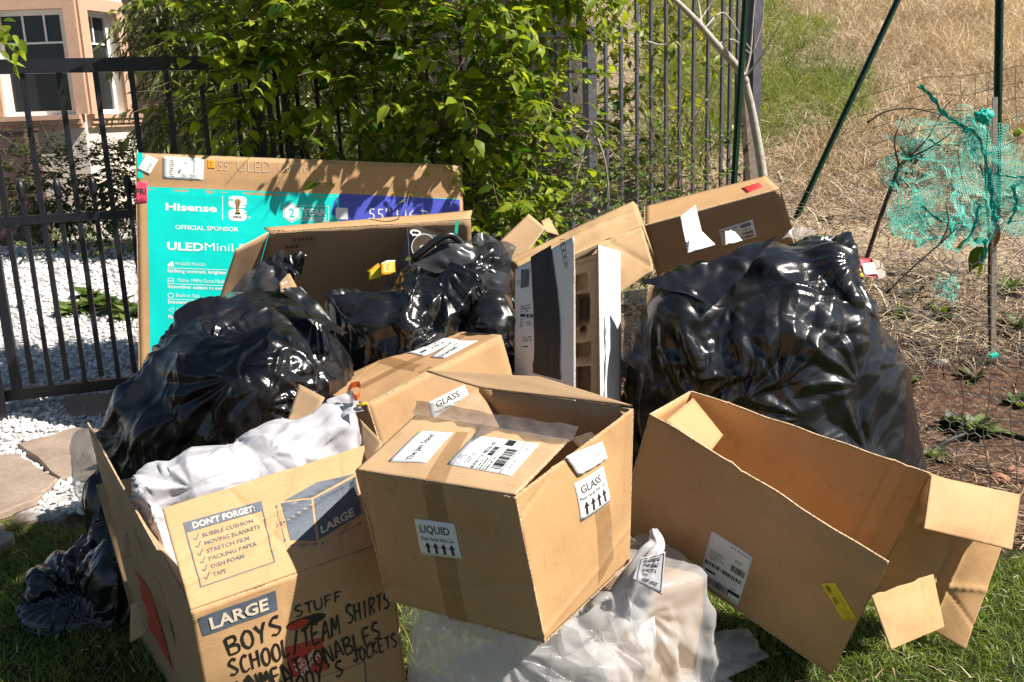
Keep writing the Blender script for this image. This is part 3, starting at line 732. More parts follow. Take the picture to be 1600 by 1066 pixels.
def scatter(name, tpl, pos, R, size, m, parent=None, kind='stuff', tint=None, label=None, cat=None):
    T, Fc = tpl; n = len(pos); nv = len(T)
    V = pos[:, None] + np.einsum('nij,vj->nvi', R, T) * np.asarray(size)[:, None, None]
    tt = RNG.uniform(0.02, 1, n) if tint is None else tint
    by = {}
    for f in Fc: by.setdefault(len(f), []).append(f)
    allf = []
    for k, fs in by.items():
        fa = np.array(fs)
        if k == 4: fa = np.vstack([fa[:, [0, 1, 2]], fa[:, [0, 2, 3]]])
        allf.append((fa[None] + (np.arange(n) * nv)[:, None, None]).reshape(-1, 3))
    o = mesh(name, V.reshape(-1, 3), np.vstack(allf), m, parent, True, tint=np.repeat(tt, nv))
    return tag(o, label, cat, kind=kind)
def leaf_parts(parent, tpls, pos, R, size, m, name='leaf'):
    mes = []
    for T, Fc in tpls:
        me = bpy.data.meshes.new(name); me.from_pydata([tuple(v) for v in T], [], Fc); me.materials.append(m)
        me.polygons.foreach_set('use_smooth', [True] * len(me.polygons)); mes.append(me)
    off = world_off(parent)
    for i in range(len(pos)):
        o = bpy.data.objects.new(name, mes[i % len(mes)]); col.objects.link(o); o.parent = parent
        A = np.eye(4); A[:3, :3] = R[i] * size[i]; A[:3, 3] = pos[i] - off; o.matrix_local = Matrix(A.tolist())
def shoots(starts, dirs, lens, nl, size, droop=0.5, pair=False, rng=RNG, up_bias=0.8, spread=0.9, sun_bias=0.35, hang=-0.25):
    """Leaves set alternately along drooping shoots. Returns positions, bases, sizes and the shoot curves."""
    pos, ax, up, sz, cur = [], [], [], [], []
    for s0, d0, L in zip(starts, dirs, lens):
        d0 = nrm(d0); pts = [np.array(s0)]; d = d0.copy(); k = 8
        for i in range(k):
            d = nrm(d + np.array([0, 0, -droop / k]) + rng.normal(0, 0.09, 3)); pts.append(pts[-1] + d * L / k)
        pts = np.array(pts); cur.append(pts)
        n = max(2, int(nl * L)); us = np.linspace(0.12, 1.0, n)
        for j, u in enumerate(us):
            p = np.array([np.interp(u * k, np.arange(k + 1), pts[:, c]) for c in range(3)])
            t = nrm(pts[min(k, int(u * k) + 1)] - pts[min(k - 1, int(u * k))])
            side = nrm(np.cross(t, [0, 0, 1])) * (1 if j % 2 else -1)
            for sgn in ((1, -1) if pair else (1,)):
                a = nrm(side * sgn * spread + t * 0.7 + rng.normal(0, 0.25, 3) + np.array([0, 0, hang]))
                pos.append(p); ax.append(a); up.append(nrm(np.array([0, 0, up_bias]) + SUN * sun_bias + rng.normal(0, 0.38, 3))); sz.append(size * rng.uniform(0.5, 1.35) * (1 - 0.45 * u))
    return np.array(pos), basis(np.array(ax), np.array(up)), np.array(sz), cur
def shell_starts(n, blobs, rng, inner=0.55):
    """Points inside a set of ellipsoids, nearer their surface, with outward directions."""
    P_, D_ = [], []
    w = np.array([b[1][0] * b[1][1] * b[1][2] for b in blobs]) ** 0.67; w /= w.sum()
    for _ in range(n):
        c, r = blobs[rng.choice(len(blobs), p=w)]
        d = nrm(rng.normal(size=3)); q = inner + (1 - inner) * rng.random() ** 0.6
        P_.append(np.array(c) + np.array(r) * d * q * 0.85); D_.append(nrm(d / np.array(r) + rng.normal(0, 0.4, 3) + np.array([0, 0, 0.15])))
    return np.array(P_), np.array(D_)

# ------------------------------------------------------------------ lawn, gravel, mulch, hillside
M['lawn'] = leaf_mat('lawn_grass', (0.10, 0.19, 0.02), (0.40, 0.48, 0.09), 0.4, 0.45)
M['dry'] = leaf_mat('dry_grass', (0.46, 0.33, 0.20), (0.92, 0.78, 0.56), 0.08, 0.7, 0.2)
M['hill_green'] = leaf_mat('hill_grass', (0.12, 0.19, 0.025), (0.34, 0.42, 0.09), 0.45, 0.5)
M['litter'] = leaf_mat('mulch_straw', (0.05, 0.028, 0.018), (0.60, 0.42, 0.28), 0.0, 0.8, 0.2)
def lawn(name, x0, x1, y0, y1, n, keep, label=None):
    x = RNG.uniform(x0, x1, n); y = RNG.uniform(y0, y1, n); k = keep(x, y); x, y = x[k], y[k]; n = len(x)
    cl = vnoise(np.stack([x, y, 0 * x], -1), 9, 3)
    b = np.stack([x, y, terrain(x, y) - 0.004], -1)
    blades(name, b, RNG.uniform(0.025, 0.06, n) * (1 + 0.3 * cl), RNG.uniform(0.0022, 0.0042, n), RNG.uniform(0, 6.28, n), np.abs(RNG.normal(0.35, 0.3, n)), M['lawn'], tint=np.clip(0.5 + 0.3 * cl + RNG.normal(0, 0.2, n), 0.02, 1), curl=0.7, seg=2)
lawn('lawn_grass', 0.1, 2.6, 1.6, 3.15, 60000, lambda x, y: (y < 2.82 + 0.12 * np.sin(x * 7)) & (x < 0.9 * y))
_n = 1500; _x = RNG.uniform(-2.4, 2.4, _n); _y = RNG.uniform(1.7, 2.95, _n)
blades('lawn_litter', np.stack([_x, _y, terrain(_x, _y) + RNG.uniform(.01, .035, _n)], -1), RNG.uniform(.02, .07, _n), RNG.uniform(.0015, .004, _n), RNG.uniform(0, 6.28, _n), RNG.uniform(.6, 1.6, _n), M['dry'])
lawn('lawn_grass', -2.6, 0.1, 1.5, 3.6, 60000, lambda x, y: (y < 3.25 + 0.05 * np.sin(x * 9) - 0.25 * sstep(-1.9, -2.6, x)) & (x > -0.7 * y))
def litter_bits(name, n, x0, x1, y0, y1, keep, ln=(0.03, 0.13), wd=(0.002, 0.008), m='litter'):
    x = RNG.uniform(x0, x1, n); y = y0 + (y1 - y0) * RNG.random(n) ** 1.4; k = keep(x, y); x, y = x[k], y[k]; n = len(x)
    b = np.stack([x, y, terrain(x, y) + RNG.uniform(0.0, 0.02, n)], -1)
    blades(name, b, RNG.uniform(*ln, n), RNG.uniform(*wd, n), RNG.uniform(0, 6.28, n), RNG.uniform(1.05, 1.75, n), M[m], curl=0.2)
litter_bits('mulch', 42000, 0.3, 4.2, 2.8, 5.6, lambda x, y: (x < 0.82 * y + .15) & (pnoise(np.stack([x, y, 0 * x], -1), 2.6, 31) + .5 * pnoise(np.stack([x, y, 0 * x], -1), 7, 33) + RNG.normal(0, .22, len(x)) > .12))
M['twiglit'] = leaf_mat('grey_twig_litter', (0.06, 0.045, 0.036), (0.40, 0.33, 0.27), 0.0, 0.8, 0.2)
def hill_grass():
    n = 165000; y = 4.6 + 9.4 * RNG.random(n) ** 1.25; x = y * RNG.uniform(0.14, 0.78, n)
    p = np.stack([x, y, 0 * x], -1); c = fbm(p, 1.1, 5, 3); c2 = vnoise(p, 6, 8); g = fbm(p, 0.45, 15, 2)
    green = (g * 0.9 + c * 0.5 + 1.6 * (0.345 - x / y) * 6 * sstep(6.0, 8.5, y) - 0.30 + RNG.normal(0, .16, n)) > 0
    dens = 0.13 + 0.70 * sstep(5.6, 7.8, y) + 0.35 * c2 + 0.25 * c
    k = RNG.random(n) < np.clip(dens, 0.05, 1); x, y, c, green, p, c2 = x[k], y[k], c[k], green[k], p[k], c2[k]; n = len(x)
    b = np.stack([x, y, terrain(x, y) - 0.01], -1)
    up = sstep(5.2, 7.5, y)
    L = RNG.uniform(0.09, 0.27, n) * (0.65 + 0.9 * up) * (1 + 0.4 * c2); lean = np.abs(RNG.normal(0.45, 0.45, n)) + 0.75 * (1 - up)
    lean = np.where(RNG.random(n) < 0.22, RNG.uniform(0.8, 1.6, n), lean)
    d = ~green
    for nm, q, mm in (('dry_grass', d, 'dry'), ('green_grass', green, 'hill_green')):
        blades(nm, b[q], L[q] * (1 if nm[0] == 'd' else 0.95), RNG.uniform(0.003, 0.0075, q.sum()), RNG.uniform(0, 6.28, q.sum()), lean[q], M[mm], curl=0.8, seg=3,
               tint=np.clip(0.55 + 0.35 * c[q] + RNG.normal(0, 0.24, q.sum()), 0.02, 1))
    # lodged straw lying over the slope
    n2 = 16000; y2 = 4.5 + 3.4 * RNG.random(n2); x2 = y2 * RNG.uniform(0.16, 0.60, n2); k2 = fbm(np.stack([x2, y2, 0 * x2], -1), 1.6, 44, 3) + RNG.normal(0, .3, n2) > -.05; x2, y2 = x2[k2], y2[k2]; n2 = len(x2)
    blades('twig_litter', np.stack([x2, y2, terrain(x2, y2) + RNG.uniform(0, .05, n2)], -1), RNG.uniform(.06, .22, n2), RNG.uniform(.003, .008, n2), RNG.uniform(0, 6.28, n2), RNG.uniform(.9, 1.7, n2), M['twiglit'], curl=.3)
    m = 5000; y = 4.6 + 8.0 * RNG.random(m) ** 1.2; x = y * RNG.uniform(0.16, 0.60, m)
    b = np.stack([x, y, terrain(x, y) + RNG.uniform(0.01, 0.09, m)], -1)
    blades('lodged_straw', b, RNG.uniform(0.15, 0.45, m), RNG.uniform(0.004, 0.009, m), RNG.uniform(0, 6.28, m), RNG.uniform(0.9, 1.75, m), M['dry'], curl=0.5, seg=3)
hill_grass()
def stones(name, xy, size, m, seed, z=0.0, kind='stuff', label=None):
    r = np.random.default_rng(seed); n = len(xy)
    T = np.array([(x, y, zz_) for x in (-1, 1) for y in (-1, 1) for zz_ in (-1, 1)], float) * 0.62
    Q = [(0, 1, 3, 2), (4, 6, 7, 5), (0, 4, 5, 1), (2, 3, 7, 6), (0, 2, 6, 4), (1, 5, 7, 3)]
    T = np.vstack([T, [(0, 0, 1.0), (0, 0, -1.), (1., 0, 0), (-1., 0, 0), (0, 1., 0), (0, -1., 0)]]); ctr = {0: 11, 1: 10, 2: 13, 3: 12, 4: 9, 5: 8}
    ctr = {0: 11, 1: 10, 2: 13, 3: 12, 4: 9, 5: 8}
    tri = []
    for k, q in enumerate(Q):
        c = ctr[k]
        for a in range(4): tri.append((q[a], q[(a + 1) % 4], c))
    tri = np.array(tri)
    A = np.linalg.qr(r.normal(size=(n, 3, 3)))[0]; sc = r.uniform(0.6, 1.15, (n, 3)) * [1, .85, .65]
    V = np.einsum('nij,nvj->nvi', A, T[None] * sc[:, None] * (1 + r.normal(0, .13, (n, 14, 1)))) * np.asarray(size)[:, None, None]
    V[..., 2] *= 0.75
    V += np.c_[xy, z + np.asarray(size) * r.uniform(0.1, 0.7, n)][:, None]
    o = mesh(name, V.reshape(-1, 3), (tri[None] + (np.arange(n) * 14)[:, None, None]).reshape(-1, 3), m, None, True, tint=np.repeat(r.uniform(.02, 1, n), 14))
    return tag(o, label, None, None, kind)
tg = NT('white_pebble'); at = tg.n('Attribute', attribute_name='tint')
tg.set(Base_Color=tg.mix(0.35, tg.ramp(at.outputs['Fac'], [(0, (0.50, 0.49, 0.48)), (0.35, (0.76, 0.75, 0.74)), (1, (0.88, 0.87, 0.86))]), tg.ramp(tg.noise(60, 4), [(.35, (.7, .7, .7)), (.6, (1, 1, 1))]), 'MULTIPLY'), Roughness=0.8)
M['pebble'] = tg.m
FLAGS = [[(28, 702), (118, 676), (228, 680), (262, 712), (196, 742), (98, 757)], [(-60, 722), (26, 718), (94, 757), (52, 792), (-10, 818), (-70, 815)],
         [(104, 627), (206, 618), (230, 650), (110, 655)], [(-60, 822), (-4, 826), (18, 850), (-20, 890), (-70, 880)]]
def inside(poly, x, y):
    c = np.zeros(len(x), bool); n = len(poly); j = n - 1
    for i in range(n):
        xi, yi, xj, yj = *poly[i], *poly[j]; s_ = ((yi > y) != (yj > y)) & (x < (xj - xi) * (y - yi) / (yj - yi + 1e-12) + xi); c ^= s_; j = i
    return c
fl_xy = [np.array([G(*p)[:2] for p in f]) for f in FLAGS]
def gravel():
    n = 9000; x = RNG.uniform(-4.2, -0.9, n); y = 4.35 + 4.2 * RNG.random(n) ** 1.3; k = x > -0.62 * y - .2
    stones('white_gravel', np.c_[x[k], y[k]], RNG.uniform(0.011, 0.024, k.sum()), M['pebble'], 11)
    n = 5000; x = RNG.uniform(-6.6, -1.6, n); y = RNG.uniform(7.5, 11.8, n); k = x > -0.62 * y - .2
    stones('white_gravel', np.c_[x[k], y[k]], RNG.uniform(0.02, 0.04, k.sum()), M['pebble'], 12)
    n = 2600; x = RNG.uniform(-2.8, -1.1, n); y = RNG.uniform(3.2, 4.6, n)
    k = (y > 3.42 + 0.12 * np.sin(x * 5)) 
    for f in fl_xy: k &= ~inside(f * 1.0, x, y)
    stones('white_gravel', np.c_[x[k], y[k]], RNG.uniform(0.010, 0.022, k.sum()), M['pebble'], 13)
gravel()
ts = NT('flagstone'); fa = ts.noise(4, 5, .6); fb = ts.noise(45, 4, .7)
ts.set(Base_Color=ts.mix(.6, ts.ramp(fa, [(.3, (.25, .18, .135)), (.7, (.44, .34, .27))]), ts.ramp(fb, [(.3, (.65, .62, .6)), (.7, (1, 1, 1))]), 'MULTIPLY'), Roughness=.85); ts.bump(fb, .5, .006)
M['flag'] = ts.m
pv = bpy.data.objects.new('paving', None); col.objects.link(pv); pv['kind'] = 'structure'
for k, f in enumerate(fl_xy):
    q = []
    for i in range(len(f)):
        a, b = f[i], f[(i + 1) % len(f)]
        for u in np.linspace(0, 1, 5, endpoint=False): q.append(a + (b - a) * u + np.random.default_rng(k * 50 + i * 7 + int(u * 5)).normal(0, .008, 2))
    q = np.array(q); m = len(q); c = q.mean(0); q2 = c + (q - c) * .985
    V = np.vstack([np.c_[q, np.zeros(m)], np.c_[q, np.full(m, .022)], np.c_[q2, np.full(m, .028)]])
    mesh('flagstone', V, [(i, (i + 1) % m, m + (i + 1) % m, m + i) for i in range(m)] + [(m + i, m + (i + 1) % m, 2 * m + (i + 1) % m, 2 * m + i) for i in range(m)] + [tuple(range(2 * m, 3 * m))], M['flag'], pv)

# ------------------------------------------------------------------ house with a bay window
def house():
    HY = 12.5
    st = NT('stucco'); f = st.noise(6, 4); g = st.noise(160, 3)
    st.set(Base_Color=st.ramp(f, [(.3, (.68, .60, .51)), (.7, (.76, .68, .58))]), Roughness=.9); st.bump(g, .4, .004)
    M['stucco'] = st.m; M['trim'] = plain('pink_trim', (.56, .35, .24), .8, .08, 20); M['vinyl'] = plain('white_vinyl', (.78, .77, .75), .4, .03)
    gl = NT('dark_glass'); gl.set(Base_Color=(.022, .026, .03), Roughness=.06); gl.b.inputs['Specular IOR Level'].default_value = .45; M['glass'] = gl.m
    M['curtain'] = plain('grey_interior', (.25, .28, .30), .9, .1)
    K = P(131, 185, HY); E_ = P(212, 185, HY + 0.95)
    t = thing('house', 'pale stucco house with pink window surrounds on a bay behind the gate', 'house', (K[0], HY + 1, 0))
    A = np.array([K[0] - 2.6, HY]); B = np.array([K[0], HY]); C_ = np.array([E_[0], E_[1]]); D = np.array([E_[0] * 1.27, HY + 4.2]); Z = 4.6
    mb = MB()
    def facet(a, b, openings, th=.16):
        """Wall between a and b with rectangular openings (s0,s1,z0,z1 in metres along it)."""
        L = np.linalg.norm(b - a); d = (b - a) / L; n = np.array([d[1], -d[0]])
        def seg(s0, s1, z0, z1):
            if s1 - s0 < 1e-4 or z1 - z0 < 1e-4: return
            c = a + d * (s0 + s1) / 2 - n * th / 2
            mb.box([c[0], c[1], (z0 + z1) / 2], [d[0] * (s1 - s0) / 2, d[1] * (s1 - s0) / 2, 0], [n[0] * th / 2, n[1] * th / 2, 0], [0, 0, (z1 - z0) / 2])
        o = openings[0]
        seg(0, o[0], 0, Z); seg(o[1], L, 0, Z); seg(o[0], o[1], 0, o[2]); seg(o[0], o[1], o[3], Z)
        return d, n
    def solve(px, py, a, b):                          # photo point -> (s, z) on the facet
        L = np.linalg.norm(b - a); d = (b - a) / L; n = np.array([d[1], -d[0]]); r = ray(px, py)
        tt = ((a - CAM[:2]) @ n) / (r[:2] @ n); p = CAM + r * tt; return float((p[:2] - a) @ d), float(p[2])
    s0, z0 = solve(16, 180, A, B); s1, _ = solve(108, 180, A, B); _, z1 = solve(70, 20, A, B)
    op1 = (s0 - .05, s1 + .12, z0 - .02, z1 + .04); r0, y0 = solve(154, 178, B, C_); r1, _ = solve(193, 178, B, C_); _, y1 = solve(160, 20, B, C_)
    op2 = (r0 - .03, r1 + .03, z0 - .02, z1 + .04)
    fr = [facet(A, B, [op1]), facet(B, C_, [op2])]
    for a, b in ((C_, D),):
        d = (b - a); L = np.linalg.norm(d); d /= L; n = np.array([d[1], -d[0]]); c = (a + b) / 2 - n * .08
        mb.box([c[0], c[1], Z / 2], [d[0] * L / 2, d[1] * L / 2, 0], [n[0] * .08, n[1] * .08, 0], [0, 0, Z / 2])
    mb.build('wall', M['stucco'], t)
    def win(a, b, op, cols, label):
        L = np.linalg.norm(b - a); d = (b - a) / L; n = np.array([d[1], -d[0]]); s0, s1, z0, z1 = op; dep = .12
        at_ = lambda s, z, o: np.array([*(a + d * s + n * o), z])
        def bx(m_, s0, s1, z0, z1, o0, o1):
            m_.box(at_((s0 + s1) / 2, (z0 + z1) / 2, (o0 + o1) / 2), [d[0] * (s1 - s0) / 2, d[1] * (s1 - s0) / 2, 0], [n[0] * (o1 - o0) / 2, n[1] * (o1 - o0) / 2, 0], [0, 0, (z1 - z0) / 2])
        w = .055; m_ = MB()
        for q in ((s0, s0 + w, z0, z1), (s1 - w, s1, z0, z1), (s0 + w, s1 - w, z0, z0 + w), (s0 + w, s1 - w, z1 - w, z1)): bx(m_, *q, -dep - .04, -dep + .02)
        fo = m_.build('window', M['vinyl'], t); 
        p_ = MB(); bx(p_, s0 + w, s1 - w, z0 + w, z1 - w, -dep - .03, -dep - .015); p_.build('pane', M['glass'], fo)
        zm = z1 - w - (z1 - z0) * .26
        mm = MB(); bx(mm, s0 + w, s1 - w, zm - .012, zm + .012, -dep - .014, -dep + .004); mm.build('muntin', M['vinyl'], fo)
        for k in range(1, cols):
            sm = s0 + w + (s1 - s0 - 2 * w) * k / cols; mm = MB(); bx(mm, sm - .012, sm + .012, zm + .013, z1 - w, -dep - .014, -dep + .004); mm.build('muntin', M['vinyl'], fo)
        tw = .15
        for q, nm in (((s0 - tw, s0 - .001, z0 - .0, z1 + tw), 'surround'), ((s1 + .001, s1 + tw, z0, z1 + tw), 'surround'), ((s0, s1, z1 + .001, z1 + tw), 'surround')):
            m_ = MB(); bx(m_, *q, .002, .06); m_.build(nm, M['trim'], t)
        for k, (zz_, o_) in enumerate(((0, .13), (-.06, .10), (-.11, .07))):
            m_ = MB(); bx(m_, max(.0, s0 - tw - .05), min(L, s1 + tw + .05), z0 - .06 + zz_, z0 - .003 + zz_, .002, o_); m_.build('sill', M['trim'], t)
    win(A, B, op1, 3, None); win(B, C_, op2, 2, None)
    for q in ((B, .0),):
        m_ = MB(); m_.aabox(q[0][0] - .10, q[0][0] + .02, q[0][1] - .05, q[0][1] - .004, 0, Z); 
    m_ = MB(); m_.box([A[0] + 1.4, HY - .2, Z + .05], [1.7, 0, 0], [0, .6, 0], [0, 0, .05]); m_.build('eave', M['trim'], t)
    # things seen inside the window
    # utility box and garden wall
    u = thing('utility_box', 'dull maroon metal utility box standing by the house wall', 'utility box', P(20, 330, 11.9) * [1, 1, 0])
    M['maroon'] = plain('maroon_metal', (.085, .048, .045), .6, .15)
    c = P(12, 206, 11.9); m_ = MB(); m_.aabox(c[0] - .44, c[0] + .19, 11.9, 12.25, 0.0, c[2]); m_.build('body', M['maroon'], u)
    m_ = MB(); m_.aabox(c[0] - .46, c[0] + .21, 11.88, 12.27, c[2] + .001, c[2] + .03); m_.build('lid', M['maroon'], u)
    m_ = MB(); m_.aabox(c[0] + .06, c[0] + .09, 11.86, 11.898, c[2] - .2, c[2] - .1); m_.build('latch', M['iron'], u)
    w = thing('garden_wall', 'brown rendered garden wall behind the long-leaved tree', 'wall', (-2.2, 13.9, 0))
    m_ = MB(); m_.aabox(-6.0, 1.2, 13.9, 14.1, 0, 3.9); m_.build('wall_body', plain('brown_render', (.05, .036, .028), .9, .3, 5), w)
    m_ = MB(); m_.aabox(-6.03, 1.22, 13.86, 14.14, 3.902, 3.98); m_.build('coping', M['trim'], w)
house()

# ------------------------------------------------------------------ gate and railings
def gate():
    a, b = P(30, 627, 4.68), P(350, 600, 4.98); z0 = .10
    d = nrm((b - a) * [1, 1, 0]); n = np.array([d[1], -d[0], 0])
    zt = P(200, 96, 4.85)[2]; zm = P(120, 340, 4.76)[2]
    t = thing('iron_gate', 'black iron garden gate with short spear pickets in its lower half', 'gate', a * [1, 1, 0])
    o = a * [1, 1, 0]; at_ = lambda s, z: o + d * s + np.array([0, 0, z])
    smin, smax = -.28, 1.45
    def hb(nm, z, h, w=.03, s0=smin, s1=smax):
        m_ = MB(); m_.box(at_((s0 + s1) / 2, z), d * (s1 - s0) / 2, n * w / 2, [0, 0, h / 2]); return m_.build(nm, M['iron'], t)
    hb('rail', zt - .012, .066, .05); hb('rail', zm, .042); hb('rail', z0, .055, .04)
    for s in (0.0, smax):
        m_ = MB(); m_.box(at_(s, (zt + z0) / 2 - .01), d * .022, n * .022, [0, 0, (zt - z0) / 2 - .03]); m_.build('stile', M['iron'], t)
    r = ray(31, 112); s_first = float(((P(31, 112, 4.7) - o) @ d)); step = float((P(147, 112, 4.79) - P(31, 112, 4.7)) @ d) / 2
    s = s_first - 3 * step; k = 0
    while s < smax - .02:
        if s > smin and abs(s) > .03:
            m_ = MB(); m_.box(at_(s, (zt + z0) / 2), d * .0122, n * .0122, [0, 0, (zt - z0) / 2 - .046]); m_.build('picket', M['iron'], t)
        q = s + step / 2
        if smin < q < smax - .03 and abs(q) > .03:
            zz_ = zm + .125; m_ = MB(); m_.box(at_(q, (zz_ + z0) / 2), d * .0105, n * .0105, [0, 0, (zz_ - z0) / 2 - .03]); p_ = m_.build('short_picket', M['iron'], t)
            m_ = MB(); c = at_(q, zz_ - .03)
            m_.tube([c + (0, 0, h) for h in (0, .012, .03, .055, .08, .105)], [.012, .022, .016, .024, .017, .003], 8); m_.build('finial', M['iron'], p_, True)
        s += step
    ps = thing('gate_post', 'square black post at the hinge side of the garden gate', 'post', P(8, 655, 4.55) * [1, 1, 0])
    c = P(2, 660, 4.52) * [1, 1, 0] + (-.04, 0, 0); m_ = MB(); m_.box(c + (0, 0, .95), [.05, 0, 0], [0, .05, 0], [0, 0, .95]); m_.build('shaft', M['iron'], ps); m_ = MB(); m_.box(c + (0, 0, 1.915), [.06, 0, 0], [0, .06, 0], [0, 0, .014]); m_.build('cap', M['iron'], ps)
gate()
def railings():
    Y0 = 6.25; t = thing('iron_railing', 'weathered black iron railing beside the vine, below the dry slope', 'fence', tpos(P(1000, 300, Y0)[0], Y0))
    xs = [892, 922, 947.5, 971, 995.5, 1017.5, 1040.5, 1061.5, 1083, 1105, 1127, 1139, 1150, 1175]
    pl = P(895, 52, Y0); pr = P(1178, 298, Y0 + .25)
    for px in xs:
        y = Y0 + .25 * (px - 922) / 255.; p = P(px, 200, y); w = .0095; top = p[2] + 1.25; nm = 'picket'; zb = float(terrain(p[0], y))
        if px == 922: w = .032; nm = 'post'; top = P(922, 42, y)[2]
        if px == 1175: w = .036; nm = 'post'; top = p[2] + 1.3
        if px in (892, 947.5): top = P(px, 52, y)[2]
        if px == 971: top = P(px, 38, y)[2]
        m_ = MB(); a = .55; dx = np.array([math.cos(a), math.sin(a), 0]) * w; dy = np.array([-math.sin(a), math.cos(a), 0]) * w
        m_.box([p[0], y, (top + zb) / 2], dx, dy, [0, 0, (top - zb) / 2]); m_.build(nm, M['iron_grey'], t)
    a, b = P(925, 60, Y0 + .0), P(1178, 60, Y0 + .25)
    z1 = P(1103, 298, Y0 + .18)[2]
    m_ = MB(); m_.bar([a[0], a[1], z1 - .12], [b[0], b[1], z1], .035, .03, (0, 0, 1)); m_.build('rail', M['iron_grey'], t)
    m_ = MB(); m_.bar([a[0] + .25, a[1] + .03, 2.35], [b[0], b[1], 2.5], .035, .03, (0, 0, 1)); m_.build('rail', M['iron_grey'], t)
    m_ = MB(); m_.bar(P(880, 57, Y0), P(912, 57, Y0), .04, .03, (0, 0, 1)); m_.build('rail', M['iron'], t)
    # railing hidden in the vine
    u = thing('iron_railing', 'dark iron railing mostly buried in the vine between gate and railing post', 'fence', (-.6, 5.4, 0))
    g0 = P(400, 150, 5.15); 
    m_ = MB(); m_.box([g0[0], 5.15, .95], [.03, 0, 0], [0, .03, 0], [0, 0, .95]); m_.build('post', M['iron'], u)
    n = 17
    for k in range(n):
        f = (k + 1) / (n + 1); p = np.array([g0[0] + (P(892, 150, 6.2)[0] - g0[0]) * f, 5.15 + 1.05 * f, 0]); m_ = MB(); m_.box(p + (0, 0, .95), [.009, 0, 0], [0, .009, 0], [0, 0, .85]); m_.build('picket', M['iron'], u)
    for z in (.3, 1.75):
        m_ = MB(); m_.bar([g0[0], 5.15, z], [P(892, 150, 6.2)[0], 6.2, z + .1], .04, .03, (0, 0, 1)); m_.build('rail', M['iron'], u)
railings()
# ================================================================== PLANTS
M['vine_leaf'] = leaf_mat('vine_leaf', (0.04, 0.13, 0.010), (0.54, 0.66, 0.06), 0.62, 0.42, 0.35)
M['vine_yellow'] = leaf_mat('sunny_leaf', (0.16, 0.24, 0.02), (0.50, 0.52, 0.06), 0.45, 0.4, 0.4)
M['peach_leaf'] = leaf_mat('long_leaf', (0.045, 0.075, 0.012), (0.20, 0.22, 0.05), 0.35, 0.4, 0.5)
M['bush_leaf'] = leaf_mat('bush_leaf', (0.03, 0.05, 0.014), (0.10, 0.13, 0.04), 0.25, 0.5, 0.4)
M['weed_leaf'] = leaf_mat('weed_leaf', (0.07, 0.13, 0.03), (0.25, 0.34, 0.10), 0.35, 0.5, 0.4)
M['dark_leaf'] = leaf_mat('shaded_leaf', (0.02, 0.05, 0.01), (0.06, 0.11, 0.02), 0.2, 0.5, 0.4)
OV = [leaf_template('ovate', .25, .3), leaf_template('slim', .15, .2, .8), leaf_template('slim', .4, .5), leaf_template('ovate', .2, .4, .8)]
NR = [leaf_template('narrow', .5, .5), leaf_template('narrow', .3, .8)]
def stems(name, curves, r0, m, parent, k=4):
    mb = MB()
    for c in curves: mb.tube(c, np.linspace(r0, r0 * .3, len(c)), k, False)
    o = mb.build(name, M[m], parent, True); o['kind'] = 'stuff'; return o
def plant(name, label, cat, base, blobs, n, L, nl, size, tpls, m, seed, parts=0, droop=.6, group=None, trunk=None, stem_r=.004, stem_m='vine_stem', pair=False, inner=.5, extra=None, up_bias=.8, keep=None, sun=.35, hang=-.25):
    r = np.random.default_rng(seed); t = thing(name, label, cat, base, group)
    s_, d_ = shell_starts(n, blobs, r, inner)
    if extra is not None: s_ = np.vstack([s_, extra[0]]); d_ = np.vstack([d_, extra[1]])
    pos, R, sz, cur = shoots(s_, d_, r.uniform(.6, 1.3, len(s_)) * L, nl / L, size, droop, pair, r, up_bias, sun_bias=sun, hang=hang)
    if keep is not None:
        k = keep(pos); pos, R, sz = pos[k], R[k], sz[k]
    sh = sz / np.linalg.norm(pos - CAM, axis=1)
    fac = np.abs(np.einsum('ni,ni->n', R[:, :, 2], (CAM - pos) / np.linalg.norm(pos - CAM, axis=1)[:, None]))
    pr = np.array([RC.T @ (p - CAM) for p in pos]); vis = (np.abs(pr[:, 0] / -pr[:, 2]) < .54) & (np.abs(pr[:, 1] / -pr[:, 2]) < .36)
    order = np.argsort(-(sh * (.3 + fac) * vis * (1 - .10 * (pos[:, 1] - pos[:, 1].min()))))
    if parts:
        p_ = order[:parts]; leaf_parts(t, tpls, pos[p_], R[p_], sz[p_], M[m])
    rest_ = order[parts:]
    for k, tp in enumerate(tpls):
        q = rest_[k::len(tpls)]
        if k == 0: acc = []
        acc.append((tp, q))
    V_, F_, T_ = [], [], []; off = 0
    for tp, q in acc:
        T, Fc = tp; nv = len(T); n_ = len(q)
        V = pos[q][:, None] + np.einsum('nij,vj->nvi', R[q], T) * sz[q][:, None, None]
        fa = np.array([f for f in Fc]); fa = np.vstack([fa[:, [0, 1, 2]], fa[:, [0, 2, 3]]]) if fa.shape[1] == 4 else fa
        V_.append(V.reshape(-1, 3)); F_.append((fa[None] + (np.arange(n_) * nv)[:, None, None]).reshape(-1, 3) + off); T_.append(np.repeat(r.uniform(.02, 1, n_), nv)); off += n_ * nv
    o = mesh('foliage', np.vstack(V_), np.vstack(F_), M[m], t, True, tint=np.concatenate(T_)); o['kind'] = 'stuff'
    if stem_r: stems('shoots', cur, stem_r, stem_m, t)
    if trunk:
        for tr, rad in trunk:
            mb = MB(); c = bez(tr, 6); mb.tube(c, np.linspace(rad, rad * .5, len(c)), 8); mb.build('trunk', M[stem_m], t, True)
    return t
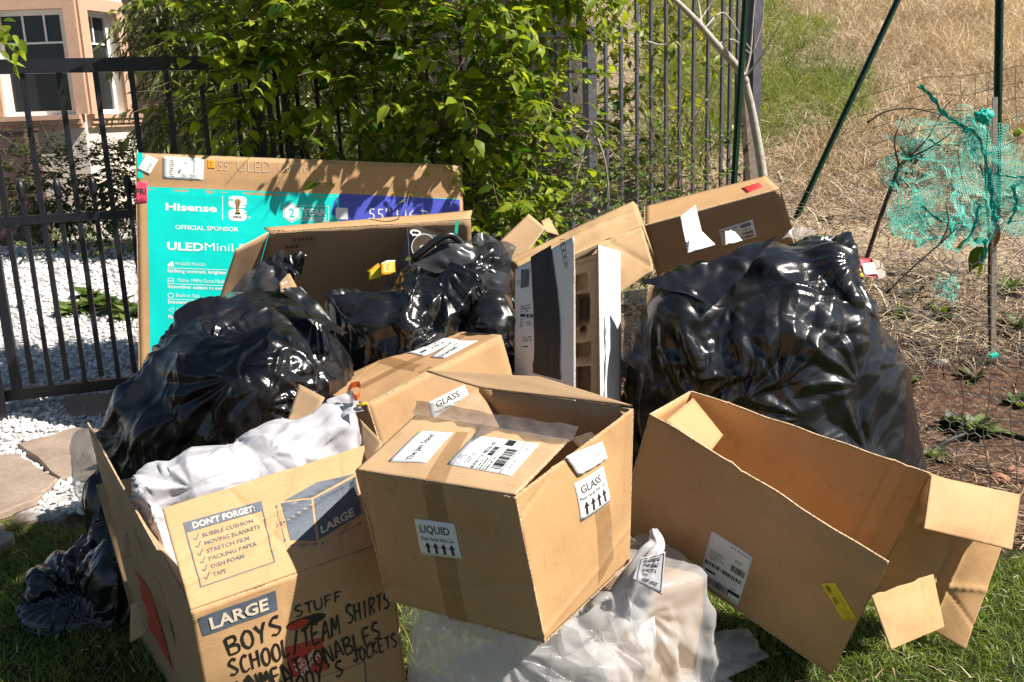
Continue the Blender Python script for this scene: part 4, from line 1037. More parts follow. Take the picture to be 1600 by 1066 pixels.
# the vine over the railing; where its shade would cover the sunny left of the television carton the growth is thin
_a, _b, _c = P(213, 240, 4.32), P(720, 260, 4.60), P(218, 560, 4.19); _n = nrm(np.cross(_b - _a, _c - _a))
def off_carton(pos):
    r = np.random.default_rng(5); t = ((pos - _a) @ _n) / (SUN @ _n); q = pos - t[:, None] * SUN - _a
    u = q @ nrm(_b - _a) / np.linalg.norm(_b - _a); v = q @ nrm(_c - _a) / np.linalg.norm(_c - _a)
    on = (t > 0) & (u > -.05) & (u < 1.02) & (v > -.05) & (v < 1.1)
    p = np.where(u < .36, .93, np.where(v > .17 + .22 * (u - .36), .85, .12))
    c = (pos - CAM) @ RC; px = CX + F * c[:, 0] / -c[:, 2]; py = CY - F * c[:, 1] / -c[:, 2]
    thin = ((px > 885) & (py > 60) & (r.random(len(pos)) < .62)) | ((px < 335) & (py > 55) & (r.random(len(pos)) < .8))
    return ~((on & (r.random(len(pos)) < p)) | thin)
vb = [((-1.10, 5.15, 1.55), (.62, .5, .85)), ((-.55, 5.0, 1.75), (.75, .6, 1.0)), ((-.12, 5.0, 1.75), (.52, .6, 1.05)), ((.05, 5.2, 1.15), (.36, .40, .7)), ((-.55, 5.3, 1.0), (.9, .35, .6)), ((-.9, 5.0, 2.15), (.7, .35, .4)), ((-.05, 4.75, 2.1), (.45, .45, .5)), ((-1.35, 5.0, 1.75), (.28, .25, .40)), ((-1.0, 4.95, 1.85), (.4, .25, .35)), ((.3, 5.0, 2.35), (.5, .5, .4))]
plant('climbing_vine', 'dense leafy green vine spilling over the iron railing above the television carton', 'vine', (-.45, 5.3, 0), vb, 1000, .38, 11.0, .108, OV, 'vine_leaf', 5, parts=300, droop=.25, sun=.9, hang=-.02, up_bias=.6, inner=.35, keep=off_carton,
      trunk=[([(-.4, 5.35, 0), (-.45, 5.3, .6), (-.3, 5.2, 1.2), (-.5, 5.1, 1.8)], .035), ([(.1, 5.4, .1), (.05, 5.35, .7), (.2, 5.3, 1.4)], .025), ([(-.9, 5.4, 0), (-.95, 5.3, .7), (-1.1, 5.2, 1.4)], .025)])
# bright shrub behind the railings
plant('leafy_shrub', 'yellow-green sunlit shrub growing behind the iron railing', 'shrub', (.9, 7.0, .9), [((.75, 7.0, 1.75), (.42, .3, .8)), ((1.1, 7.05, 1.6), (.35, .3, .65)), ((.5, 6.9, 2.3), (.5, .3, .5)), ((.9, 7.0, 1.1), (.5, .3, .4)), ((1.0, 7.1, 2.3), (.45, .3, .4))], 210, .45, 8, .105, OV[:3], 'vine_yellow', 15, parts=60, droop=.9)
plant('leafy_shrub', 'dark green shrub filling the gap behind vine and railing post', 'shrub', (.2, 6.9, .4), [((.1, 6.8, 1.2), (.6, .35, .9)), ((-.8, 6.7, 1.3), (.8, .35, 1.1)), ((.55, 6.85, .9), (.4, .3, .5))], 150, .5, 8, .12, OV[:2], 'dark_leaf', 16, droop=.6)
# long-leaved tree left of the vine
plant('fruit_tree', 'loose fruit tree with long narrow curled leaves right of the house bay', 'tree', (-2.9, 10.6, 0), [((-2.95, 10.5, 2.25), (.65, .7, .75)), ((-2.3, 10.4, 1.9), (.85, .7, 1.0)), ((-2.75, 10.3, 1.35), (.6, .6, .55)), ((-2.5, 10.6, 2.8), (1.0, .6, .55)), ((-3.32, 10.5, 2.2), (.36, .5, .8)), ((-3.3, 10.4, 1.45), (.30, .4, .5))], 600, .6, 15, .18, NR, 'peach_leaf', 17, parts=120, droop=1.1,
      trunk=[([(-2.9, 10.6, 0), (-2.85, 10.6, .7), (-2.9, 10.5, 1.4), (-2.7, 10.5, 2.2)], .06), ([(-2.85, 10.6, .8), (-2.6, 10.5, 1.4), (-2.4, 10.4, 2.1)], .035)], stem_m='bark', up_bias=.5)
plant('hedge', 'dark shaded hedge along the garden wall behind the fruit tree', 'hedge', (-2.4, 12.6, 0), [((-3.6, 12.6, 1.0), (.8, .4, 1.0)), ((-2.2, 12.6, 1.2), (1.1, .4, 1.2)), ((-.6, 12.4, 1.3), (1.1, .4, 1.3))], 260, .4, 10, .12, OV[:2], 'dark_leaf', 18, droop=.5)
# shrubs under the bay
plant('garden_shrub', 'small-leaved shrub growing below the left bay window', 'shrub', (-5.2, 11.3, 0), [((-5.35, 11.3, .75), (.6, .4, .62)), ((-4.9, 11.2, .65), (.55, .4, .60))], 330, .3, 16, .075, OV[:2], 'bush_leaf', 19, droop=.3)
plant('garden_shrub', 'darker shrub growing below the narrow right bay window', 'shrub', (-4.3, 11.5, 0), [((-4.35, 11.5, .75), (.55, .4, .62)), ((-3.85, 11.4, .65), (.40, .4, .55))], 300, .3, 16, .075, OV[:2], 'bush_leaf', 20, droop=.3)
plant('low_hedge', 'low clipped green hedge at the far edge of the white gravel', 'hedge', (-4.4, 10.3, 0), [((-4.7, 10.3, .16), (.6, .25, .2)), ((-4.1, 10.4, .16), (.6, .25, .2))], 90, .15, 16, .05, OV[:2], 'weed_leaf', 21, droop=.2, stem_r=0)
# rosettes in the gravel
def rosette(px, py, n, size, label, m='weed_leaf', seed=0, group=None, tpl=None, name='leafy_plant', up=.7):
    r = np.random.default_rng(seed); c = hit(px, py); t = thing(name, label, 'plant', c, group)
    az = np.linspace(0, 2 * math.pi * 2.4, n) + r.normal(0, .25, n); el = r.uniform(.25, 1.1, n)
    ax = np.stack([np.cos(az) * np.cos(el), np.sin(az) * np.cos(el), np.sin(el)], -1); upv = np.stack([-np.cos(az) * np.sin(el), -np.sin(az) * np.sin(el), np.cos(el)], -1)
    leaf_parts(t, tpl or [leaf_template('round', .15, .6, 1.0), leaf_template('ovate', .2, .5)], np.repeat((c + (0, 0, .01))[None], n, 0) + ax * size * .2, basis(ax, upv + r.normal(0, .2, (n, 3))), size * r.uniform(.6, 1.15, n), M[m])
    return t
for k, (px, py, s_) in enumerate(((112, 494, .20), (150, 486, .26), (185, 492, .26), (205, 500, .22), (140, 470, .2))):
    rosette(px, py, 34, s_ * .62, ('leftmost of five leafy plants in the white gravel behind the gate', 'biggest middle leafy plant in the white gravel behind the gate', 'leafy plant in the gravel just left of the one by the television carton', 'leafy plant in the gravel touching the television carton edge', 'small leafy plant in the gravel behind the leftmost one')[k], seed=30 + k, group='leafy plants in the gravel')
# weeds and undergrowth
LB = [lobed_template(.3)]
rosette(1525, 680, 30, .11, 'bright leafy weed inside the loop of black hose', seed=40, tpl=LB + OV[:1], name='weed')
rosette(1490, 672, 20, .10, 'darker low weed touching the chicken wire, left of the leafy weed', seed=41, tpl=LB, m='bush_leaf', name='weed')
rosette(1458, 722, 9, .09, 'single pale lobed weed against the edge of the large black bag', seed=42, tpl=LB, name='weed')
for k, (px, py, n_, sz_, lab) in enumerate(((1428, 470, 14, .08, 'small dark weed just right of the big black bag shoulder'), (1470, 500, 18, .09, 'spreading weed in the mulch below the netting'), (1590, 520, 16, .11, 'weed at the right edge beside the wooden stake'), (1420, 600, 12, .07, 'low weed in the dark mulch behind the chicken wire'), (1520, 600, 14, .08, 'low weed just left of the wooden stake foot'), (1575, 460, 16, .10, 'weed on the slope behind the wooden stake'), (1290, 350, 12, .07, 'small weed on the slope beside the leaning stake foot'))):
    rosette(px, py, n_, sz_, lab, seed=60 + k, tpl=OV[:2], name='weed', m='weed_leaf' if k % 2 else 'bush_leaf')
rosette(1590, 640, 12, .10, 'lobed weed at the right edge under the wooden stake', seed=43, tpl=LB, name='weed')
rosette(1400, 500, 16, .09, 'small green weed in the mulch right of the black bag', seed=44, tpl=OV[:2], name='weed')
plant('undergrowth', 'pale green sprawling undergrowth at the foot of the railing post', 'weeds', tpos(.25, 5.3), [((.15, 5.1, .8), (.4, .2, .4)), ((.5, 5.3, .78), (.4, .2, .36)), ((.85, 5.5, .84), (.35, .2, .34)), ((1.15, 5.8, .95), (.25, .2, .3))], 240, .26, 13, .045, OV[:3], 'weed_leaf', 22, parts=60, droop=.4, stem_m='vine_stem', stem_r=.0025)
plant('undergrowth', 'thin reddish weeds in front of the thin railing pickets', 'weeds', tpos(1.1, 5.9), [((.95, 5.85, 1.0), (.35, .15, .35)), ((1.3, 6.0, .95), (.25, .15, .2))], 46, .4, 8, .05, OV[:2], 'weed_leaf', 23, parts=30, droop=.3, stem_m='stem', stem_r=.003)
plant('undergrowth', 'scrubby weeds beside the long carton on the slope', 'weeds', tpos(1.62, 5.0), [((1.55, 5.0, .62), (.12, .1, .22)), ((1.72, 5.2, .60), (.12, .1, .16))], 26, .25, 11, .035, OV[:2], 'weed_leaf', 24, droop=.3, stem_m='stem', stem_r=.0025)
def twigs(label, paths, r, m, name='dead_twig', cat='twig', group=None):
    t = thing(name, label, cat, P(*paths[0][0]), group)
    for p in paths:
        c = bez([P(*q) for q in p], 5); mb = MB(); mb.tube(c, np.linspace(r, r * .45, len(c)), 5); mb.build('stem', M[m], t, True)
    return t
twigs('dry pale twigs leaning across the railing post', [[(890, 320, 5.0), (905, 260, 5.0), (922, 195, 5.1)], [(922, 190, 5.0), (945, 250, 4.95), (953, 320, 4.9)], [(870, 275, 5.0), (900, 258, 5.0), (925, 238, 5.1)], [(885, 190, 5.0), (930, 215, 5.0), (970, 250, 5.1)]], .006, 'wood_grey')
twigs('thin brown twigs sloping through the railing pickets', [[(955, 210, 6.0), (985, 250, 6.0), (1005, 272, 6.0)], [(1080, 310, 5.8), (1092, 285, 5.8), (1104, 265, 5.8)], [(1003, 170, 6.1), (1030, 240, 6.1), (1060, 300, 6.0)], [(1066, 300, 6.1), (1064, 250, 6.1), (1060, 190, 6.1)]], .004, 'vine_stem')
# bare pale-barked tree at the end of the railing
def bare_tree():
    t = thing('bare_tree', 'small bare tree with smooth pale bark at the end of the railing', 'tree', tpos(P(1200, 400, 5.6)[0], 5.6))
    def limb(nm, pts, r0, r1, par_):
        c = bez([P(*q) for q in pts], 6); mb = MB(); mb.tube(c, np.linspace(r0, r1, len(c)), 8); return mb.build(nm, M['bark_pale'], par_, True)
    tr = limb('trunk', [(1206, 430, 5.6), (1194, 290, 5.6), (1178, 190, 5.6), (1163, 122, 5.58)], .030, .022, t)
    b = limb('branch', [(1165, 128, 5.58), (1148, 100, 5.5), (1118, 68, 5.4), (1090, 35, 5.35), (1060, 5, 5.3), (1030, -20, 5.2)], .024, .012, t)
    for pts, r in (([(1163, 122, 5.58), (1172, 85, 5.6), (1176, 40, 5.6), (1180, -10, 5.6)], .008), ([(1164, 120, 5.58), (1185, 95, 5.5), (1205, 62, 5.45), (1222, 32, 5.4)], .007), ([(1120, 70, 5.4), (1145, 62, 5.45), (1172, 84, 5.5)], .006),
                   ([(1096, 40, 5.36), (1092, 10, 5.4), (1085, -15, 5.4)], .009), ([(1090, 36, 5.35), (1105, 15, 5.4), (1118, -10, 5.4)], .006), ([(1100, 45, 5.37), (1130, 20, 5.5), (1160, 60, 5.5), (1178, 84, 5.5)], .005), ([(1010, 65, 5.4), (1040, 70, 5.4), (1075, 50, 5.35), (1092, 36, 5.35)], .006), ([(1176, 84, 5.5), (1190, 40, 5.5), (1194, 0, 5.5)], .004)):
        limb('twig', pts, r, r * .4, t)
bare_tree()
# a leafy twig hanging in at the top left
def left_twig():
    t = thing('leafy_branch', 'bright green leafy twig hanging in at the picture edge above the gate', 'branch', P(-20, 20, 3.9))
    r = np.random.default_rng(8); c = bez([P(-40, 30, 3.9), P(0, 45, 3.9), P(25, 65, 3.88)], 6); mb = MB(); mb.tube(c, .003, 5); mb.build('stem', M['vine_stem'], t)
    pts = [(5, 32), (12, 48), (22, 55), (30, 62), (20, 72), (28, 80), (8, 62), (2, 78), (34, 70), (16, 40), (12, 95), (24, 100), (0, 50), (-5, 40), (6, 70)]
    pos = np.array([P(x, y, 3.9 + r.normal(0, .03)) for x, y in pts]); ax = np.array([[r.normal(.4, .5), r.normal(-.2, .3), r.normal(-.5, .4)] for _ in pts]); up = np.array([nrm([r.normal(0, .3), -.5, .8]) for _ in pts])
    leaf_parts(t, OV[:3], pos, basis(ax, up), r.uniform(.045, .075, len(pts)), M['vine_leaf'])
left_twig()

# ------------------------------------------------------------------ stakes, wire, netting, hose
def post(name, label, cat, a, b, w, m, tee=False, base=True):
    a, b = P(*a), P(*b); t = thing(name, label, cat, b if base else b)
    mb = MB(); d = nrm(a - b); mb.bar(b - d * .15, a, w, w * .35, (0, 1, 0)); o = mb.build('shaft', M[m], t)
    if tee:
        mb = MB(); mb.bar(b - d * .15 + (0, -w * .5, 0), a + (0, -w * .5, 0), w * .3, w * .7, (0, 1, 0)); mb.build('rib', M[m], t)
    return t
post('fence_stake', 'upright dark green steel stake at the end of the railing', 'stake', (1167, -30, 5.4), (1146, 295, 5.4), .034, 'green_post', True)
post('fence_stake', 'dark green stake leaning steeply across the dry slope', 'stake', (1412, -20, 6.2), (1257, 312, 6.2), .036, 'green_post', True)
post('fence_stake', 'upright green steel stake behind the netted sapling', 'stake', (1562, -25, 5.3), (1557, 300, 5.3), .04, 'green_post', True)
t_ = post('wooden_stake', 'thin weathered wooden stake tied beside the netted sapling', 'stake', (1554.5, 152, 4.55), (1552, 575, 4.55), .024, 'wood_grey')
c = P(1553, 556, 4.53); mb = MB(); mb.box(c, [.02, 0, .004], [0, .02, 0], [0, 0, .008]); mb.build('tie', M['net_teal'], t_)
post('wooden_stake', 'brown wooden slat leaning by the bare tree', 'slat', (1158, 143, 5.75), (1170, 300, 5.75), .03, 'bark')
post('wooden_stake', 'grey board standing behind the bare tree trunk', 'slat', (1164, 150, 5.9), (1180, 300, 5.9), .07, 'wood_grey')
def wire_fence():
    t = thing('chicken_wire', 'sagging hexagonal chicken wire round the mulch bed', 'fence', (1.55, 3.5, 0)); mb = MB(); c = .026; r = .0019
    A, B = P(1350, 500, 3.75), P(1640, 500, 3.35); d = (B - A) * [1, 1, 0]; L = np.linalg.norm(d); d /= L
    def at_(s, z):
        q = A * [1, 1, 0] + d * s; sag = .03 * pnoise(np.array([[s * 3, z * 4, 0]]), 1, 4)[0] + .05 * math.sin(s * 2.2) * z
        return q + np.array([-d[1] * sag, d[0] * sag - .10 * z, z * 1.0 - .03])
    nx = int(L / (c * 1.73)); nz = 22
    for i in range(nx):
        for j in range(nz):
            x = i * c * 1.73 + (j % 2) * c * .866; z = j * c * 1.5
            p0, p1, p2, p3 = at_(x, z), at_(x + c * .866, z + c * .5), at_(x + c * 1.732, z), at_(x + c * .866, z + c * 1.5)
            for a, b in ((p0, p1), (p1, p2), (p1, p3)): mb.tube([a, b], r, 3, False)
    o = mb.build('wire_mesh', M['wire'], t); o['kind'] = 'stuff'
    u = thing('welded_wire', 'dark rectangular welded wire standing by the hose at the right edge', 'fence', P(1570, 800, 3.25)); 
    for i in range(5):
        p = [P(1500 + i * 42 + 6 * math.sin(k * 1.7 + i), 590 + k * 42, 3.3 - .01 * k) for k in range(6)]; m_ = MB(); m_.tube(bez(p, 3), .0016, 4); m_.build('wire', M['wire_dark'], u)
    for j in range(5):
        p = [P(1500 + k * 45, 610 + j * 42 + 5 * math.sin(k * 1.3 + j) + k * 4, 3.3) for k in range(5)]; m_ = MB(); m_.tube(bez(p, 3), .0016, 4); m_.build('wire', M['wire_dark'], u)
    u = thing('field_fence', 'rusty square field wire sagging along the slope behind the netting', 'fence', hit(1500, 330))
    for j, dy in enumerate((0, 28, 52, 80, 110)):
        p = [P(x, y + dy + 3 * math.sin(x * .05 + j), 5.4) for x, y in ((1335, 158), (1390, 138), (1450, 122), (1510, 118), (1570, 108), (1640, 92))]; m_ = MB(); m_.tube(bez(p, 4), .0018, 4); m_.build('wire', M['wire_dark'], u)
    for k, x in enumerate(range(1500, 1640, 22)):
        p = [P(x + 2 * math.sin(q + k), 118 - (x - 1510) * .13 + q * 28, 5.4) for q in range(6)]; m_ = MB(); m_.tube(bez(p, 3), .0015, 4); m_.build('wire', M['wire_dark'], u)
wire_fence()
def hose():
    c = bez([hit(1452, 712, .02), hit(1475, 692, .02), hit(1505, 680, .02), hit(1545, 676, .02), hit(1590, 682, .02), hit(1640, 700, .02)], 8); mb = MB(); mb.tube(c, .011, 8)
    tag(mb.build('garden_hose', M['rubber'], None, True), 'black garden hose curving over the mulch bed', 'hose')
hose()
def sapling():
    t = thing('sapling', 'dark bare sapling leaning right under the teal netting', 'sapling', P(1338, 445, 4.5))
    def limb(nm, pts, r0, r1): c = bez([P(*q) for q in pts], 5); mb = MB(); mb.tube(c, np.linspace(r0, r1, len(c)), 6); mb.build(nm, M['stem'], t, True)
    limb('trunk', [(1338, 450, 4.5), (1352, 410, 4.5), (1372, 350, 4.5), (1390, 300, 4.5), (1405, 262, 4.5), (1422, 245, 4.5)], .011, .009)
    for pts in ([(1422, 245, 4.5), (1450, 215, 4.5), (1475, 170, 4.5), (1490, 155, 4.5)], [(1422, 247, 4.5), (1455, 230, 4.45), (1492, 204, 4.4)], [(1355, 192, 4.5), (1385, 174, 4.5), (1430, 170, 4.5), (1480, 182, 4.5), (1520, 190, 4.55)], [(1405, 262, 4.5), (1398, 220, 4.5), (1412, 180, 4.5)], [(1392, 296, 4.5), (1402, 300, 4.45)], [(1420, 246, 4.5), (1408, 225, 4.55), (1440, 190, 4.6)]): limb('branch', pts, .005, .0018)
    r = np.random.default_rng(3); n = 36
    pos = np.array([P(r.uniform(1395, 1440), r.uniform(225, 300), 4.5 + r.normal(0, .04)) for _ in range(n)]); leaf_parts(t, OV[:2], pos, basis(r.normal(size=(n, 3)), np.tile([0, -.3, 1.], (n, 1)) + r.normal(0, .4, (n, 3))), r.uniform(.02, .04, n), M['bush_leaf'])
    u = thing('sapling', 'thin upright sapling tied to the wooden stake inside the netting', 'sapling', hit(1548, 575))
    c = bez([P(1549, 580, 4.62), P(1546, 480, 4.62), P(1546, 380, 4.62), P(1540, 280, 4.6), P(1543, 200, 4.6)], 5); mb = MB(); mb.tube(c, np.linspace(.01, .005, len(c)), 6); mb.build('trunk', M['stem'], u, True)
    for pts in ([(1546, 385, 4.6), (1565, 350, 4.6), (1600, 345, 4.6), (1640, 330, 4.6)], [(1545, 330, 4.6), (1510, 300, 4.55), (1495, 232, 4.5)], [(1545, 240, 4.6), (1575, 225, 4.6), (1620, 205, 4.6)], [(1545, 300, 4.6), (1520, 232, 4.6), (1490, 228, 4.55)]): c = bez([P(*q) for q in pts], 5); mb = MB(); mb.tube(c, np.linspace(.004, .0015, len(c)), 5); mb.build('branch', M['stem'], u, True)
    L = [((1520, 370), (-.7, -.2, -.3), .10), ((1535, 385), (-.5, -.2, -.9), .13), ((1530, 395), (.1, -.3, -1), .12), ((1520, 378), (.6, -.2, .1), .08), ((1590, 200), (.5, -.3, -.4), .08), ((1585, 215), (.3, 0, .6), .06)]
    leaf_parts(u, [leaf_template('narrow', .6, .4), OV[0]], np.array([P(*q[0], 4.55) for q in L]), basis(np.array([q[1] for q in L], float), np.tile([0, -.6, .7], (len(L), 1))), np.array([q[2] for q in L]), M['vine_leaf'])
    leaf_parts(u, [leaf_template('narrow', .8, .3)], np.array([P(1558, 348, 4.5)]), basis(np.array([[.1, 0, -1.]]), np.array([[0, -1., .2]])), np.array([.13]), plain('dead_leaf', (.42, .16, .06), .7), 'dead_leaf')
    twigs('dark twig rising out of the mulch right of the large black bag', [[(1385, 458, 4.3), (1430, 415, 4.3), (1470, 380, 4.3), (1500, 352, 4.3)], [(1470, 380, 4.3), (1482, 350, 4.32), (1478, 320, 4.35)]], .006, 'stem')
sapling()
def netting():
    t = thing('plant_netting', 'torn teal netting draped over both saplings and the stake', 'netting', P(1480, 400, 4.5)); r = np.random.default_rng(4)
    def sheet(q, n, m_, seed, w=.0011, amp=.06, drop=.0):
        q = [P(*c) for c in q]; U, V = np.meshgrid(np.linspace(0, 1, n), np.linspace(0, 1, m_))
        p = q[0] * ((1 - U) * (1 - V))[..., None] + q[1] * (U * (1 - V))[..., None] + q[2] * (U * V)[..., None] + q[3] * ((1 - U) * V)[..., None]
        k = np.stack([U * 3, V * 3, 0 * U + seed], -1); wv = np.stack([pnoise(k, 1.3, seed), pnoise(k, 1.3, seed + 1), pnoise(k, 1.3, seed + 2)], -1)
        p = p + amp * .8 * wv + amp * .18 * np.stack([pnoise(k, 4, seed + 3), pnoise(k, 4, seed + 4), pnoise(k, 4, seed + 5)], -1)
        mb = []; F_ = []; off = 0; tear = pnoise(k, 2.2, seed + 8)
        keep = (tear > -.95) & (np.minimum(np.minimum(U, 1 - U), np.minimum(V, 1 - V)) > .11 * (1 + 1.3 * pnoise(k, 1.9, seed + 12)))
        for A_, K_ in ((p, keep), (p.transpose(1, 0, 2), keep.T)):
            T = np.gradient(A_, axis=1); T /= np.linalg.norm(T, axis=-1, keepdims=True) + 1e-9; sd = np.cross(T, [0.2, -1, .3]); sd /= np.linalg.norm(sd, axis=-1, keepdims=True) + 1e-9
            a, b = A_ - sd * w, A_ + sd * w; R_, C_ = A_.shape[:2]; V_ = np.concatenate([a.reshape(-1, 3), b.reshape(-1, 3)])
            i = np.arange(R_)[:, None] * C_ + np.arange(C_ - 1)[None]; kk = (K_[:, :-1] & K_[:, 1:]).ravel(); i = i.ravel()[kk]
            F_.append(np.stack([i, i + 1, i + 1 + R_ * C_, i + R_ * C_], -1) + off); mb.append(V_); off += len(V_)
        return np.vstack(mb), np.vstack(F_)
    for k, (q, n, m_, w, amp) in enumerate((([(1362, 205, 4.52), (1640, 150, 4.60), (1640, 385, 4.48), (1372, 400, 4.42)], 84, 60, .0011, .05), ([(1375, 190, 4.45), (1530, 150, 4.55), (1545, 300, 4.45), (1400, 270, 4.4)], 34, 26, .0007, .06), ([(1370, 230, 4.5), (1420, 270, 4.45), (1480, 400, 4.35), (1385, 385, 4.4)], 30, 34, .0008, .06),
            ([(1480, 300, 4.45), (1550, 290, 4.5), (1560, 400, 4.42), (1470, 400, 4.35)], 46, 46, .0010, .05), ([(1555, 272, 4.5), (1640, 278, 4.5), (1640, 345, 4.45), (1560, 345, 4.45)], 40, 30, .0010, .05), ([(1425, 320, 4.42), (1490, 330, 4.42), (1500, 395, 4.38), (1400, 390, 4.4)], 34, 34, .0010, .05), ([(1480, 175, 4.5), (1545, 170, 4.5), (1550, 260, 4.45), (1500, 250, 4.45)], 36, 36, .0009, .05), ([(1455, 430, 4.3), (1500, 425, 4.3), (1505, 470, 4.25), (1460, 470, 4.25)], 16, 18, .0008, .04))):
        V, Fc = sheet(q, n, m_, 10 + k * 9, w, amp); o = mesh('net_sheet', V, Fc, M['net_teal'], t); o['kind'] = 'stuff'
    for k, (pts, w) in enumerate((([(1436, 134, 4.4), (1455, 150, 4.4), (1475, 178, 4.4), (1500, 195, 4.42), (1512, 208, 4.42)], .035), ([(1462, 196, 4.4), (1490, 192, 4.4), (1520, 205, 4.45), (1535, 225, 4.45)], .02), ([(1452, 218, 4.4), (1470, 228, 4.4), (1500, 222, 4.4), (1540, 205, 4.42)], .02), ([(1530, 215, 4.5), (1540, 250, 4.45), (1548, 300, 4.42), (1552, 345, 4.42)], .03), ([(1545, 265, 4.42), (1550, 310, 4.42), (1556, 348, 4.4)], .045), ([(1553, 272, 4.45), (1580, 276, 4.45), (1640, 280, 4.45)], .03), ([(1582, 290, 4.45), (1588, 320, 4.45), (1576, 350, 4.45)], .03), ([(1538, 375, 4.4), (1540, 395, 4.4), (1534, 412, 4.4)], .035), ([(1440, 322, 4.4), (1470, 345, 4.4), (1500, 350, 4.4)], .02), ([(1495, 395, 4.35), (1520, 360, 4.38), (1530, 320, 4.4)], .035))):
        c = bez([P(*p) for p in pts], 8); n = len(c); rows = []
        for j in range(5):
            f = (j - 2) / 2.; ww = w * .24 * f * (1 + .3 * np.sin(np.arange(n) * .9 + k)); rows.append(c + np.stack([ww * .8, .012 * np.cos(np.arange(n) * 1.3 + j * 2), ww * .55], -1))
        mesh('net_strand', np.array(rows).reshape(-1, 3), grid_faces(5, n, False), M['net_teal'], t, True)
    c = P(1537, 182, 4.5); n, m_ = 26, 14; th, ph = np.meshgrid(np.linspace(0.1, 3.04, m_), np.linspace(0, 2 * math.pi, n, endpoint=False), indexing='ij'); D = np.stack([np.sin(th) * np.cos(ph), np.sin(th) * np.sin(ph), np.cos(th)], -1)
    V = c + D * [.036, .03, .028] * (1 + .9 * pnoise(D, 5, 3))[..., None]; mesh('net_knot', V.reshape(-1, 3), grid_faces(m_, n), M['net_teal'], t)
netting()
def odds():
    for k, (px, py, s_) in enumerate(((1588, 748, .045), (1562, 752, .03))):
        c = hit(px, py); r = np.random.default_rng(k); n, m_ = 16, 10; th, ph = np.meshgrid(np.linspace(0.05, 3.09, m_), np.linspace(0, 2 * math.pi, n, endpoint=False), indexing='ij'); D = np.stack([np.sin(th) * np.cos(ph), np.sin(th) * np.sin(ph), np.cos(th)], -1)
        V = c + (0, 0, s_ * .3) + D * np.array([1.2, 1, .65]) * s_ * (1 + .35 * pnoise(D, 2.2, k))[..., None]
        tag(mesh('rock', V.reshape(-1, 3), grid_faces(m_, n), plain('red_rock', (.36, .17, .11), .9, .3, 30, bump=.5)), ('large reddish rock in the mulch at the right edge', 'small reddish stone left of the larger rock')[k], 'rock')
    for k, (px, py) in enumerate(((1495, 430), (1470, 575), (1440, 540))):
        c = hit(px, py); D = None; mb = MB(); mb.tube([c + (-.06, 0, .015), c + (-.02, 0, .025), c + (.03, .01, .022), c + (.06, .02, .01)], [.008, .025, .02, .006], 7)
        tag(mb.build('stone', M['wood_grey'], None, True), ('long pale stone lying below the teal netting', 'flat pale stone in the mulch beside the hose', 'pale stone in the mulch beside the black bag')[k], 'stone')
    t = thing('crushed_packet', 'crushed red and grey packet behind the large black bag', 'packet', hit(1368, 440))
    Panel('printed_side', par((1342, 402, 4.40), (1362, 403, 4.40), (1372, 434, 4.30), (1346, 431, 4.30)), 'scrap_red', t, n=(10, 10), warp=.012, seed=91, edge=None, t=.001)
    q = Panel('white_side', par((1362, 404, 4.39), (1378, 408, 4.42), (1386, 434, 4.34), (1373, 437, 4.29)), 'wood_grey', t, n=(8, 8), warp=.01, seed=92, edge=None, t=.001)
    q = Panel('white_patch', par((1346, 412, 4.36), (1364, 410, 4.36), (1372, 428, 4.31), (1350, 430, 4.31)), 'label', t, n=(5, 5), warp=.003, seed=93, edge=None, t=.001)
    q = Panel('yellow_corner', par((1338, 422, 4.3), (1344, 420, 4.3), (1350, 432, 4.28), (1340, 434, 4.28)), 'yellow_sticker', t, n=(3, 3), warp=.002, seed=94, edge=None, t=.001)
odds()

# added tree out of view, its crown shaped to shade the lawn at the left
plant('added_shade_tree', 'added out-of-view tree whose crown is shaped to shade the grass and bags', 'tree', (-2.5, .7, 0), [((-1.1, 1.35, 3.0), (.7, .55, .42)), ((-.3, 1.6, 3.05), (.55, .5, .35)), ((.22, 1.75, 3.0), (.30, .30, .3)), ((.78, 1.9, 3.0), (.30, .26, .3))], 480, .25, 16, .12, OV[:3], 'vine_leaf', 77, droop=.3,
      trunk=[([(-2.5, .7, 0), (-2.45, .72, .9), (-2.35, .8, 1.8), (-1.9, 1.0, 2.6), (-1.0, 1.3, 2.95), (0, 1.6, 3.0), (.5, 1.8, 3.05)], .09)], stem_m='bark')
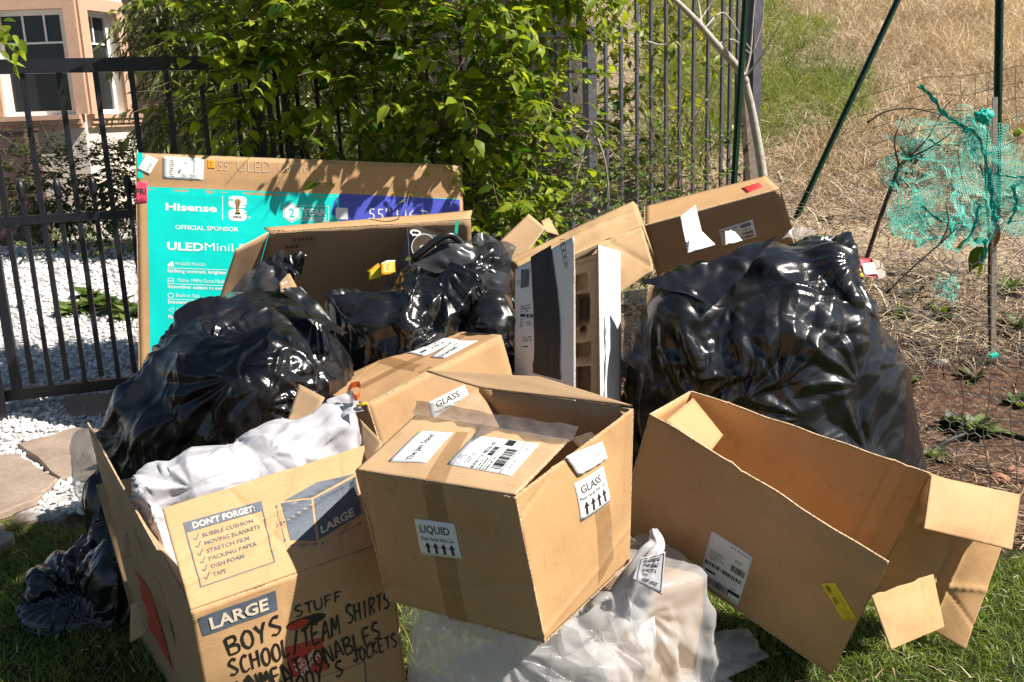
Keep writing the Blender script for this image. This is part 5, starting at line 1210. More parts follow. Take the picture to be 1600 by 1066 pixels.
# ================================================================== CARDBOARD BOXES
# ---- taped box in the middle, tipped on a clear bag, its back flap open
P0, par0 = P, par
def scaled(k): return (lambda px, py, y: P0(px, py, y * k)), (lambda *c: [P0(a, b, y * k) for a, b, y in c])
def jam_box():
    P, par = scaled(0.97)
    B, C_, A, E_, D, G_, F_ = par((806, 776, 1.70), (557, 736, 1.885), (851, 1003, 1.725), (989, 640, 2.03), (606, 936, 1.91), (749, 607, 2.215), (983, 876, 2.055))
    H_ = D + (F_ - A)
    t = thing('cardboard_box', 'closed tan carton with liquid and glass labels, tipped on a clear bag', 'box', D * 0.5 + F_ * 0.5)
    fr = Panel('front_panel', [C_, B, A, D], 'kraft', t, n=(70, 60), warp=0.006, seed=1, bow=0.004, creases=((1, .1, .06, -.003, .005), (.3, 1, .9, -.003, .005), (1, .4, .95, .003, .004)))
    sd = Panel('side_panel', [B, E_, F_, A], 'kraft_v', t, n=(70, 60), warp=0.006, seed=2, bow=0.012, creases=((1.0, 2.2, 0.30, -0.004, 0.006), (1, .1, .94, -.004, .006), (.2, 1, .95, .003, .005)))
    Panel('back_panel', [G_, E_, F_, H_], 'kraft', t, seed=3, n=(10, 10))
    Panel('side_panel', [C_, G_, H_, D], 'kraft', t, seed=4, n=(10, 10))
    for k in (0, 1):                                  # two bottom flaps that meet in the middle
        a, b = (0.0, 0.495) if k == 0 else (0.505, 1.0)
        L = lambda p, q, x: p + (q - p) * x
        Panel('bottom_flap', [L(D, H_, a), L(A, F_, a), L(A, F_, b), L(D, H_, b)], 'kraft_dull', t, seed=5 + k, n=(6, 6))
    off = nrm(np.cross(B - C_, G_ - C_)); off = off if off[2] > 0 else -off
    T0, T1 = P(650, 651, 2.045), P(889, 690, 1.868)
    ld = Panel('front_flap', [T0 + off * .004, T1 + off * .004, B + off * .004, C_ + off * .004], 'kraft_pale', t, n=(60, 30), warp=0.005, seed=7, bow=0.006, rag=0.004)
    Panel('back_flap', par((666, 579, 2.36), (842, 588, 2.22)) + [E_ + off * .01, G_ + off * .004], 'kraft_dull', t, n=(20, 8), warp=0.004, seed=8)
    # inner flap folded down on the far side
    Panel('inner_flap', [G_ * .98 + C_ * .02, G_ * .5 + C_ * .5, (G_ * .5 + C_ * .5) * .6 + H_ * .2 + F_ * .2 + np.array([0, 0, -.06]), G_ * .45 + H_ * .25 + E_ * .3 + np.array([0, 0, -.05])], 'kraft_dull', t, seed=9, n=(8, 8))
    z = zz(540, 560, 2.106)
    fr.sheet('parcel_tape', z((252, 412), (318, 412), (404, 868), (338, 862)), 'tape_brown', fr.o, h=0.0006, n=(5, 20), t=0, rough=0.0006)
    ld.sheet('parcel_tape', z((368, 246), (407, 250), (332, 408), (262, 404)), 'tape_brown', ld.o, h=0.0006, n=(4, 12), t=0, rough=0.0005)
    sd.sheet('parcel_tape', z((800, 505), (850, 472), (876, 655), (828, 745)), 'tape_brown', sd.o, h=0.0006, n=(5, 16), t=0, rough=0.001)
    l = fr.sheet('liquid_label', z((230, 525), (358, 543), (385, 658), (255, 638)), 'label', fr.o, h=0.0012)
    l.text('LIQUID', .10, .14, .84, .40, bold=0.012).text('Please Handle With Care', .09, .46, .90, .57, bold=0.0).arrows(.12, .61, .92, .93).done()
    l = sd.sheet('glass_label', z((740, 410), (838, 352), (854, 465), (755, 534)), 'label', sd.o, h=0.0014)
    l.text('GLASS', .12, .13, .80, .33, bold=0.012).text('Please Handle With Care', .06, .40, .92, .49).arrows(.10, .55, .92, .90).done()
    l = sd.sheet('return_label', z((718, 322), (835, 272), (849, 326), (752, 384)), 'label', sd.o, h=0.004, rough=0.004)
    l.fine(.65, .45, .95, .62, 2, 3).done()
    sd.sheet('clear_tape', z((735, 262), (800, 240), (848, 300), (790, 330)), 'tape_clear', sd.o, h=0.006, t=0, rough=0.006, seed=3)
    l = ld.sheet('jam_label', z((140, 340), (245, 242), (355, 252), (268, 353)), 'label', ld.o, h=0.0012)
    l.text('The Jam Stand', .06, .40, .88, .62, bold=0.012)
    for k, tt in enumerate((.72, .80, .88)): l.fine(.15, tt, .8, tt + .05, 1, 10 + k, 'ink_grey', .3)
    l.done()
    l = ld.sheet('shipping_label', z((335, 360), (425, 262), (638, 287), (547, 392)), 'label', ld.o, h=0.0012)
    l.fine(.05, .07, .5, .19, 3, 20, 'ink_grey').fine(.10, .22, .45, .30, 2, 21)
    l.text('BEVERLY CA', .02, .36, .42, .41, bold=.01).text('90210-107', .46, .36, .86, .43, bold=.015).fine(.02, .44, .34, .53, 2, 22).barcode(.42, .45, .72, .53, 4)
    l.rect(0, .545, 1, .556, n=8).fine(.02, .57, .5, .62, 1, 23).rect(.80, .56, .98, .68).barcode(.10, .64, .72, .80, 5).rect(0, .815, 1, .826, n=8).fine(.1, .87, .55, .92, 1, 24, 'ink_grey', .5).fine(.72, .88, .88, .93, 1, 25).done()
    # crumpled tape torn along the flap's rim
    n = 46; u = np.linspace(-0.02, 1.04, n); rows = []
    for j, vv in enumerate(np.linspace(0, 1, 6)):
        w = -0.10 + vv * (0.13 + 0.09 * u + 0.03 * np.sin(u * 17) + 0.02 * np.sin(u * 41) + 0.25 * np.exp(-((u - .52) / .03) ** 2))
        rows.append(ld.map(u, w, 0.007 + 0.006 * pnoise(np.stack([u * 9, 0 * u + vv * 2.5, 0 * u], -1), 1.0, 5) + 0.014 * (1 - vv) ** 2))
    V = np.array(rows); mesh('loose_tape', V.reshape(-1, 3), grid_faces(6, n, False), M['tape_grey'], ld.o, True)
    return t
jam_box()

# ---- taped carton behind it
def glass_box():
    O, L_, R_, Bk = par((573, 630, 2.75), (492, 611, 3.07), (782, 524, 3.05), (692, 516, 3.37))
    dn = np.array([0.085, 0.0, -0.37])
    t = thing('cardboard_box', 'tan carton taped shut in a cross, lying behind the jam carton', 'box', O + dn)
    tp = Panel('top_flap', [L_, Bk, R_, O], 'kraft', t, n=(60, 40), warp=0.006, seed=11, creases=((1, 1, .5, -.003, .005),))
    fr = Panel('front_panel', [O, R_, R_ + dn * 1.1, O + dn], 'kraft', t, n=(26, 16), warp=0.005, seed=12)
    Panel('side_panel', [L_, O, O + dn, L_ + dn], 'kraft_dull', t, n=(8, 8), seed=13)
    Panel('side_panel', [R_, Bk, Bk + dn, R_ + dn * 1.1], 'kraft', t, n=(8, 8), seed=14)
    Panel('back_panel', [Bk, L_, L_ + dn, Bk + dn], 'kraft', t, n=(8, 8), seed=15)
    z = zz(450, 490, 4.0)
    tp.sheet('parcel_tape', z((1112, 116), (1158, 118), (470, 465), (420, 455)), 'tape_brown', tp.o, h=0.0006, n=(3, 24), t=0)
    tp.sheet('parcel_tape', z((560, 310), (625, 272), (905, 338), (830, 380)), 'tape_brown', tp.o, h=0.0011, n=(10, 3), t=0)
    l = tp.sheet('address_label', z((715, 245), (890, 150), (1062, 162), (850, 266)), 'label', tp.o, h=0.0016)
    l.fine(.42, .38, .9, .80, 3, 31).fine(.5, .15, .9, .35, 2, 32, 'ink_grey').rect(.12, .62, .3, .72).done()
    l = tp.sheet('name_label', z((890, 272), (1030, 165), (1188, 176), (975, 284)), 'label', tp.o, h=0.0016)
    l.text('The Jam Stand', .06, .42, .62, .72, bold=.012).fine(.70, .3, .92, .4, 1, 33).done()
    l = fr.sheet('glass_label', z((873, 557), (1100, 445), (1150, 560), (905, 680)), 'label', fr.o, h=0.0014)
    l.text('GLASS', .17, .12, .80, .42, bold=.012).text('Please Handle With Care', .10, .54, .92, .66).arrows(.12, .72, .9, .96).done()
    fr.sheet('clear_tape', z((830, 400), (960, 340), (1050, 470), (900, 520)), 'tape_clear', fr.o, h=0.0007, t=0, rough=0.001)
    return t
glass_box()

# ---- printed moving box, front left
MOVE = {}
def moving_box():
    P, par = scaled(1.015)
    z = zz(240, 680, 2.7605); z3 = zz(0, 600, 2.2875)
    J, R_, K, FT, FR = par((298, 955, 1.70), (606, 846, 1.98), (137, 665, 2.42), (254, 795, 1.80), (569, 697, 2.08))
    Jb = J + (P(318, 1066, 1.74) - J) * 3.1; Rb = R_ + (P(633, 1066, 2.03) - R_) * 2.4
    Kb = K + (P(222, 1000, 2.38) - K) * 1.55
    Bk = K + (R_ - J) - (0, 0, .20); Bkb = Kb + (Rb - Jb); Kl = K - (0, 0, .17)
    t = thing('moving_box', 'open kraft moving box marked LARGE and scrawled BOYS STUFF, white bag inside', 'box', (Jb + Rb + Kb) / 3)
    fr = Panel('front_panel', [J, R_, Rb, Jb], 'kraft', t, n=(60, 60), warp=0.007, seed=21, bow=0.008, creases=((.1, 1, .03, .004, .005), (1, .2, .45, -.003, .005)))
    fl = Panel('front_flap', [FT, FR, R_ + (0, 0, .002), J + (0, 0, .002)], 'kraft', t, n=(90, 56), warp=0.006, seed=22, rag=0.002,
               creases=((1, 0.30, 0.62, -0.005, 0.006), (0.55, 1.0, 0.78, 0.004, 0.005), (1, -0.25, 0.30, -0.004, 0.006), (0.3, 1, 0.52, 0.003, 0.004), (1, .1, .86, -.004, .006)))
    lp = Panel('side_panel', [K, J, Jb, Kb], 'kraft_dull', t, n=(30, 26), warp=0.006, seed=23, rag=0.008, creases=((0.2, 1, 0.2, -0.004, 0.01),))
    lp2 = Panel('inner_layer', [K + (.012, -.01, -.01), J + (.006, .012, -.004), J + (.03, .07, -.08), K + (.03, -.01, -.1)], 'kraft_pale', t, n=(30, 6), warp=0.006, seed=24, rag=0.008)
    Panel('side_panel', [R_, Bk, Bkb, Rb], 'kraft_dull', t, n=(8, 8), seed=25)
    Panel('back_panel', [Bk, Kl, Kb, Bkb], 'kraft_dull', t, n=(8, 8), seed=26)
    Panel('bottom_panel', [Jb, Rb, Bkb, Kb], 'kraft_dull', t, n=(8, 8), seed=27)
    zg = zz(450, 490, 4.0)
    Panel('back_flap', par((467, 600, 2.62), (507, 621, 2.55), (470, 690, 2.45), (448, 660, 2.5)), 'kraft_dull', t, n=(8, 8), seed=28)
    Panel('side_flap', par((562, 655, 2.15), (597, 691, 2.06), (575, 730, 2.02), (566, 705, 2.08)), 'kraft_dull', t, n=(8, 8), seed=29)
    # torn strips hanging on the far side of the side panel
    zt = zz(130, 820, 4.33)
    pt = zt((232, 70), (300, 60), (345, 330), (390, 620), (330, 800), (300, 700), (310, 480))
    Panel('torn_strip', par((183, 838, 2.08), (199, 834, 2.06), (203, 870, 2.03), (190, 872, 2.05)), 'kraft_dull', t, n=(8, 10), warp=0.012, seed=30)
    Panel('torn_strip', par((205, 945, 2.0), (217, 940, 1.97), (226, 990, 1.94), (203, 1004, 1.97)), 'kraft_dull', t, n=(8, 10), warp=0.012, seed=39)
    MOVE.update(J=J, K=K, Jb=Jb, R=R_, FT=FT, Rb=Rb)
    # prints on the front
    f = fr.frame(z((188, 785), (525, 668), (533, 750), (210, 865)))
    f.h0 = .001; f.rect(0, 0, 1, 1, 'ink_grey', n=24, ny=8).text('LARGE', .12, .18, .88, .80, 'ink_pale', .03, h=0.002).done('printed_band', fr.o)
    f = fr.frame(z((565, 912), (722, 868), (746, 1008), (582, 1042)))
    f.rect(0, 0, 1, 1, 'ink_red', n=8, ny=8).done('red_emblem', fr.o)
    g = fr.frame(z((572, 990), (670, 890), (745, 940), (640, 1045))); g.h0 = 0.0014
    g.text('THE', .12, .16, .46, .30, 'ink_pale', .04).text('HOME', .06, .36, .90, .58, 'ink_pale', .04).text('DEPOT', .06, .64, .92, .86, 'ink_pale', .04).done('emblem_lettering', fr.o)
    hh = fr.frame(z((566, 808), (736, 752), (744, 792), (576, 852))); hh.h0 = 0.0009
    a = np.linspace(0, 2 * math.pi, 28, endpoint=False)
    hh.poly(np.stack([.5 + .5 * np.sign(np.cos(a)) * np.abs(np.cos(a)) ** .6, .5 + .48 * np.sin(a)], -1), 'black_plastic').done('hand_hole_shade_patch', fr.o)  # flat black patch paints the shade inside the uncut hand hole
    hr = fr.frame(z((570, 812), (668, 778), (672, 816), (578, 850))); hr.h0 = 0.0014
    hr.poly(np.stack([.5 + .48 * np.cos(a), .5 + .45 * np.sin(a)], -1), 'ink_red').done('hole_contents_patch', fr.o)  # flat red patch paints the lit contents showing in the hole
    for k, (w, q, asp, wd) in enumerate((('BOYS', ((300, 878), (545, 765), (562, 838), (320, 945)), 3.2, .15), ('STUFF', ((600, 742), (812, 664), (818, 706), (608, 785)), 4.6, .17),
        ('SCHOOL/TEAM', ((310, 968), (797, 765), (803, 848), (325, 1030)), 7.6, .15), ('SHIRTS', ((820, 735), (1018, 668), (1022, 738), (830, 810)), 2.9, .13),
        ('UNMENTIONABLES', ((345, 1050), (970, 798), (985, 862), (368, 1112)), 9.4, .15), ("BODY'S", ((558, 1050), (812, 958), (818, 1022), (570, 1118)), 3.8, .14), ('JOCKETS', ((848, 925), (1047, 850), (1055, 905), (858, 977)), 3.5, .14))):
        f = fr.frame(z(*q)); f.h0 = 0.0018; f.hand(w, wd, 'marker', asp, 40 + k * 7).done('handwriting', fr.o)
    f = fr.frame(z((700, 1040), (910, 970), (915, 1066), (710, 1120))); f.rect(0, 0, 1, .03, 'ink_grey', n=4).rect(.97, 0, 1, 1, 'ink_grey', ny=4).done('printed_lines', fr.o)
    # prints on the flap
    q = z((127, 378), (465, 283), (525, 548), (202, 658)); f = fl.frame(q)
    f.h0 = .0012; f.rect(0, 0, 1, .155, 'ink_grey', n=24, ny=3)
    for r in ((0, .155, .016, 1), (.984, .155, 1, 1)): f.rect(*r, 'ink_grey', ny=24)
    f.rect(0, .985, 1, 1, 'ink_grey', n=24)
    f.text("DON'T FORGET:", .10, .03, .90, .13, 'ink_pale', .03, h=0.0005)
    for k, (w, s1) in enumerate((('BUBBLE CUSHION', .86), ('MOVING BLANKETS', .93), ('STRETCH FILM', .76), ('PACKING PAPER', .83), ('DISH FOAM', .64), ('TAPE', .38))):
        t0 = .235 + k * .122; f.text(w, .19, t0, s1 - .02, t0 + .062, 'ink_grey', .008)
        f.line([(.075, t0 + .03), (.10, t0 + .062), (.15, t0 - .02)], .016, 'ink_grey', 1.2)
    f.done('checklist_print', fl.o)
    f = fl.frame(z((540, 150), (915, 60), (960, 420), (600, 500)))
    inv = lambda x, y: tuple(np.linalg.lstsq(np.array([[915 - 540, 600 - 540], [60 - 150, 500 - 150]], float), np.array([x - 540, y - 150], float), rcond=None)[0])
    f.h0 = .0012; f.quad([inv(553, 293), inv(678, 279), inv(703, 455), inv(592, 452)], 'ink_grey').quad([inv(567, 283), inv(700, 205), inv(868, 168), inv(682, 270)], 'ink_grey')
    f.quad([inv(689, 277), inv(872, 180), inv(905, 335), inv(714, 450)], 'ink_grey', n=16)
    g = fl.frame(z((716, 395), (858, 312), (866, 348), (724, 428))); g.h0 = 0.0026; g.text('LARGE', 0, 0, 1, 1, 'ink_pale', .03).done('box_drawing_lettering', fl.o)
    for a_, b_ in (((531, 300), (571, 462)), ((588, 475), (708, 468)), ((722, 470), (905, 372))):
        f.line([inv(*a_), inv(*b_)], .006, 'ink_grey', 1.1)
        for (e, o_) in ((a_, b_), (b_, a_)):
            d = np.array(o_, float) - e; d /= np.linalg.norm(d); nn = np.array([-d[1], d[0]]); e = np.array(e, float)
            f.poly([inv(*e), inv(*(e + d * 14 + nn * 6)), inv(*(e + d * 14 - nn * 6))], 'ink_grey')
    f.done('box_drawing', fl.o)
    for w, q in (('15"', ((533, 372), (566, 370), (568, 392), (536, 394))), ('16"', ((632, 463), (662, 461), (664, 482), (634, 484))), ('26"', ((808, 394), (835, 380), (838, 400), (811, 414)))):
        g = fl.frame(z(*q)); g.h0 = .0012; g.rect(-.1, -.1, 1.1, 1.1, 'kraft').text(w, 0, 0.05, 1, .95, 'ink_grey', .01, h=.0004).done('size_lettering', fl.o)
    # prints on the side
    zl = zz(130, 820, 4.33)
    f = lp.frame(zl((360, 305), (465, 455), (608, 990), (445, 690))); f.poly([(0, 0), (1, 0), (1, 1), (0, 1)], 'ink_red').done('red_emblem', lp.o)
    g = lp.frame(zl((455, 470), (520, 640), (560, 800), (470, 640))); g.h0 = .0012
    g.line([(0, 0), (.3, .9)], .08, 'kraft_dull', .5).line([(.35, -.1), (.6, 1)], .06, 'kraft_dull', .5).line([(.65, 0), (.9, 1)], .06, 'kraft_dull', .5).line([(-.4, .1), (-.1, 1.1)], .06, 'kraft_dull', .5).done('emblem_lettering', lp.o)
    f = lp.frame(zl((482, 345), (530, 400), (628, 828), (572, 740))); f.poly([(.2, 0), (1, .05), (1, .95), (.7, 1), (0, .92), (0, .1)], 'kraft_dull', ).done('hand_hole_flap', lp.o)
    return t
moving_box()

# ---- big open carton on the right
def open_box():
    P, par = scaled(0.97)
    O, TL, FB, BT, BL = par((1388, 880, 1.97), (1017, 648, 2.30), (1299, 1054, 2.10), (1454, 741, 2.22), (1080, 612, 2.55))
    dn = FB - O
    z5 = zz(980, 580, 2.1935)
    t = thing('cardboard_box', 'large empty carton lying open with loose flaps on the right-hand grass', 'box', FB)
    fr = Panel('front_panel', [TL, O, FB, TL + dn], 'kraft', t, n=(120, 60), warp=0.008, seed=31, rag=0.006, creases=((1, 0.08, 0.36, -0.006, 0.01), (1, .08, .41, .004, .006), (0.25, 1, 0.36, 0.003, 0.004)))
    bk = Panel('back_panel', [BL, BT, BT + dn, BL + dn], 'kraft_warm', t, n=(120, 60), warp=0.008, seed=32, rag=0.004, creases=((1, 0, 0.17, -0.004, 0.006), (1, 0, 0.86, -0.005, 0.006), (1, 0, 0.91, 0.004, 0.006), (0.5, 1, 0.95, -0.003, 0.004)))
    Panel('bottom_panel', [TL + dn, O + dn, BT + dn, BL + dn], 'kraft_dull', t, n=(10, 10), seed=33)
    lp = Panel('end_panel', [TL, BL, BL + dn, TL + dn], 'kraft_warm', t, n=(12, 12), warp=.005, seed=34)
    hb = P(1365, 918, 2.33)
    ef = Panel('end_flap', [BT + (0.001, .004, 0), P(1590, 788, 2.36), P(1508, 1016, 2.27), BT + dn * 1.12 + (0.001, .004, 0)], 'kraft_warm', t, n=(80, 60), warp=0.006, seed=35,
               creases=((1, 0.0, 0.55, -0.012, 0.010), (1, 0, .63, .010, .008), (-.35, 1, .48, -.004, .004), (.2, 1, .80, .006, .008)))
    Panel('small_flap', par((1455, 743, 2.20), (1595, 773, 2.30), (1582, 859, 2.19), (1444, 826, 2.09)), 'kraft', t, n=(50, 36), warp=0.006, bow=.010, seed=36, creases=((1, .06, .72, -.004, .004),))
    Panel('small_flap', par((1363, 932, 1.985), (1459, 899, 2.09), (1476, 980, 2.03), (1393, 1015, 1.93)), 'kraft_v', t, n=(50, 46), warp=0.007, bow=.010, seed=37, rag=.004, creases=((1, .2, .8, -.004, .004),))
    Panel('small_flap', par((1040, 657, 2.335), (1083, 622, 2.53), (1130, 680, 2.46), (1110, 706, 2.31)), 'kraft', t, n=(12, 12), warp=0.004, seed=38)
    fr.sheet('clear_tape', z5((455, 405), (890, 645), (860, 690), (440, 465)), 'tape_clear', fr.o, h=.0008, n=(30, 3), t=0, rough=.0008)
    l = fr.sheet('shipping_label', z5((290, 546), (433, 637), (378, 806), (245, 715)), 'label', fr.o, h=.0012)
    l.fine(.5, .04, .97, .09, 1, 50).fine(.08, .30, .46, .48, 5, 51).fine(.66, .22, .86, .28, 2, 52).barcode(.62, .34, .95, .46, 6).barcode(.04, .53, .92, .60, 7).rect(.1, .68, .34, .72).barcode(.20, .80, .72, .93, 8).rect(.70, .80, .98, .86).fine(.74, .74, .94, .79, 1, 53).done()
    q = [(1283, 911), (1306, 909.5), (1341, 969), (1317, 969.5)]
    l = fr.sheet('yellow_sticker', [q[2], q[3], q[0], q[1]], 'yellow_sticker', fr.o, h=.0012)
    l2 = fr.frame([q[3], q[0], q[1], q[2]]); l2.h0 = .0019
    l2.text('TESA - 71800', .42, .16, .94, .46, 'ink', .012).fine(.40, .62, .75, .78, 1, 54, 'ink_grey').fine(.05, .2, .36, .85, 5, 55, 'ink_grey', .5).done('lettering', l.o)
    return t
open_box()

# ---- flat television carton at the back left
def tv_box():
    TL, TR, BL, BR = P(213, 240, 4.32), P(720, 260, 4.60), P(218, 560, 4.19), P(732, 590, 4.46)
    d1, d2 = BL - TL, BR - TR
    BL, BR = TL + d1 * 1.45, TR + d2 * 1.42
    bkv = nrm(np.cross(TR - TL, BL - TL)); bkv = bkv if bkv[1] > 0 else -bkv
    t = thing('television_box', 'wide flat television carton with teal and violet front leaning at the gate', 'box', (BL + BR) / 2)
    f_ = Panel('front_panel', [TL, TR, BR, BL], 'kraft', t, n=(70, 60), warp=0.005, seed=41, creases=((0.0, 1, .098, -.0035, .012),))
    b = bkv * .14
    Panel('top_panel', [TL + b, TR + b, TR, TL], 'kraft', t, n=(12, 4), seed=42)
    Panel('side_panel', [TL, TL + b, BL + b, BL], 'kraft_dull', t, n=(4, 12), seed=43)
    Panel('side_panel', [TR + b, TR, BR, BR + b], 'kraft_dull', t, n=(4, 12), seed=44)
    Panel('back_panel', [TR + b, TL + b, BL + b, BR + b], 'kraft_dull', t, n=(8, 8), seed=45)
    z4 = zz(200, 230, 5.3286); z5 = zz(460, 230, 5.33); z6 = zz(220, 390, 6.27)
    pr = f_.frame([(230, 292), (717, 311), (725, 590), (235, 560)])
    pr.rect(0, 0, 1, 1.0, 'teal_print', n=40, ny=24).done('teal_print', f_.o)
    a = np.array([(545, 300), (600, 302.5), (660, 305.5), (717, 308.5 + 2.5), (718, 345), (719, 400), (640, 400), (545, 400), (533, 380), (527, 350), (526, 335), (530, 318), (537, 306)])
    vf = f_.frame([(526, 299), (718, 309), (722, 420), (526, 408)]); vf.h0 = .0012
    vf.rect(.02, .03, 1, 1, 'violet_print', n=16, ny=8).poly([(.02, .06), (.02, .9), (-.035, .85), (-.05, .5), (-.04, .3), (-.02, .14)], 'violet_print').done('violet_print', f_.o)
    def put(txt, q, m='ink_white', bold=0.0, h=.0019, sk=0):
        g = f_.frame(q); g.h0 = h; g.text(txt, 0, 0, 1, 1, m, bold, skew=sk); return g
    words = MB()
    def word(txt, q, bold=0.0, m='ink_white'):
        g = put(txt, q, m, bold); g.done('lettering', f_.o)
    R_ = lambda x0, y0, x1, y1, dx=0.0, dy=0.037: [(x0, y0), (x1, y0 + (x1 - x0) * dy), (x1 + dx, y1 + (x1 - x0) * dy), (x0 + dx, y1)]
    word('Hisense', R_(258.5, 317, 339, 329), .035)
    word('OFFICIAL SPONSOR', R_(273.5, 351.5, 372.5, 358.5), .015)
    word('ULED', R_(261, 378, 318, 391), .03); word('MiniLED', R_(320, 379.5, 401, 391.5), -.004)
    word('HI-QLED MiniLED', R_(274, 409.5, 321, 415), 0)
    word('Striking contrast, brighter', R_(261.5, 420, 354, 427.5), .02)
    word('Native 144Hz Game Mode', R_(277.5, 434.5, 352, 440.5), 0)
    word('Smoother action in every', R_(262, 445, 356, 452), .02)
    word('Built-in Sub', R_(275, 458.5, 312, 464), 0); word('Immersive', R_(262.7, 468.5, 302, 474.5), .02)
    word('Anti', R_(275, 481.5, 289, 486.5), 0); word('No', R_(263, 492, 271.5, 498), .02)
    word('YEAR', R_(472, 325.5, 510, 336.5), .03); word('WARRANTY', R_(472, 338.2, 510, 343.6), .012)
    word('55" U6 Pro', R_(576, 325, 694, 343), -.012)
    word('55"', R_(341, 250.5, 363, 266.5), -.014, 'ink_faint'); word('ULED', R_(371, 251, 423, 268), -.014, 'ink_faint'); word('U6 Pro', R_(435, 254, 482, 269), -.014, 'ink_faint')
    # small pictograms beside the four claims
    for k, y in enumerate((408.5, 433.5, 457.5, 480.5)):
        g = f_.frame(R_(262, y, 271.5, y + 8)); g.h0 = .0019
        if k == 0: g.poly([(0, .5), (.9, -.1), (1, 1), (0, 1)], 'ink_white')
        elif k == 1: g.rect(.05, .1, .95, .22, 'ink_white').poly([(0, .35), (.15, .35), (.2, 1), (0, 1)], 'ink_white').poly([(.85, .35), (1, .35), (1, 1), (.8, 1)], 'ink_white').rect(.3, .6, .7, .8, 'ink_white')
        elif k == 2: g.disc(.5, .5, .5, .5, 'ink_white', hole=.75)
        else: g.line([(.9, .05), (.1, .5), (.9, .95), (.9, .05)], .1, 'ink_white', 1.2)
        g.done('pictogram', f_.o)
    for y, x1 in ((418.3, 356), (443.0, 352), (467, 318)):
        g = f_.frame(R_(262, y, x1, y + .9)); g.h0 = .0018; g.rect(0, 0, 1, 1, 'ink_white', n=8).done('printed_rule', f_.o)
    g = f_.frame(R_(347, 306, 348.2, 344)); g.h0 = .0018; g.rect(0, 0, 1, 1, 'ink_white', ny=4).done('printed_rule', f_.o)
    # warranty shield
    g = f_.frame(R_(440.7, 316.5, 470.5, 347)); g.h0 = .0018
    hexa = lambda r: [(.5 + r * math.sin(x) * .98, .5 - r * math.cos(x)) for x in np.linspace(0, 2 * math.pi, 7)[:-1]]
    o_, i_ = np.array(hexa(.53)), np.array(hexa(.49))
    g._add(np.vstack([o_, i_]), [(k, (k + 1) % 6, (k + 1) % 6 + 6, k + 6) for k in range(6)], 'ink_white')
    g.poly(hexa(.44), 'ink_white').text('2', .36, .28, .66, .74, 'teal_print', .01, h=.0006).done('warranty_shield', f_.o)
    g = f_.frame(R_(470, 320.5, 514, 345)); g.h0 = .0018
    for r in ((0, 0, 1, .03), (0, .97, 1, 1), (.985, 0, 1, 1)): g.rect(*r, 'ink_white', n=4)
    g.done('warranty_frame', f_.o)
    # white cup emblem: two stacked rounded shapes, a gold cup, small letters
    def blob(g, s0, t0, s1, t1, m, r=.3, h=0):
        pts = []
        for cx, cy, a0 in ((s1 - r * (s1 - s0), t0 + r * (t1 - t0), -90), (s1 - r * (s1 - s0), t1 - r * (t1 - t0), 0), (s0 + r * (s1 - s0), t1 - r * (t1 - t0), 90), (s0 + r * (s1 - s0), t0 + r * (t1 - t0), 180)):
            for k in range(5):
                q = math.radians(a0 + k * 22.5); pts.append((cx + r * (s1 - s0) * math.cos(q), cy + r * (t1 - t0) * math.sin(q)))
        g.poly(pts, m, h)
    g = f_.frame(R_(357, 306, 385.5, 345)); g.h0 = .0018
    blob(g, .0, .0, 1, .48, 'ink_white', .28); blob(g, 0, .51, 1, 1, 'ink_white', .32)
    g.rect(-.02, .13, .28, .19, 'teal_print', h=.0005).rect(.85, .33, 1.03, .38, 'teal_print', h=.0005).rect(.86, .66, 1.03, .70, 'teal_print', h=.0005)
    g.disc(.5, .23, .17, .12, 'gold', h=.0006).poly([(.36, .28), (.64, .28), (.56, .5), (.6, .66), (.4, .66), (.44, .5)], 'gold', h=.0006).rect(.36, .66, .64, .73, 'ink', h=.0007).rect(.42, .36, .46, .6, 'ink_brown', h=.0008).rect(.53, .2, .57, .42, 'ink_brown', h=.0008)
    g.text('FIFA', .27, .80, .73, .89, 'ink', .03, h=.0006).text('TM', 1.06, .8, 1.2, .9, 'ink_white').done('cup_emblem', f_.o)
    # white patch where a code was printed
    g = f_.frame(R_(524.5, 324.5, 543.8, 342.5)); g.h0 = .0022; blob(g, 0, 0, 1, 1, 'ink_white', .14); g.done('blank_patch', f_.o)
    # stickers and labels
    f_.sheet('corner_stripe', z4((72, 46), (123, 49), (122, 260), (80, 256)), 'teal_print', f_.o, h=.0006, t=0)
    l = f_.sheet('address_label', z4((290, 75), (632, 95), (626, 280), (289, 264)), 'label', f_.o, h=.0012)
    l.fine(.16, .15, .3, .92, 9, 60).fine(.46, .75, .62, .92, 3, 61).fine(.52, .18, .6, .3, 2, 62).rect(.38, .62, .42, .72).rect(.41, .55, .45, .6).fine(.66, .75, .84, .92, 3, 63, 'ink_grey').rect(.76, .1, .775, .7, 'ink_grey').fine(.94, .74, .98, .9, 2, 64).fine(.60, 1.0, .84, 1.05, 1, 65).done()
    l = f_.sheet('tilted_label', z4((152, 62), (254, 106), (180, 232), (78, 186)), 'label', f_.o, h=.002, rough=.002)
    l.fine(.62, .35, .78, .85, 4, 66, 'ink_grey').done()
    l = f_.sheet('orange_sticker', z4((664, 105), (722, 108), (722, 180), (664, 178)), 'orange_sticker', f_.o, h=.0012); l.fine(.3, .2, .7, .8, 2, 67, 'ink_brown').done()
    l = f_.sheet('pink_sticker', z4((62, 292), (156, 288), (160, 462), (66, 472)), 'pink', f_.o, h=.0014, rough=.001)
    l.text('PRI', -.0, .30, .92, .60, 'ink', .02).text('HSU', .1, .78, .9, .95, 'ink').done()
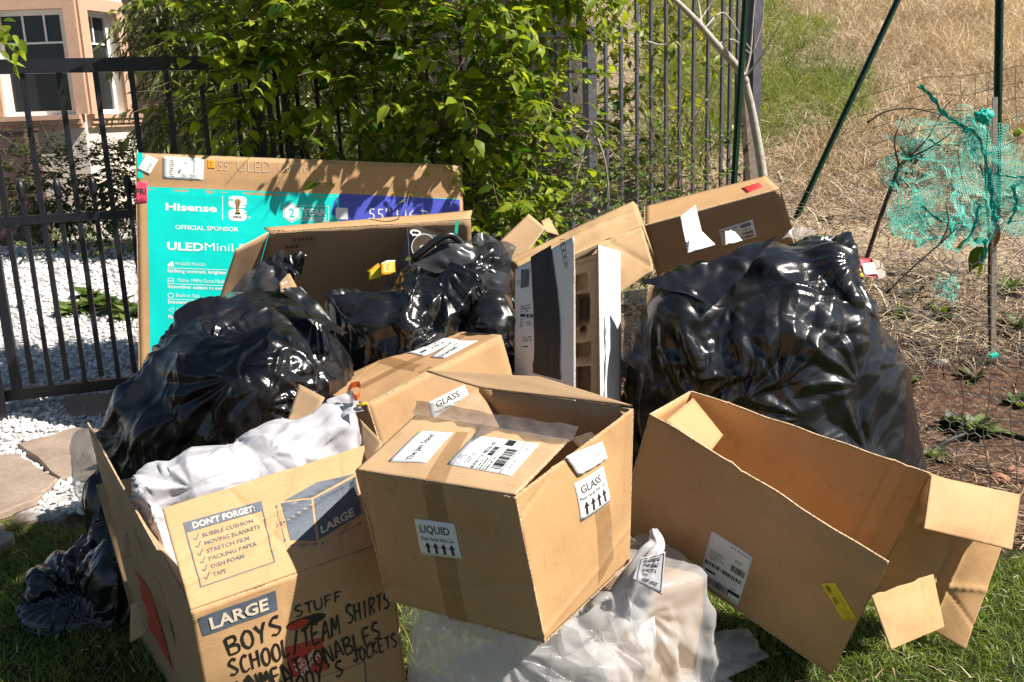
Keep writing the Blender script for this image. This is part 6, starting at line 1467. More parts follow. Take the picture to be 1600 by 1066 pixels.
    # torn paper on the right-hand corner
    for k, q in enumerate((((1310, 170), (1362, 160), (1350, 215), (1300, 205)), ((1325, 240), (1372, 232), (1366, 272), (1340, 262)), ((1300, 320), (1380, 290), (1370, 340), (1295, 355)))):
        f_.sheet('paper_tear', z5(*q), 'kraft_pale', f_.o, h=.0012, n=(3, 3), rough=.002, seed=k)
    return t
tv_box()

# ---- open flat carton in front of it
def wide_box():
    z2 = zz(340, 320, 3.636)
    TL, TR, BR, BL = par((421, 364, 3.60), (734, 344, 3.70), (742, 520, 4.02), (376, 520, 3.95))
    t = thing('cardboard_box', 'wide shallow carton with a curved arrow printed on its rim, before the television carton', 'box', (BL + BR) / 2)
    b = Panel('back_panel', [TL, TR, BR, BL], 'kraft_dull', t, n=(30, 18), warp=.006, seed=51, creases=((0, 1, .32, -.003, .004),))
    r = Panel('rim_flap', par((412, 355.5, 3.68), (738, 329, 3.79)) + [TR + (0, 0, .004), TL + (0, 0, .004)], 'kraft', t, n=(30, 4), warp=.006, seed=52)
    Panel('side_panel', [P(369, 391, 3.44), TL + (-.002, 0, .002), BL, P(343, 470, 3.50)], 'kraft_dull', t, n=(10, 14), warp=.004, seed=53)
    Panel('outer_panel', [TL + (0, .10, .01), TR + (0, .10, .0), BR + (0, .1, 0), BL + (0, .1, 0)], 'kraft', t, n=(8, 8), seed=55)
    g = b.frame(z2((425, 192), (556, 180), (545, 208), (418, 212)))
    for q in ((0, 0, 1, .08), (0, .92, 1, 1), (0, 0, .02, 1), (.98, 0, 1, 1)): g.rect(*q, 'ink_brown', n=2)
    for k in range(5): g.rect(.08 + k * .18, .3, .18 + k * .18, .7, 'ink_brown')
    g.done('printed_panel', b.o)
    g = b.frame(z2((388, 228), (482, 222), (476, 250), (384, 252))); g.rect(0, .2, .2, .8, 'ink_brown').disc(.52, .5, .26, .42, 'ink_brown', hole=.5).fine(.8, .2, 1, .8, 3, 70, 'ink_brown').done('printed_icons', b.o)
    g = r.frame(z2((862, 70), (1040, 62), (1040, 100), (866, 106)))
    q = [(x, .25 + .62 * math.sin(math.pi * (x * .8 + .1))) for x in np.linspace(0, .95, 14)]
    g.line(q, .14, 'ink_brown', 4.5).line([(.80, .02), (.97, .02), (.93, .5)], .14, 'ink_brown', 4.5).done('curved_arrow', r.o)
    g = r.frame(z2((300, 140), (412, 134), (412, 150), (302, 156))); g.fine(0, 0, 1, 1, 1, 71, 'ink_brown').done('printed_marks', r.o)
    return t
wide_box()

# ---- white carton with a black band, pulp tray inside
def white_box():
    z = zz(780, 290, 3.046)
    t = thing('white_carton', 'tall white carton with a black band, torn open in the middle of the heap', 'box', P(880, 640, 3.1))
    A = par((805, 421, 3.16), (897, 370, 3.00), (899, 640, 2.94), (803, 640, 3.10))
    f_ = Panel('front_panel', A, 'white_board', t, n=(30, 30), warp=.004, seed=61, bow=.012, rag=.003, creases=((.15, 1, .37, -.005, .006), (1, .0, .62, -.003, .004)))
    g = f_.frame(z((152, 345), (246, 286), (300, 925), (168, 890))); g.h0 = .0011
    s_ = np.linspace(0, 1, 25)
    lft = [(0.0 + .14 * math.sin(math.pi * x * .9) * (1 if x < .9 else .5), x) for x in s_]; rgt = [(1 + .18 * math.sin(math.pi * min(1, x * 1.1)), x) for x in s_]
    bw = np.array([[lft[k][0] + (rgt[k][0] - lft[k][0]) * x, s_[k]] for k in range(25) for x in np.linspace(0, 1, 13)])
    g.h0 = .003; g._add(bw, grid_faces(25, 13, False).tolist(), 'ink'); g.done('black_band', f_.o)
    for q, kw in ((((106, 400), (147, 398), (147, 480), (106, 490)), 1), (((108, 570), (166, 560), (166, 600), (108, 606)), 2), (((104, 612), (170, 612), (168, 672), (106, 676)), 3), (((116, 718), (168, 712), (168, 742), (116, 744)), 4), (((106, 760), (154, 756), (154, 772), (106, 776)), 5), (((86, 450), (102, 448), (102, 478), (86, 482)), 6)):
        g = f_.frame(z(*q)); g.h0 = .0011
        if kw in (1,): g.barcode(0, 0, 1, 1, 12)
        elif kw == 3: g.rect(0, 0, .4, .2).rect(.5, 0, 1, .25).fine(0, .35, .3, 1, 6, 74).fine(.55, .5, .95, .9, 4, 75)
        else: g.fine(0, 0, 1, 1, 3 if kw != 5 else 1, 76 + kw)
        g.done('printed_marks', f_.o)
    g = f_.frame(z((288, 262), (312, 258), (328, 388), (316, 394))); g.h0 = .0012
    for q in ((0, 0, 1, .02), (0, .98, 1, 1), (0, 0, .08, 1), (.92, 0, 1, 1)): g.rect(*q, 'ink', ny=2)
    for k in range(4): g.poly([(.5, .06 + k * .24), (.85, .18 + k * .24), (.5, .16 + k * .24), (.15, .22 + k * .24)], 'ink')
    g.done('handling_print', f_.o)
    rp = Panel('side_panel', par((935, 383, 3.02), (969.5, 393, 3.16), (971, 640, 3.10), (938, 628, 2.96)), 'white_board', t, n=(8, 24), warp=.002, seed=62, t=.006)
    Panel('back_panel', par((890, 404, 3.40), (937, 383, 3.40), (940, 640, 3.34), (890, 640, 3.34)), 'kraft_dull', t, n=(6, 8), seed=63)
    Panel('top_panel', par((893, 400, 3.42), (938, 380, 3.42), (936, 384, 3.03), (893, 408, 3.08)), 'kraft_dull', t, n=(6, 6), seed=64)
    tr = thing('pulp_tray', 'moulded brown pulp tray standing inside the torn white carton', 'tray', P(912, 640, 3.2))
    n, m_ = 40, 90
    U, V = np.meshgrid(np.linspace(0, 1, n), np.linspace(0, 1, m_))
    q = par((891, 411, 3.11), (934, 399, 3.05), (936, 640, 2.99), (893, 640, 3.05))
    base = q[0] * ((1 - U) * (1 - V))[..., None] + q[1] * (U * (1 - V))[..., None] + q[2] * (U * V)[..., None] + q[3] * ((1 - U) * V)[..., None]
    def pit(u0, v0, u1, v1, d, r=.04): return d * sstep(u0 - r, u0 + r, U) * (1 - sstep(u1 - r, u1 + r, U)) * sstep(v0 - r * .3, v0 + r * .3, V) * (1 - sstep(v1 - r * .3, v1 + r * .3, V))
    D = pit(.1, .10, .62, .22, .07) + pit(.2, .24, .70, .44, .10) + pit(.35, .30, .62, .5, .05) + pit(.05, .47, .55, .52, .05) + pit(.1, .56, .72, .68, .09) + pit(.15, .72, .7, .95, .11) + pit(-.2, .05, .1, 1, .03)
    base = base + np.array([0.1, 1.0, 0])[None, None] * D[..., None] + 0.002 * pnoise(base, 30, 3)[..., None]
    fr = base.reshape(-1, 3); bk = fr + np.array([.01, .03, 0])
    Fc = grid_faces(m_, n, False)
    mesh('tray_body', np.vstack([fr, bk]), np.vstack([Fc, Fc[:, ::-1] + len(fr)]), M['pulp'], tr, True)
    rim = MB(); rim.bar(q[1] + (0, -.004, .0), q[2] + (0, -.004, 0), .016, .012); rim.bar(q[0] + (0, -.004, .0), q[1] + (0, -.004, 0), .012, .012); rim.build('tray_rim', M['pulp'], tr)
    return t
white_box()

# ---- long carton with a red sticker
def long_box():
    TL, TR = P(1008, 352, 4.18), P(1218, 295, 4.20)
    t = thing('cardboard_box', 'long carton with a small red sticker tilted up at the back of the heap', 'box', P(1130, 420, 4.4))
    BL, BR = P(1030, 440, 4.44), P(1248, 395, 4.46); KL, KR_ = P(1008, 322, 4.42), P(1196, 275, 4.44)
    f_ = Panel('front_panel', [TL, TR, BR, BL], 'kraft_dull', t, n=(24, 14), warp=.004, seed=71)
    tp = Panel('top_panel', [KL, KR_, TR, TL], 'kraft', t, n=(24, 10), warp=.004, seed=72)
    Panel('end_panel', [TR, KR_, KR_ + (BR - TR), BR], 'kraft', t, n=(8, 8), warp=.003, seed=73)
    Panel('end_panel', [KL, TL, BL, KL + (BL - TL)], 'kraft_dull', t, n=(8, 8), seed=74)
    Panel('top_flap', par((1006, 338, 4.46), (1045, 316, 4.47), (1046, 330, 4.36), (1008, 350, 4.33)), 'kraft_dull', t, n=(6, 6), warp=.006, seed=75)
    tp.sheet('red_sticker', [(1158, 295), (1186, 286), (1193, 293), (1167, 302)], 'red_sticker', tp.o, h=.0012, n=(3, 3))
    l = f_.sheet('shipping_label', [(1123, 359), (1176, 343), (1182, 370), (1128, 384)], 'label', f_.o, h=.0012, n=(4, 4))
    l.fine(.04, .1, .3, .25, 1, 80).fine(.35, .1, .55, .25, 1, 81).barcode(.62, .08, .92, .3, 13).fine(.62, .38, .92, .5, 1, 82).barcode(.62, .56, .95, .72, 14).barcode(.3, .78, .95, .92, 15).done()
    return t
long_box()

# ---- crumpled brown sack-like wrapper and the flaps of a carton behind it
def wrapper():
    t = thing('brown_paper_wrapper', 'crumpled brown packing paper folded flat between the long carton and white carton', 'packing paper', P(930, 480, 3.8))
    Panel('upper_fold', par((795, 405, 3.70), (989, 314, 3.98), (1003, 352, 3.80), (815, 425, 3.55)), 'brown_paper', t, n=(44, 16), warp=.012, seed=81, edge=None, t=.002, creases=((0.1, 1, .5, .010, .01),))
    Panel('lower_fold', par((815, 424, 3.55), (1003, 352, 3.80), (1022, 420, 3.62), (880, 520, 3.5)), 'brown_paper', t, n=(44, 30), warp=.016, seed=82, edge=None, t=.002, creases=((0.3, 1, .35, -.012, .01), (1, -.3, .7, -.008, .008)))
    Panel('folded_corner', par((989, 314, 3.985), (996, 320, 4.0), (1022, 400, 3.80), (1004, 354, 3.80)), 'brown_paper', t, n=(4, 16), warp=.006, seed=83, edge=None, t=.002)
    u = thing('torn_carton', 'torn carton flaps poking up left of the brown packing paper', 'box', P(815, 430, 3.9))
    Panel('flap', par((780, 378, 3.86), (826, 334, 3.95), (852, 356, 3.85), (806, 420, 3.74)), 'kraft_pale', u, n=(14, 14), warp=.005, seed=84)
    Panel('flap', par((846, 345, 3.96), (858, 340, 4.0), (874, 368, 3.95), (852, 362, 3.9)), 'kraft', u, n=(6, 6), warp=.006, seed=85)
    Panel('side_panel', par((780, 380, 3.87), (806, 420, 3.75), (806, 480, 3.75), (780, 470, 3.87)), 'kraft_dull', u, n=(6, 6), warp=.004, seed=86)
wrapper()
# ================================================================== BAGS
def bag(label, base, center, blobs, m, seed, slack=1.07, amp=.022, dirn=(1, 0, .35), scale=4.0, g=.0002, inflate=.012, bend=.03, floor=.004, obst=(), name='black_bag', cat='bag', up=1, stretch=3.2, fine=.3, k=.025, M0=52, N0=88, it=(90, 35), group=None, fans=0, fan_amp=.3):
    t = thing(name, label, cat, base, group)
    V = bag_surface(center, blobs, seed=seed, slack=slack, g=g, inflate=inflate, bend=bend, floor=floor, obst=obst, k=k, M0=M0, N0=N0, it=it)
    V = folds(V, seed, amp, dirn, stretch, scale, up, fine, fans, fan_amp)
    o = bag_obj('bag_body', V, M[m], t)
    return t, V, o
def flat_film(name, pts, m, parent, n=(26, 18), amp=.02, seed=0, sc=9):
    """A loose scrap or mouth of film between four photo points with distance."""
    q = [P(*c) for c in pts]; U, V = np.meshgrid(np.linspace(0, 1, n[0]), np.linspace(0, 1, n[1]))
    p = q[0] * ((1 - U) * (1 - V))[..., None] + q[1] * (U * (1 - V))[..., None] + q[2] * (U * V)[..., None] + q[3] * ((1 - U) * V)[..., None]
    nn = nrm(np.cross(q[1] - q[0], q[3] - q[0])); h = 1 - 2.2 * np.abs(pnoise(p, sc, seed)) + .4 * (1 - 2.2 * np.abs(pnoise(p, sc * 2.4, seed + 1)))
    p = p + nn * (amp * h)[..., None] + amp * .5 * np.stack([pnoise(p, sc, seed + 2), 0 * h, pnoise(p, sc, seed + 3)], -1)
    return mesh(name, p.reshape(-1, 3), grid_faces(n[1], n[0], False), M[m], parent, True)
E3 = lambda px, py, y, *r: ('e', P(px, py, y), r)
# ---- left black bag, in front of the television carton
b1, _, _ = bag('shiny black bag slumped against the teal television carton, the leftmost of the heap', P(350, 870, 3.05) * [1, 1, 0], P(370, 620, 3.05),
    [E3(385, 600, 3.05, .33, .28, .25), E3(275, 645, 3.0, .17, .24, .14), E3(480, 590, 3.1, .15, .2, .17), E3(405, 500, 3.15, .17, .16, .10), E3(340, 760, 3.05, .37, .27, .3), E3(190, 665, 3.0, .06, .15, .04), E3(310, 560, 3.08, .10, .16, .09), E3(235, 630, 3.02, .10, .2, .09)] + lumps(8, P(400, 580, 3.0), (.16, .10, .12), 5, .12),
    'bag_black', 5, slack=1.12, amp=.026, dirn=(.6, .1, 1), scale=3.4, stretch=3.2, fine=.42, fans=28, fan_amp=.24)
flat_film('bag_mouth', [(352, 452, 3.20), (400, 404, 3.24), (442, 392, 3.22), (438, 452, 3.12)], 'bag_grey', b1, amp=.022, seed=3)
flat_film('bag_mouth', [(430, 402, 3.24), (470, 388, 3.26), (484, 400, 3.24), (440, 440, 3.16)], 'bag_black', b1, amp=.03, seed=5, sc=12)
flat_film('bag_fold', [(440, 452, 3.02), (470, 445, 3.05), (545, 520, 2.98), (530, 525, 2.92)], 'bag_black', b1, amp=.012, seed=6)
t_ = thing('brown_carton', 'dark brown carton corner poking out of the left black bag', 'box', P(447, 450, 3.1))
bc = Panel('front_panel', par((437, 442, 3.10), (450, 428, 3.12), (461, 450, 3.12), (439, 458, 3.09)), 'kraft_dull', t_, n=(6, 6), seed=95)
Panel('side_panel', par((450, 428, 3.12), (453, 428, 3.16), (466, 452, 3.16), (461, 450, 3.12)), 'kraft', t_, n=(4, 6), seed=96)
g = bc.frame([(439, 442), (450, 437), (451, 442), (440, 447)]); g.disc(.2, .55, .14, .4, 'ink_white').rect(.38, .5, .5, .62, 'ink_white').text('lt', .6, .1, .9, .95, 'ink_white').done('lettering', bc.o)
# ---- middle black bag behind the taped carton
b2, _, _ = bag('dark black bag in the middle with a green-tinted box and black tub on top', P(670, 760, 3.5) * [1, 1, 0], P(670, 490, 3.45),
    [E3(690, 480, 3.45, .24, .2, .16), E3(600, 505, 3.4, .17, .17, .12), E3(755, 430, 3.5, .10, .14, .10), E3(545, 470, 3.4, .08, .08, .03), E3(660, 620, 3.45, .36, .24, .3)] + lumps(21, P(690, 480, 3.45), (.18, .1, .1), 3, .10),
    'bag_black', 11, slack=1.12, amp=.022, dirn=(1, .1, -.35), scale=4.0, stretch=3.2, fine=.42, fans=34, fan_amp=.27)
flat_film('bag_mouth', [(640, 412, 3.38), (725, 378, 3.42), (800, 400, 3.40), (790, 470, 3.30)], 'bag_grey', b2, amp=.018, seed=14, n=(34, 26))
flat_film('bag_mouth', [(722, 372, 3.60), (755, 358, 3.64), (803, 378, 3.60), (800, 405, 3.5)], 'bag_grey', b2, amp=.022, seed=17)
flat_film('bag_corner', [(506, 452, 3.36), (560, 448, 3.42), (600, 470, 3.36), (545, 500, 3.28)], 'bag_black', b2, amp=.014, seed=18)
bag('smooth dark bag wedged between the middle bag and the white carton', P(775, 760, 3.3) * [1, 1, 0], P(775, 560, 3.32), [E3(772, 520, 3.32, .10, .14, .16), E3(770, 640, 3.32, .13, .16, .26)], 'bag_black', 14, slack=1.05, amp=.012, dirn=(0, 0, 1), it=(50, 0), fans=24)
# things in the mouth of the middle bag
def tub_stuff():
    t = thing('product_box', 'small dark box with a round speaker picture and white logo', 'box', P(690, 420, 3.5)); z2 = zz(340, 320, 3.636)
    f_ = Panel('front_panel', par((636, 357, 3.50), (712, 375, 3.60), (700, 425, 3.60), (640, 420, 3.50)), 'black_plastic', t, n=(8, 8), warp=.001, seed=101, edge=None)
    Panel('side_panel', par((623, 402, 3.62), (636, 357, 3.50), (640, 420, 3.50), (620, 428, 3.62)), 'iron_grey', t, n=(6, 6), warp=.001, seed=102, edge=None)
    Panel('top_panel', par((636, 357, 3.505), (650, 352, 3.66), (716, 370, 3.72), (712, 375, 3.605)), 'black_plastic', t, n=(6, 6), warp=.001, seed=103, edge=None)
    g = f_.frame(z2((1092, 138), (1156, 144), (1154, 180), (1092, 172))); g.disc(.5, .5, .5, .5, 'ink_white').disc(.36, .5, .16, .22, 'black_plastic', h=.0006).disc(.64, .5, .16, .22, 'black_plastic', h=.0006).poly([(.2, .85), (.45, .9), (.25, 1.15)], 'ink_white').done('logo', f_.o)
    g = f_.frame(z2((1104, 175), (1235, 165), (1235, 305), (1104, 305))); g.disc(.5, .5, .5, .5, 'ink_brown', k=36).disc(.5, .5, .53, .53, 'ink_white', k=36, hole=.95, h=.0006).disc(.45, .55, .12, .12, 'ink_pale', h=.0008).done('round_picture', f_.o)
    g = f_.frame(z2((1075, 296), (1104, 298), (1096, 314), (1064, 318))); g.rect(0, 0, 1, 1, 'weed_leaf').done('green_mark', f_.o)
    t = thing('plastic_tub', 'black plastic tub with a rounded handle on the middle bag', 'tub', P(690, 430, 3.45))
    c = bez([P(645, 405, 3.44), P(672, 383, 3.44), P(695, 369, 3.45), (P(710, 370, 3.46)), P(728, 388, 3.44)], 6); mb = MB(); mb.tube(c, .014, 8); mb.build('handle', M['black_plastic'], t, True)
    q = [P(650, 408, 3.45), P(688, 382, 3.47), P(712, 378, 3.47), P(735, 394, 3.43), P(700, 425, 3.36), P(655, 430, 3.38)]
    mb = MB(); n = len(q); dn = np.array([0, .02, -.12]); c = np.mean(q, 0) + (0, .0, -.015); V = q + [x * .82 + c * .18 + (0, 0, -.02) for x in q] + [x + dn for x in q]
    mb.add(V, [(i, (i + 1) % n, n + (i + 1) % n, n + i) for i in range(n)] + [tuple(range(n, 2 * n))] + [(i, 2 * n + i, 2 * n + (i + 1) % n, (i + 1) % n) for i in range(n)]); mb.build('tub_body', M['black_plastic'], t)
    q = par((699, 381, 3.42), (714, 380, 3.42), (722, 390, 3.40), (706, 394, 3.39)); Panel('grey_patch', q, 'iron_grey', t, n=(4, 4), warp=.002, seed=104, edge=None)
    t = thing('teal_strap', 'short teal plastic strap standing by the black tub', 'strap', P(713, 372, 3.6)); mb = MB(); mb.bar(P(712, 372, 3.6), P(714.5, 345, 3.62), .012, .003); mb.build('strap', M['teal_plastic'], t)
    for k, (q, sd, lab) in enumerate(((par((576, 424, 3.5), (595, 415, 3.5), (597, 432, 3.48), (576, 438, 3.48)), par((574, 423, 3.5), (590, 411, 3.58), (596, 414, 3.58), (595, 415.5, 3.5)), 'open yellow carton lying left of the upright orange one'), (par((596, 412, 3.47), (617, 408, 3.5), (618, 428, 3.48), (596, 430, 3.45)), par((596, 411, 3.47), (604, 406, 3.54), (619, 405, 3.56), (617, 407.5, 3.5)), 'small upright orange carton against the wide shallow carton'))):
        t = thing('small_carton', lab, 'box', q[3]); f_ = Panel('front_panel', q, 'orange_sticker' if k else 'yellow_sticker', t, n=(4, 4), warp=.001, seed=110 + k, edge=None); Panel('top_panel', sd, 'orange_sticker' if not k else 'label', t, n=(3, 3), warp=.001, seed=113 + k, edge=None)
        if k:
            g = f_.frame([(603, 413), (609, 412), (609, 422), (603, 423)]); g.fine(0, 0, 1, 1, 3, 120, 'ink_brown').done('printed_marks', f_.o)
tub_stuff()
# ---- right black bag
b3, _, _ = bag('biggest shiny black bag, taut and full, on the right beside the chicken wire', P(1200, 850, 3.15) * [1, 1, 0], P(1190, 580, 3.15),
    [E3(1200, 540, 3.15, .37, .28, .27), E3(1325, 640, 3.15, .2, .23, .33), E3(1285, 425, 3.2, .10, .15, .09), E3(1050, 580, 3.15, .13, .18, .28), E3(1062, 490, 3.08, .12, .16, .13), E3(1100, 450, 3.2, .17, .16, .075), E3(1200, 415, 3.2, .13, .16, .07), E3(1285, 405, 3.2, .10, .15, .065), E3(1210, 740, 3.1, .48, .28, .32), E3(1398, 745, 3.15, .085, .2, .22)] + lumps(4, P(1210, 560, 3.15), (.20, .12, .16), 5, .13),
    'bag_black', 3, slack=1.09, amp=.026, dirn=(1, 0, .30), scale=3.2, stretch=3.8, fine=.42, fans=28, fan_amp=.24)
flat_film('bag_mouth', [(1215, 378, 3.25), (1330, 358, 3.30), (1350, 425, 3.14), (1240, 470, 3.0)], 'bag_black', b3, amp=.022, seed=23, n=(40, 30), sc=7)
flat_film('bag_mouth', [(1000, 436, 3.02), (1110, 402, 3.06), (1215, 366, 3.12), (1120, 470, 2.90)], 'bag_black', b3, amp=.014, seed=25, n=(40, 20), sc=6)
flat_film('bag_fold', [(975, 455, 3.0), (1010, 450, 2.98), (1020, 600, 2.9), (972, 560, 2.98)], 'bag_grey', b3, amp=.012, seed=26)
def paper(label, quads, seed):
    t = thing('crumpled_paper', label, 'paper', P(*quads[0][3]))
    for k, q in enumerate(quads): Panel('sheet', par(*q), 'paper', t, n=(12, 14), warp=.012, seed=seed + k, edge=None, t=.0008, creases=((1, .2, .5, .008, .006),))
paper('tall folded white paper sticking out of the big right bag', [[(1063, 338, 3.22), (1087, 320, 3.24), (1099, 372, 3.22), (1075, 395, 3.14)], [(1078, 370, 3.15), (1098, 362, 3.2), (1118, 382, 3.16), (1074, 396, 3.12)]], 130)
paper('small white paper tip sticking out of the big right bag', [[(1133, 361, 3.24), (1148, 362, 3.24), (1160, 376, 3.2), (1133, 384, 3.18)]], 134)
tf = thing('clear_film', 'crumpled clear film behind the top of the big right bag', 'film', P(1250, 365, 3.4)); flat_film('film', [(1222, 362, 3.36), (1240, 350, 3.4), (1268, 350, 3.4), (1278, 366, 3.34)], 'film_clear', tf, amp=.02, seed=31)
# ---- dark bags on the shaded grass at the left
bag('flattened black bag lying on the shaded grass left of the moving box', P(130, 990, 2.55) * [1, 1, 0], P(135, 935, 2.62), [E3(125, 945, 2.62, .17, .14, .045), E3(185, 900, 2.6, .08, .1, .12), E3(75, 895, 2.7, .06, .1, .03), E3(150, 865, 2.75, .10, .10, .04)], 'bag_black', 41, slack=1.14, amp=.024, dirn=(.6, 0, 1), scale=5, it=(70, 20), fans=6, fan_amp=.2)
bag('thin strip of black bag squeezed behind the moving box corner', P(165, 850, 2.85) * [1, 1, 0], P(170, 800, 2.85), [E3(165, 790, 2.85, .06, .08, .12), E3(180, 850, 2.8, .08, .1, .10)], 'bag_black', 42, slack=1.12, amp=.014, dirn=(0, 0, 1), scale=6, it=(50, 0))
tf, _, _ = bag('cloudy clear sack hanging beside the left black bag over the flagstones', P(130, 740, 2.9) * [1, 1, 0], P(133, 705, 2.9), [E3(133, 705, 2.9, .045, .06, .075)], 'bag_clear', 43, slack=1.1, amp=.008, dirn=(.4, 0, 1), scale=8, it=(50, 0), floor=None, name='clear_sack')
# ---- white bag in the moving box
def half(a, b, c, inside, gap):
    n = nrm(np.cross(b - a, c - a)); n = n if n.dot(inside - a) > 0 else -n
    return lambda p: (p - a) @ n - gap
_in = P(400, 780, 2.35); WSIDE = half(MOVE['J'], MOVE['K'], MOVE['Jb'], _in, .022); WFRONT = half(MOVE['J'], MOVE['R'], MOVE['FT'], _in, .02)
bw, _, _ = bag('crumpled white bag filling the printed moving box, orange ribbon at its tip', P(380, 850, 2.2), P(370, 790, 2.2),
    [E3(250, 780, 2.14, .075, .09, .08), E3(330, 765, 2.18, .13, .13, .10), E3(440, 725, 2.28, .14, .13, .10), E3(525, 665, 2.36, .06, .08, .065), E3(548, 625, 2.40, .025, .03, .03), E3(228, 765, 2.12, .035, .05, .035), E3(350, 860, 2.2, .2, .16, .14)],
    'bag_white', 52, obst=(WSIDE, WFRONT), slack=1.14, amp=.024, dirn=(.8, .5, .3), scale=4.5, floor=.05, name='white_bag', fine=.5, stretch=3.6, fans=20, fan_amp=.2)
mb = MB()
c = bez([P(543, 612, 2.34), P(549, 603, 2.33), P(561, 601, 2.33), P(563, 612, 2.32), P(557, 622, 2.31), P(550, 616, 2.33)], 8); n = len(c)
w = np.array([.1, -.2, 1]) * .008; mesh('ribbon', np.vstack([c - w, c + w]), [(i, i + 1, i + 1 + n, i + n) for i in range(n - 1)], plain('orange_ribbon', (.85, .16, .02), .45, .1), bw)
mb = MB(); mb.tube(bez([P(558, 634, 2.31), P(566, 632, 2.30), P(573, 630, 2.30)], 4), .004, 6); mb.build('tie', M['yellow_sticker'], bw)
flat_film('bag_tip', [(512, 625, 2.36), (545, 604, 2.36), (566, 640, 2.30), (520, 660, 2.30)], 'bag_white', bw, amp=.01, seed=54, sc=12)
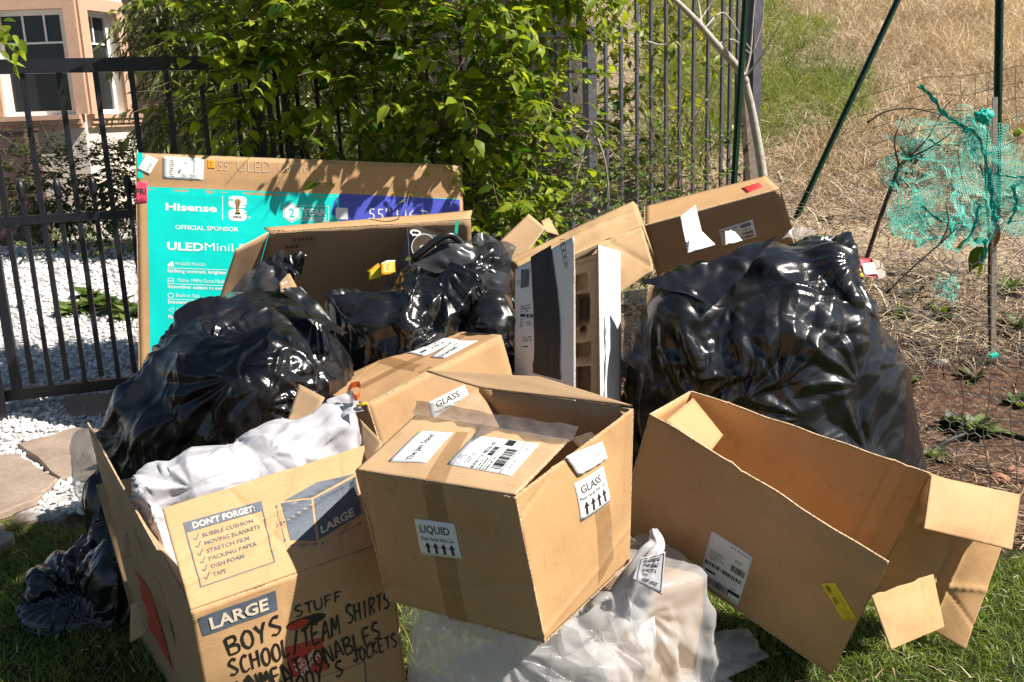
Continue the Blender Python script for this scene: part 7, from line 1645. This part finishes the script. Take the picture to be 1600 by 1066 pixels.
# ---- clear bag with a carton in it under the jam carton
def under_bag():
    cb = P(978, 985, 2.12); cb[2] = .165; a = .45; Rm = np.array([[math.cos(a), -math.sin(a), 0], [math.sin(a), math.cos(a), 0], [0, 0, 1]]); hx = np.array([.165, .13, .165])
    t2 = thing('cardboard_box', 'dull carton with an arrow label wrapped inside the cloudy clear bag', 'box', cb * [1, 1, 0])
    cr = {}
    for i in (-1, 1):
        for j in (-1, 1):
            for k in (-1, 1): cr[i, j, k] = cb + Rm @ (hx * [i, j, k] * .86)
    f_ = Panel('front_panel', [cr[-1, -1, 1], cr[1, -1, 1], cr[1, -1, -1], cr[-1, -1, -1]], 'kraft_dull', t2, n=(12, 12), seed=141)
    Panel('side_panel', [cr[1, -1, 1], cr[1, 1, 1], cr[1, 1, -1], cr[1, -1, -1]], 'kraft_dull', t2, n=(8, 8), seed=142)
    Panel('side_panel', [cr[-1, 1, 1], cr[-1, -1, 1], cr[-1, -1, -1], cr[-1, 1, -1]], 'kraft_dull', t2, n=(8, 8), seed=143)
    Panel('top_flap', [cr[-1, 1, 1], cr[1, 1, 1], cr[1, -1, 1], cr[-1, -1, 1]], 'kraft_dull', t2, n=(8, 8), seed=144)
    Panel('back_panel', [cr[1, 1, 1], cr[-1, 1, 1], cr[-1, 1, -1], cr[1, 1, -1]], 'kraft_dull', t2, n=(6, 6), seed=145)
    l = f_.sheet('arrow_label', [(988, 985), (1022, 962), (1025, 1000), (1000, 1012)], 'label', f_.o, h=.0012, n=(3, 3)); l.arrows(.45, .25, .85, .75, 1).done()
    jc = (P(557, 736, 1.885) + P(983, 876, 2.055) + P(851, 1003, 1.725) + P(749, 607, 2.215)) / 4
    B, C_, A, E_ = scaled(.97)[1]((806, 776, 1.70), (557, 736, 1.885), (851, 1003, 1.725), (989, 640, 2.03)); ex, ez = nrm(C_ - B), nrm(B - A); ey = nrm(np.cross(ez, ex)); ex = nrm(np.cross(ey, ez))
    ctr = B + (C_ - B) / 2 + (A - B) / 2 + (E_ - B) / 2; hj = np.array([np.linalg.norm(C_ - B), np.linalg.norm(E_ - B), np.linalg.norm(A - B)]) / 2 + .004
    jam = lambda p: sd_box(p, ctr, hj, np.stack([ex, ey, ez], 1), .006)
    t, V, o = bag('cloudy clear bag of packaging under the jam carton', cb * [1, 1, 0] + (-.1, -.05, 0), P(900, 1010, 2.05) * [1, 1, 0] + (0, 0, .2),
        [('b', cb, hx, Rm, .03), ('e', P(770, 1000, 1.97), (.17, .13, .13)), ('e', P(700, 1000, 1.98), (.07, .1, .09)), ('e', P(850, 1040, 1.98), (.24, .15, .15))], 'bag_clear', 61, slack=1.10, amp=.014, dirn=(.5, -.2, 1), scale=5.5, obst=(jam,), inflate=.045, name='clear_bag', fine=.25, fans=16, fan_amp=.22)
    # gathered neck with its printed warning
    def neck(pts, r0, r1, m, nm, sd):
        c = bez([P(*q) for q in pts], 8); n = len(c); k = 28; Vn = []; rr = np.linspace(r0, r1, n)
        T = np.gradient(c, axis=0)
        for i in range(n):
            tt = nrm(T[i]); u = nrm(np.cross(tt, [0, 1, 0])); v = np.cross(tt, u)
            for j in range(k):
                a = 2 * math.pi * j / k; q = rr[i] * (1 + .30 * math.sin(a * 5 + sd) + .16 * math.sin(a * 9 + i * .3)); Vn.append(c[i] + q * (math.cos(a) * u + .6 * math.sin(a) * v))
        return mesh(nm, np.array(Vn), grid_faces(n, k), M[m], t, True)
    neck([(965, 985, 2.02), (992, 915, 1.97), (1014, 872, 1.97), (1026, 852, 1.985), (1021, 828, 2.03)], .042, .007, 'bag_white', 'bag_neck', 1)
    q = [P(1000, 868, 1.905), P(1042, 862, 1.915), P(1040, 905, 1.895), P(1012, 935, 1.885)]
    pn = Panel('printed_warning', [P(1000, 872, 1.905), P(1040, 862, 1.915), P(1034, 930, 1.895), P(988, 905, 1.885)], 'bag_white', t, n=(16, 16), warp=.010, seed=151, edge=None, t=.0006, creases=((1, .2, .3, .006, .004), (1, .2, .65, .006, .004)))
    g = Frame(pn, [(0.05, .05), (.95, .02), (.95, .95), (.1, .95)]); g.h0 = .0012
    for k, (w, s1) in enumerate((('WARNING', .8), ('THIS BAG', .75), ('IS NOT A', .7), ('TOY', .4), ('KEEP AWAY', .8))): g.text(w, .06 + .03 * k, .06 + k * .18, s1, .19 + k * .18, 'ink', .02, skew=.1)
    for r_ in ((0, 0, 1, .02), (0, .98, 1, 1), (0, 0, .02, 1), (.97, 0, 1, 1)): g.rect(*r_, 'ink', n=6, ny=6)
    g.done('lettering', pn.o)
    flat_film('bag_fold', [(640, 955, 1.86), (905, 990, 1.78), (970, 1100, 1.84), (650, 1100, 1.88)], 'bag_clear', t, amp=.020, seed=65, n=(60, 40), sc=7)
    flat_film('bag_fold', [(880, 985, 1.86), (1030, 900, 1.93), (1010, 1090, 1.92), (900, 1095, 1.86)], 'bag_clear', t, amp=.020, seed=66, n=(50, 44), sc=8)
    fo = flat_film('bag_tail', [(1090, 985, 2.16), (1170, 985, 2.26), (1205, 1022, 2.18), (1070, 1085, 2.02)], 'bag_clear', t, amp=.022, seed=63, n=(40, 30))
    flat_film('bag_tail', [(1085, 1000, 2.13), (1150, 995, 2.2), (1190, 1040, 2.12), (1060, 1080, 2.0)], 'bag_clear', t, amp=.02, seed=67, n=(40, 30))
    flat_film('bag_tail', [(620, 958, 2.02), (672, 962, 1.98), (690, 1000, 1.98), (640, 1010, 2.04)], 'bag_clear', t, amp=.018, seed=64)
under_bag()
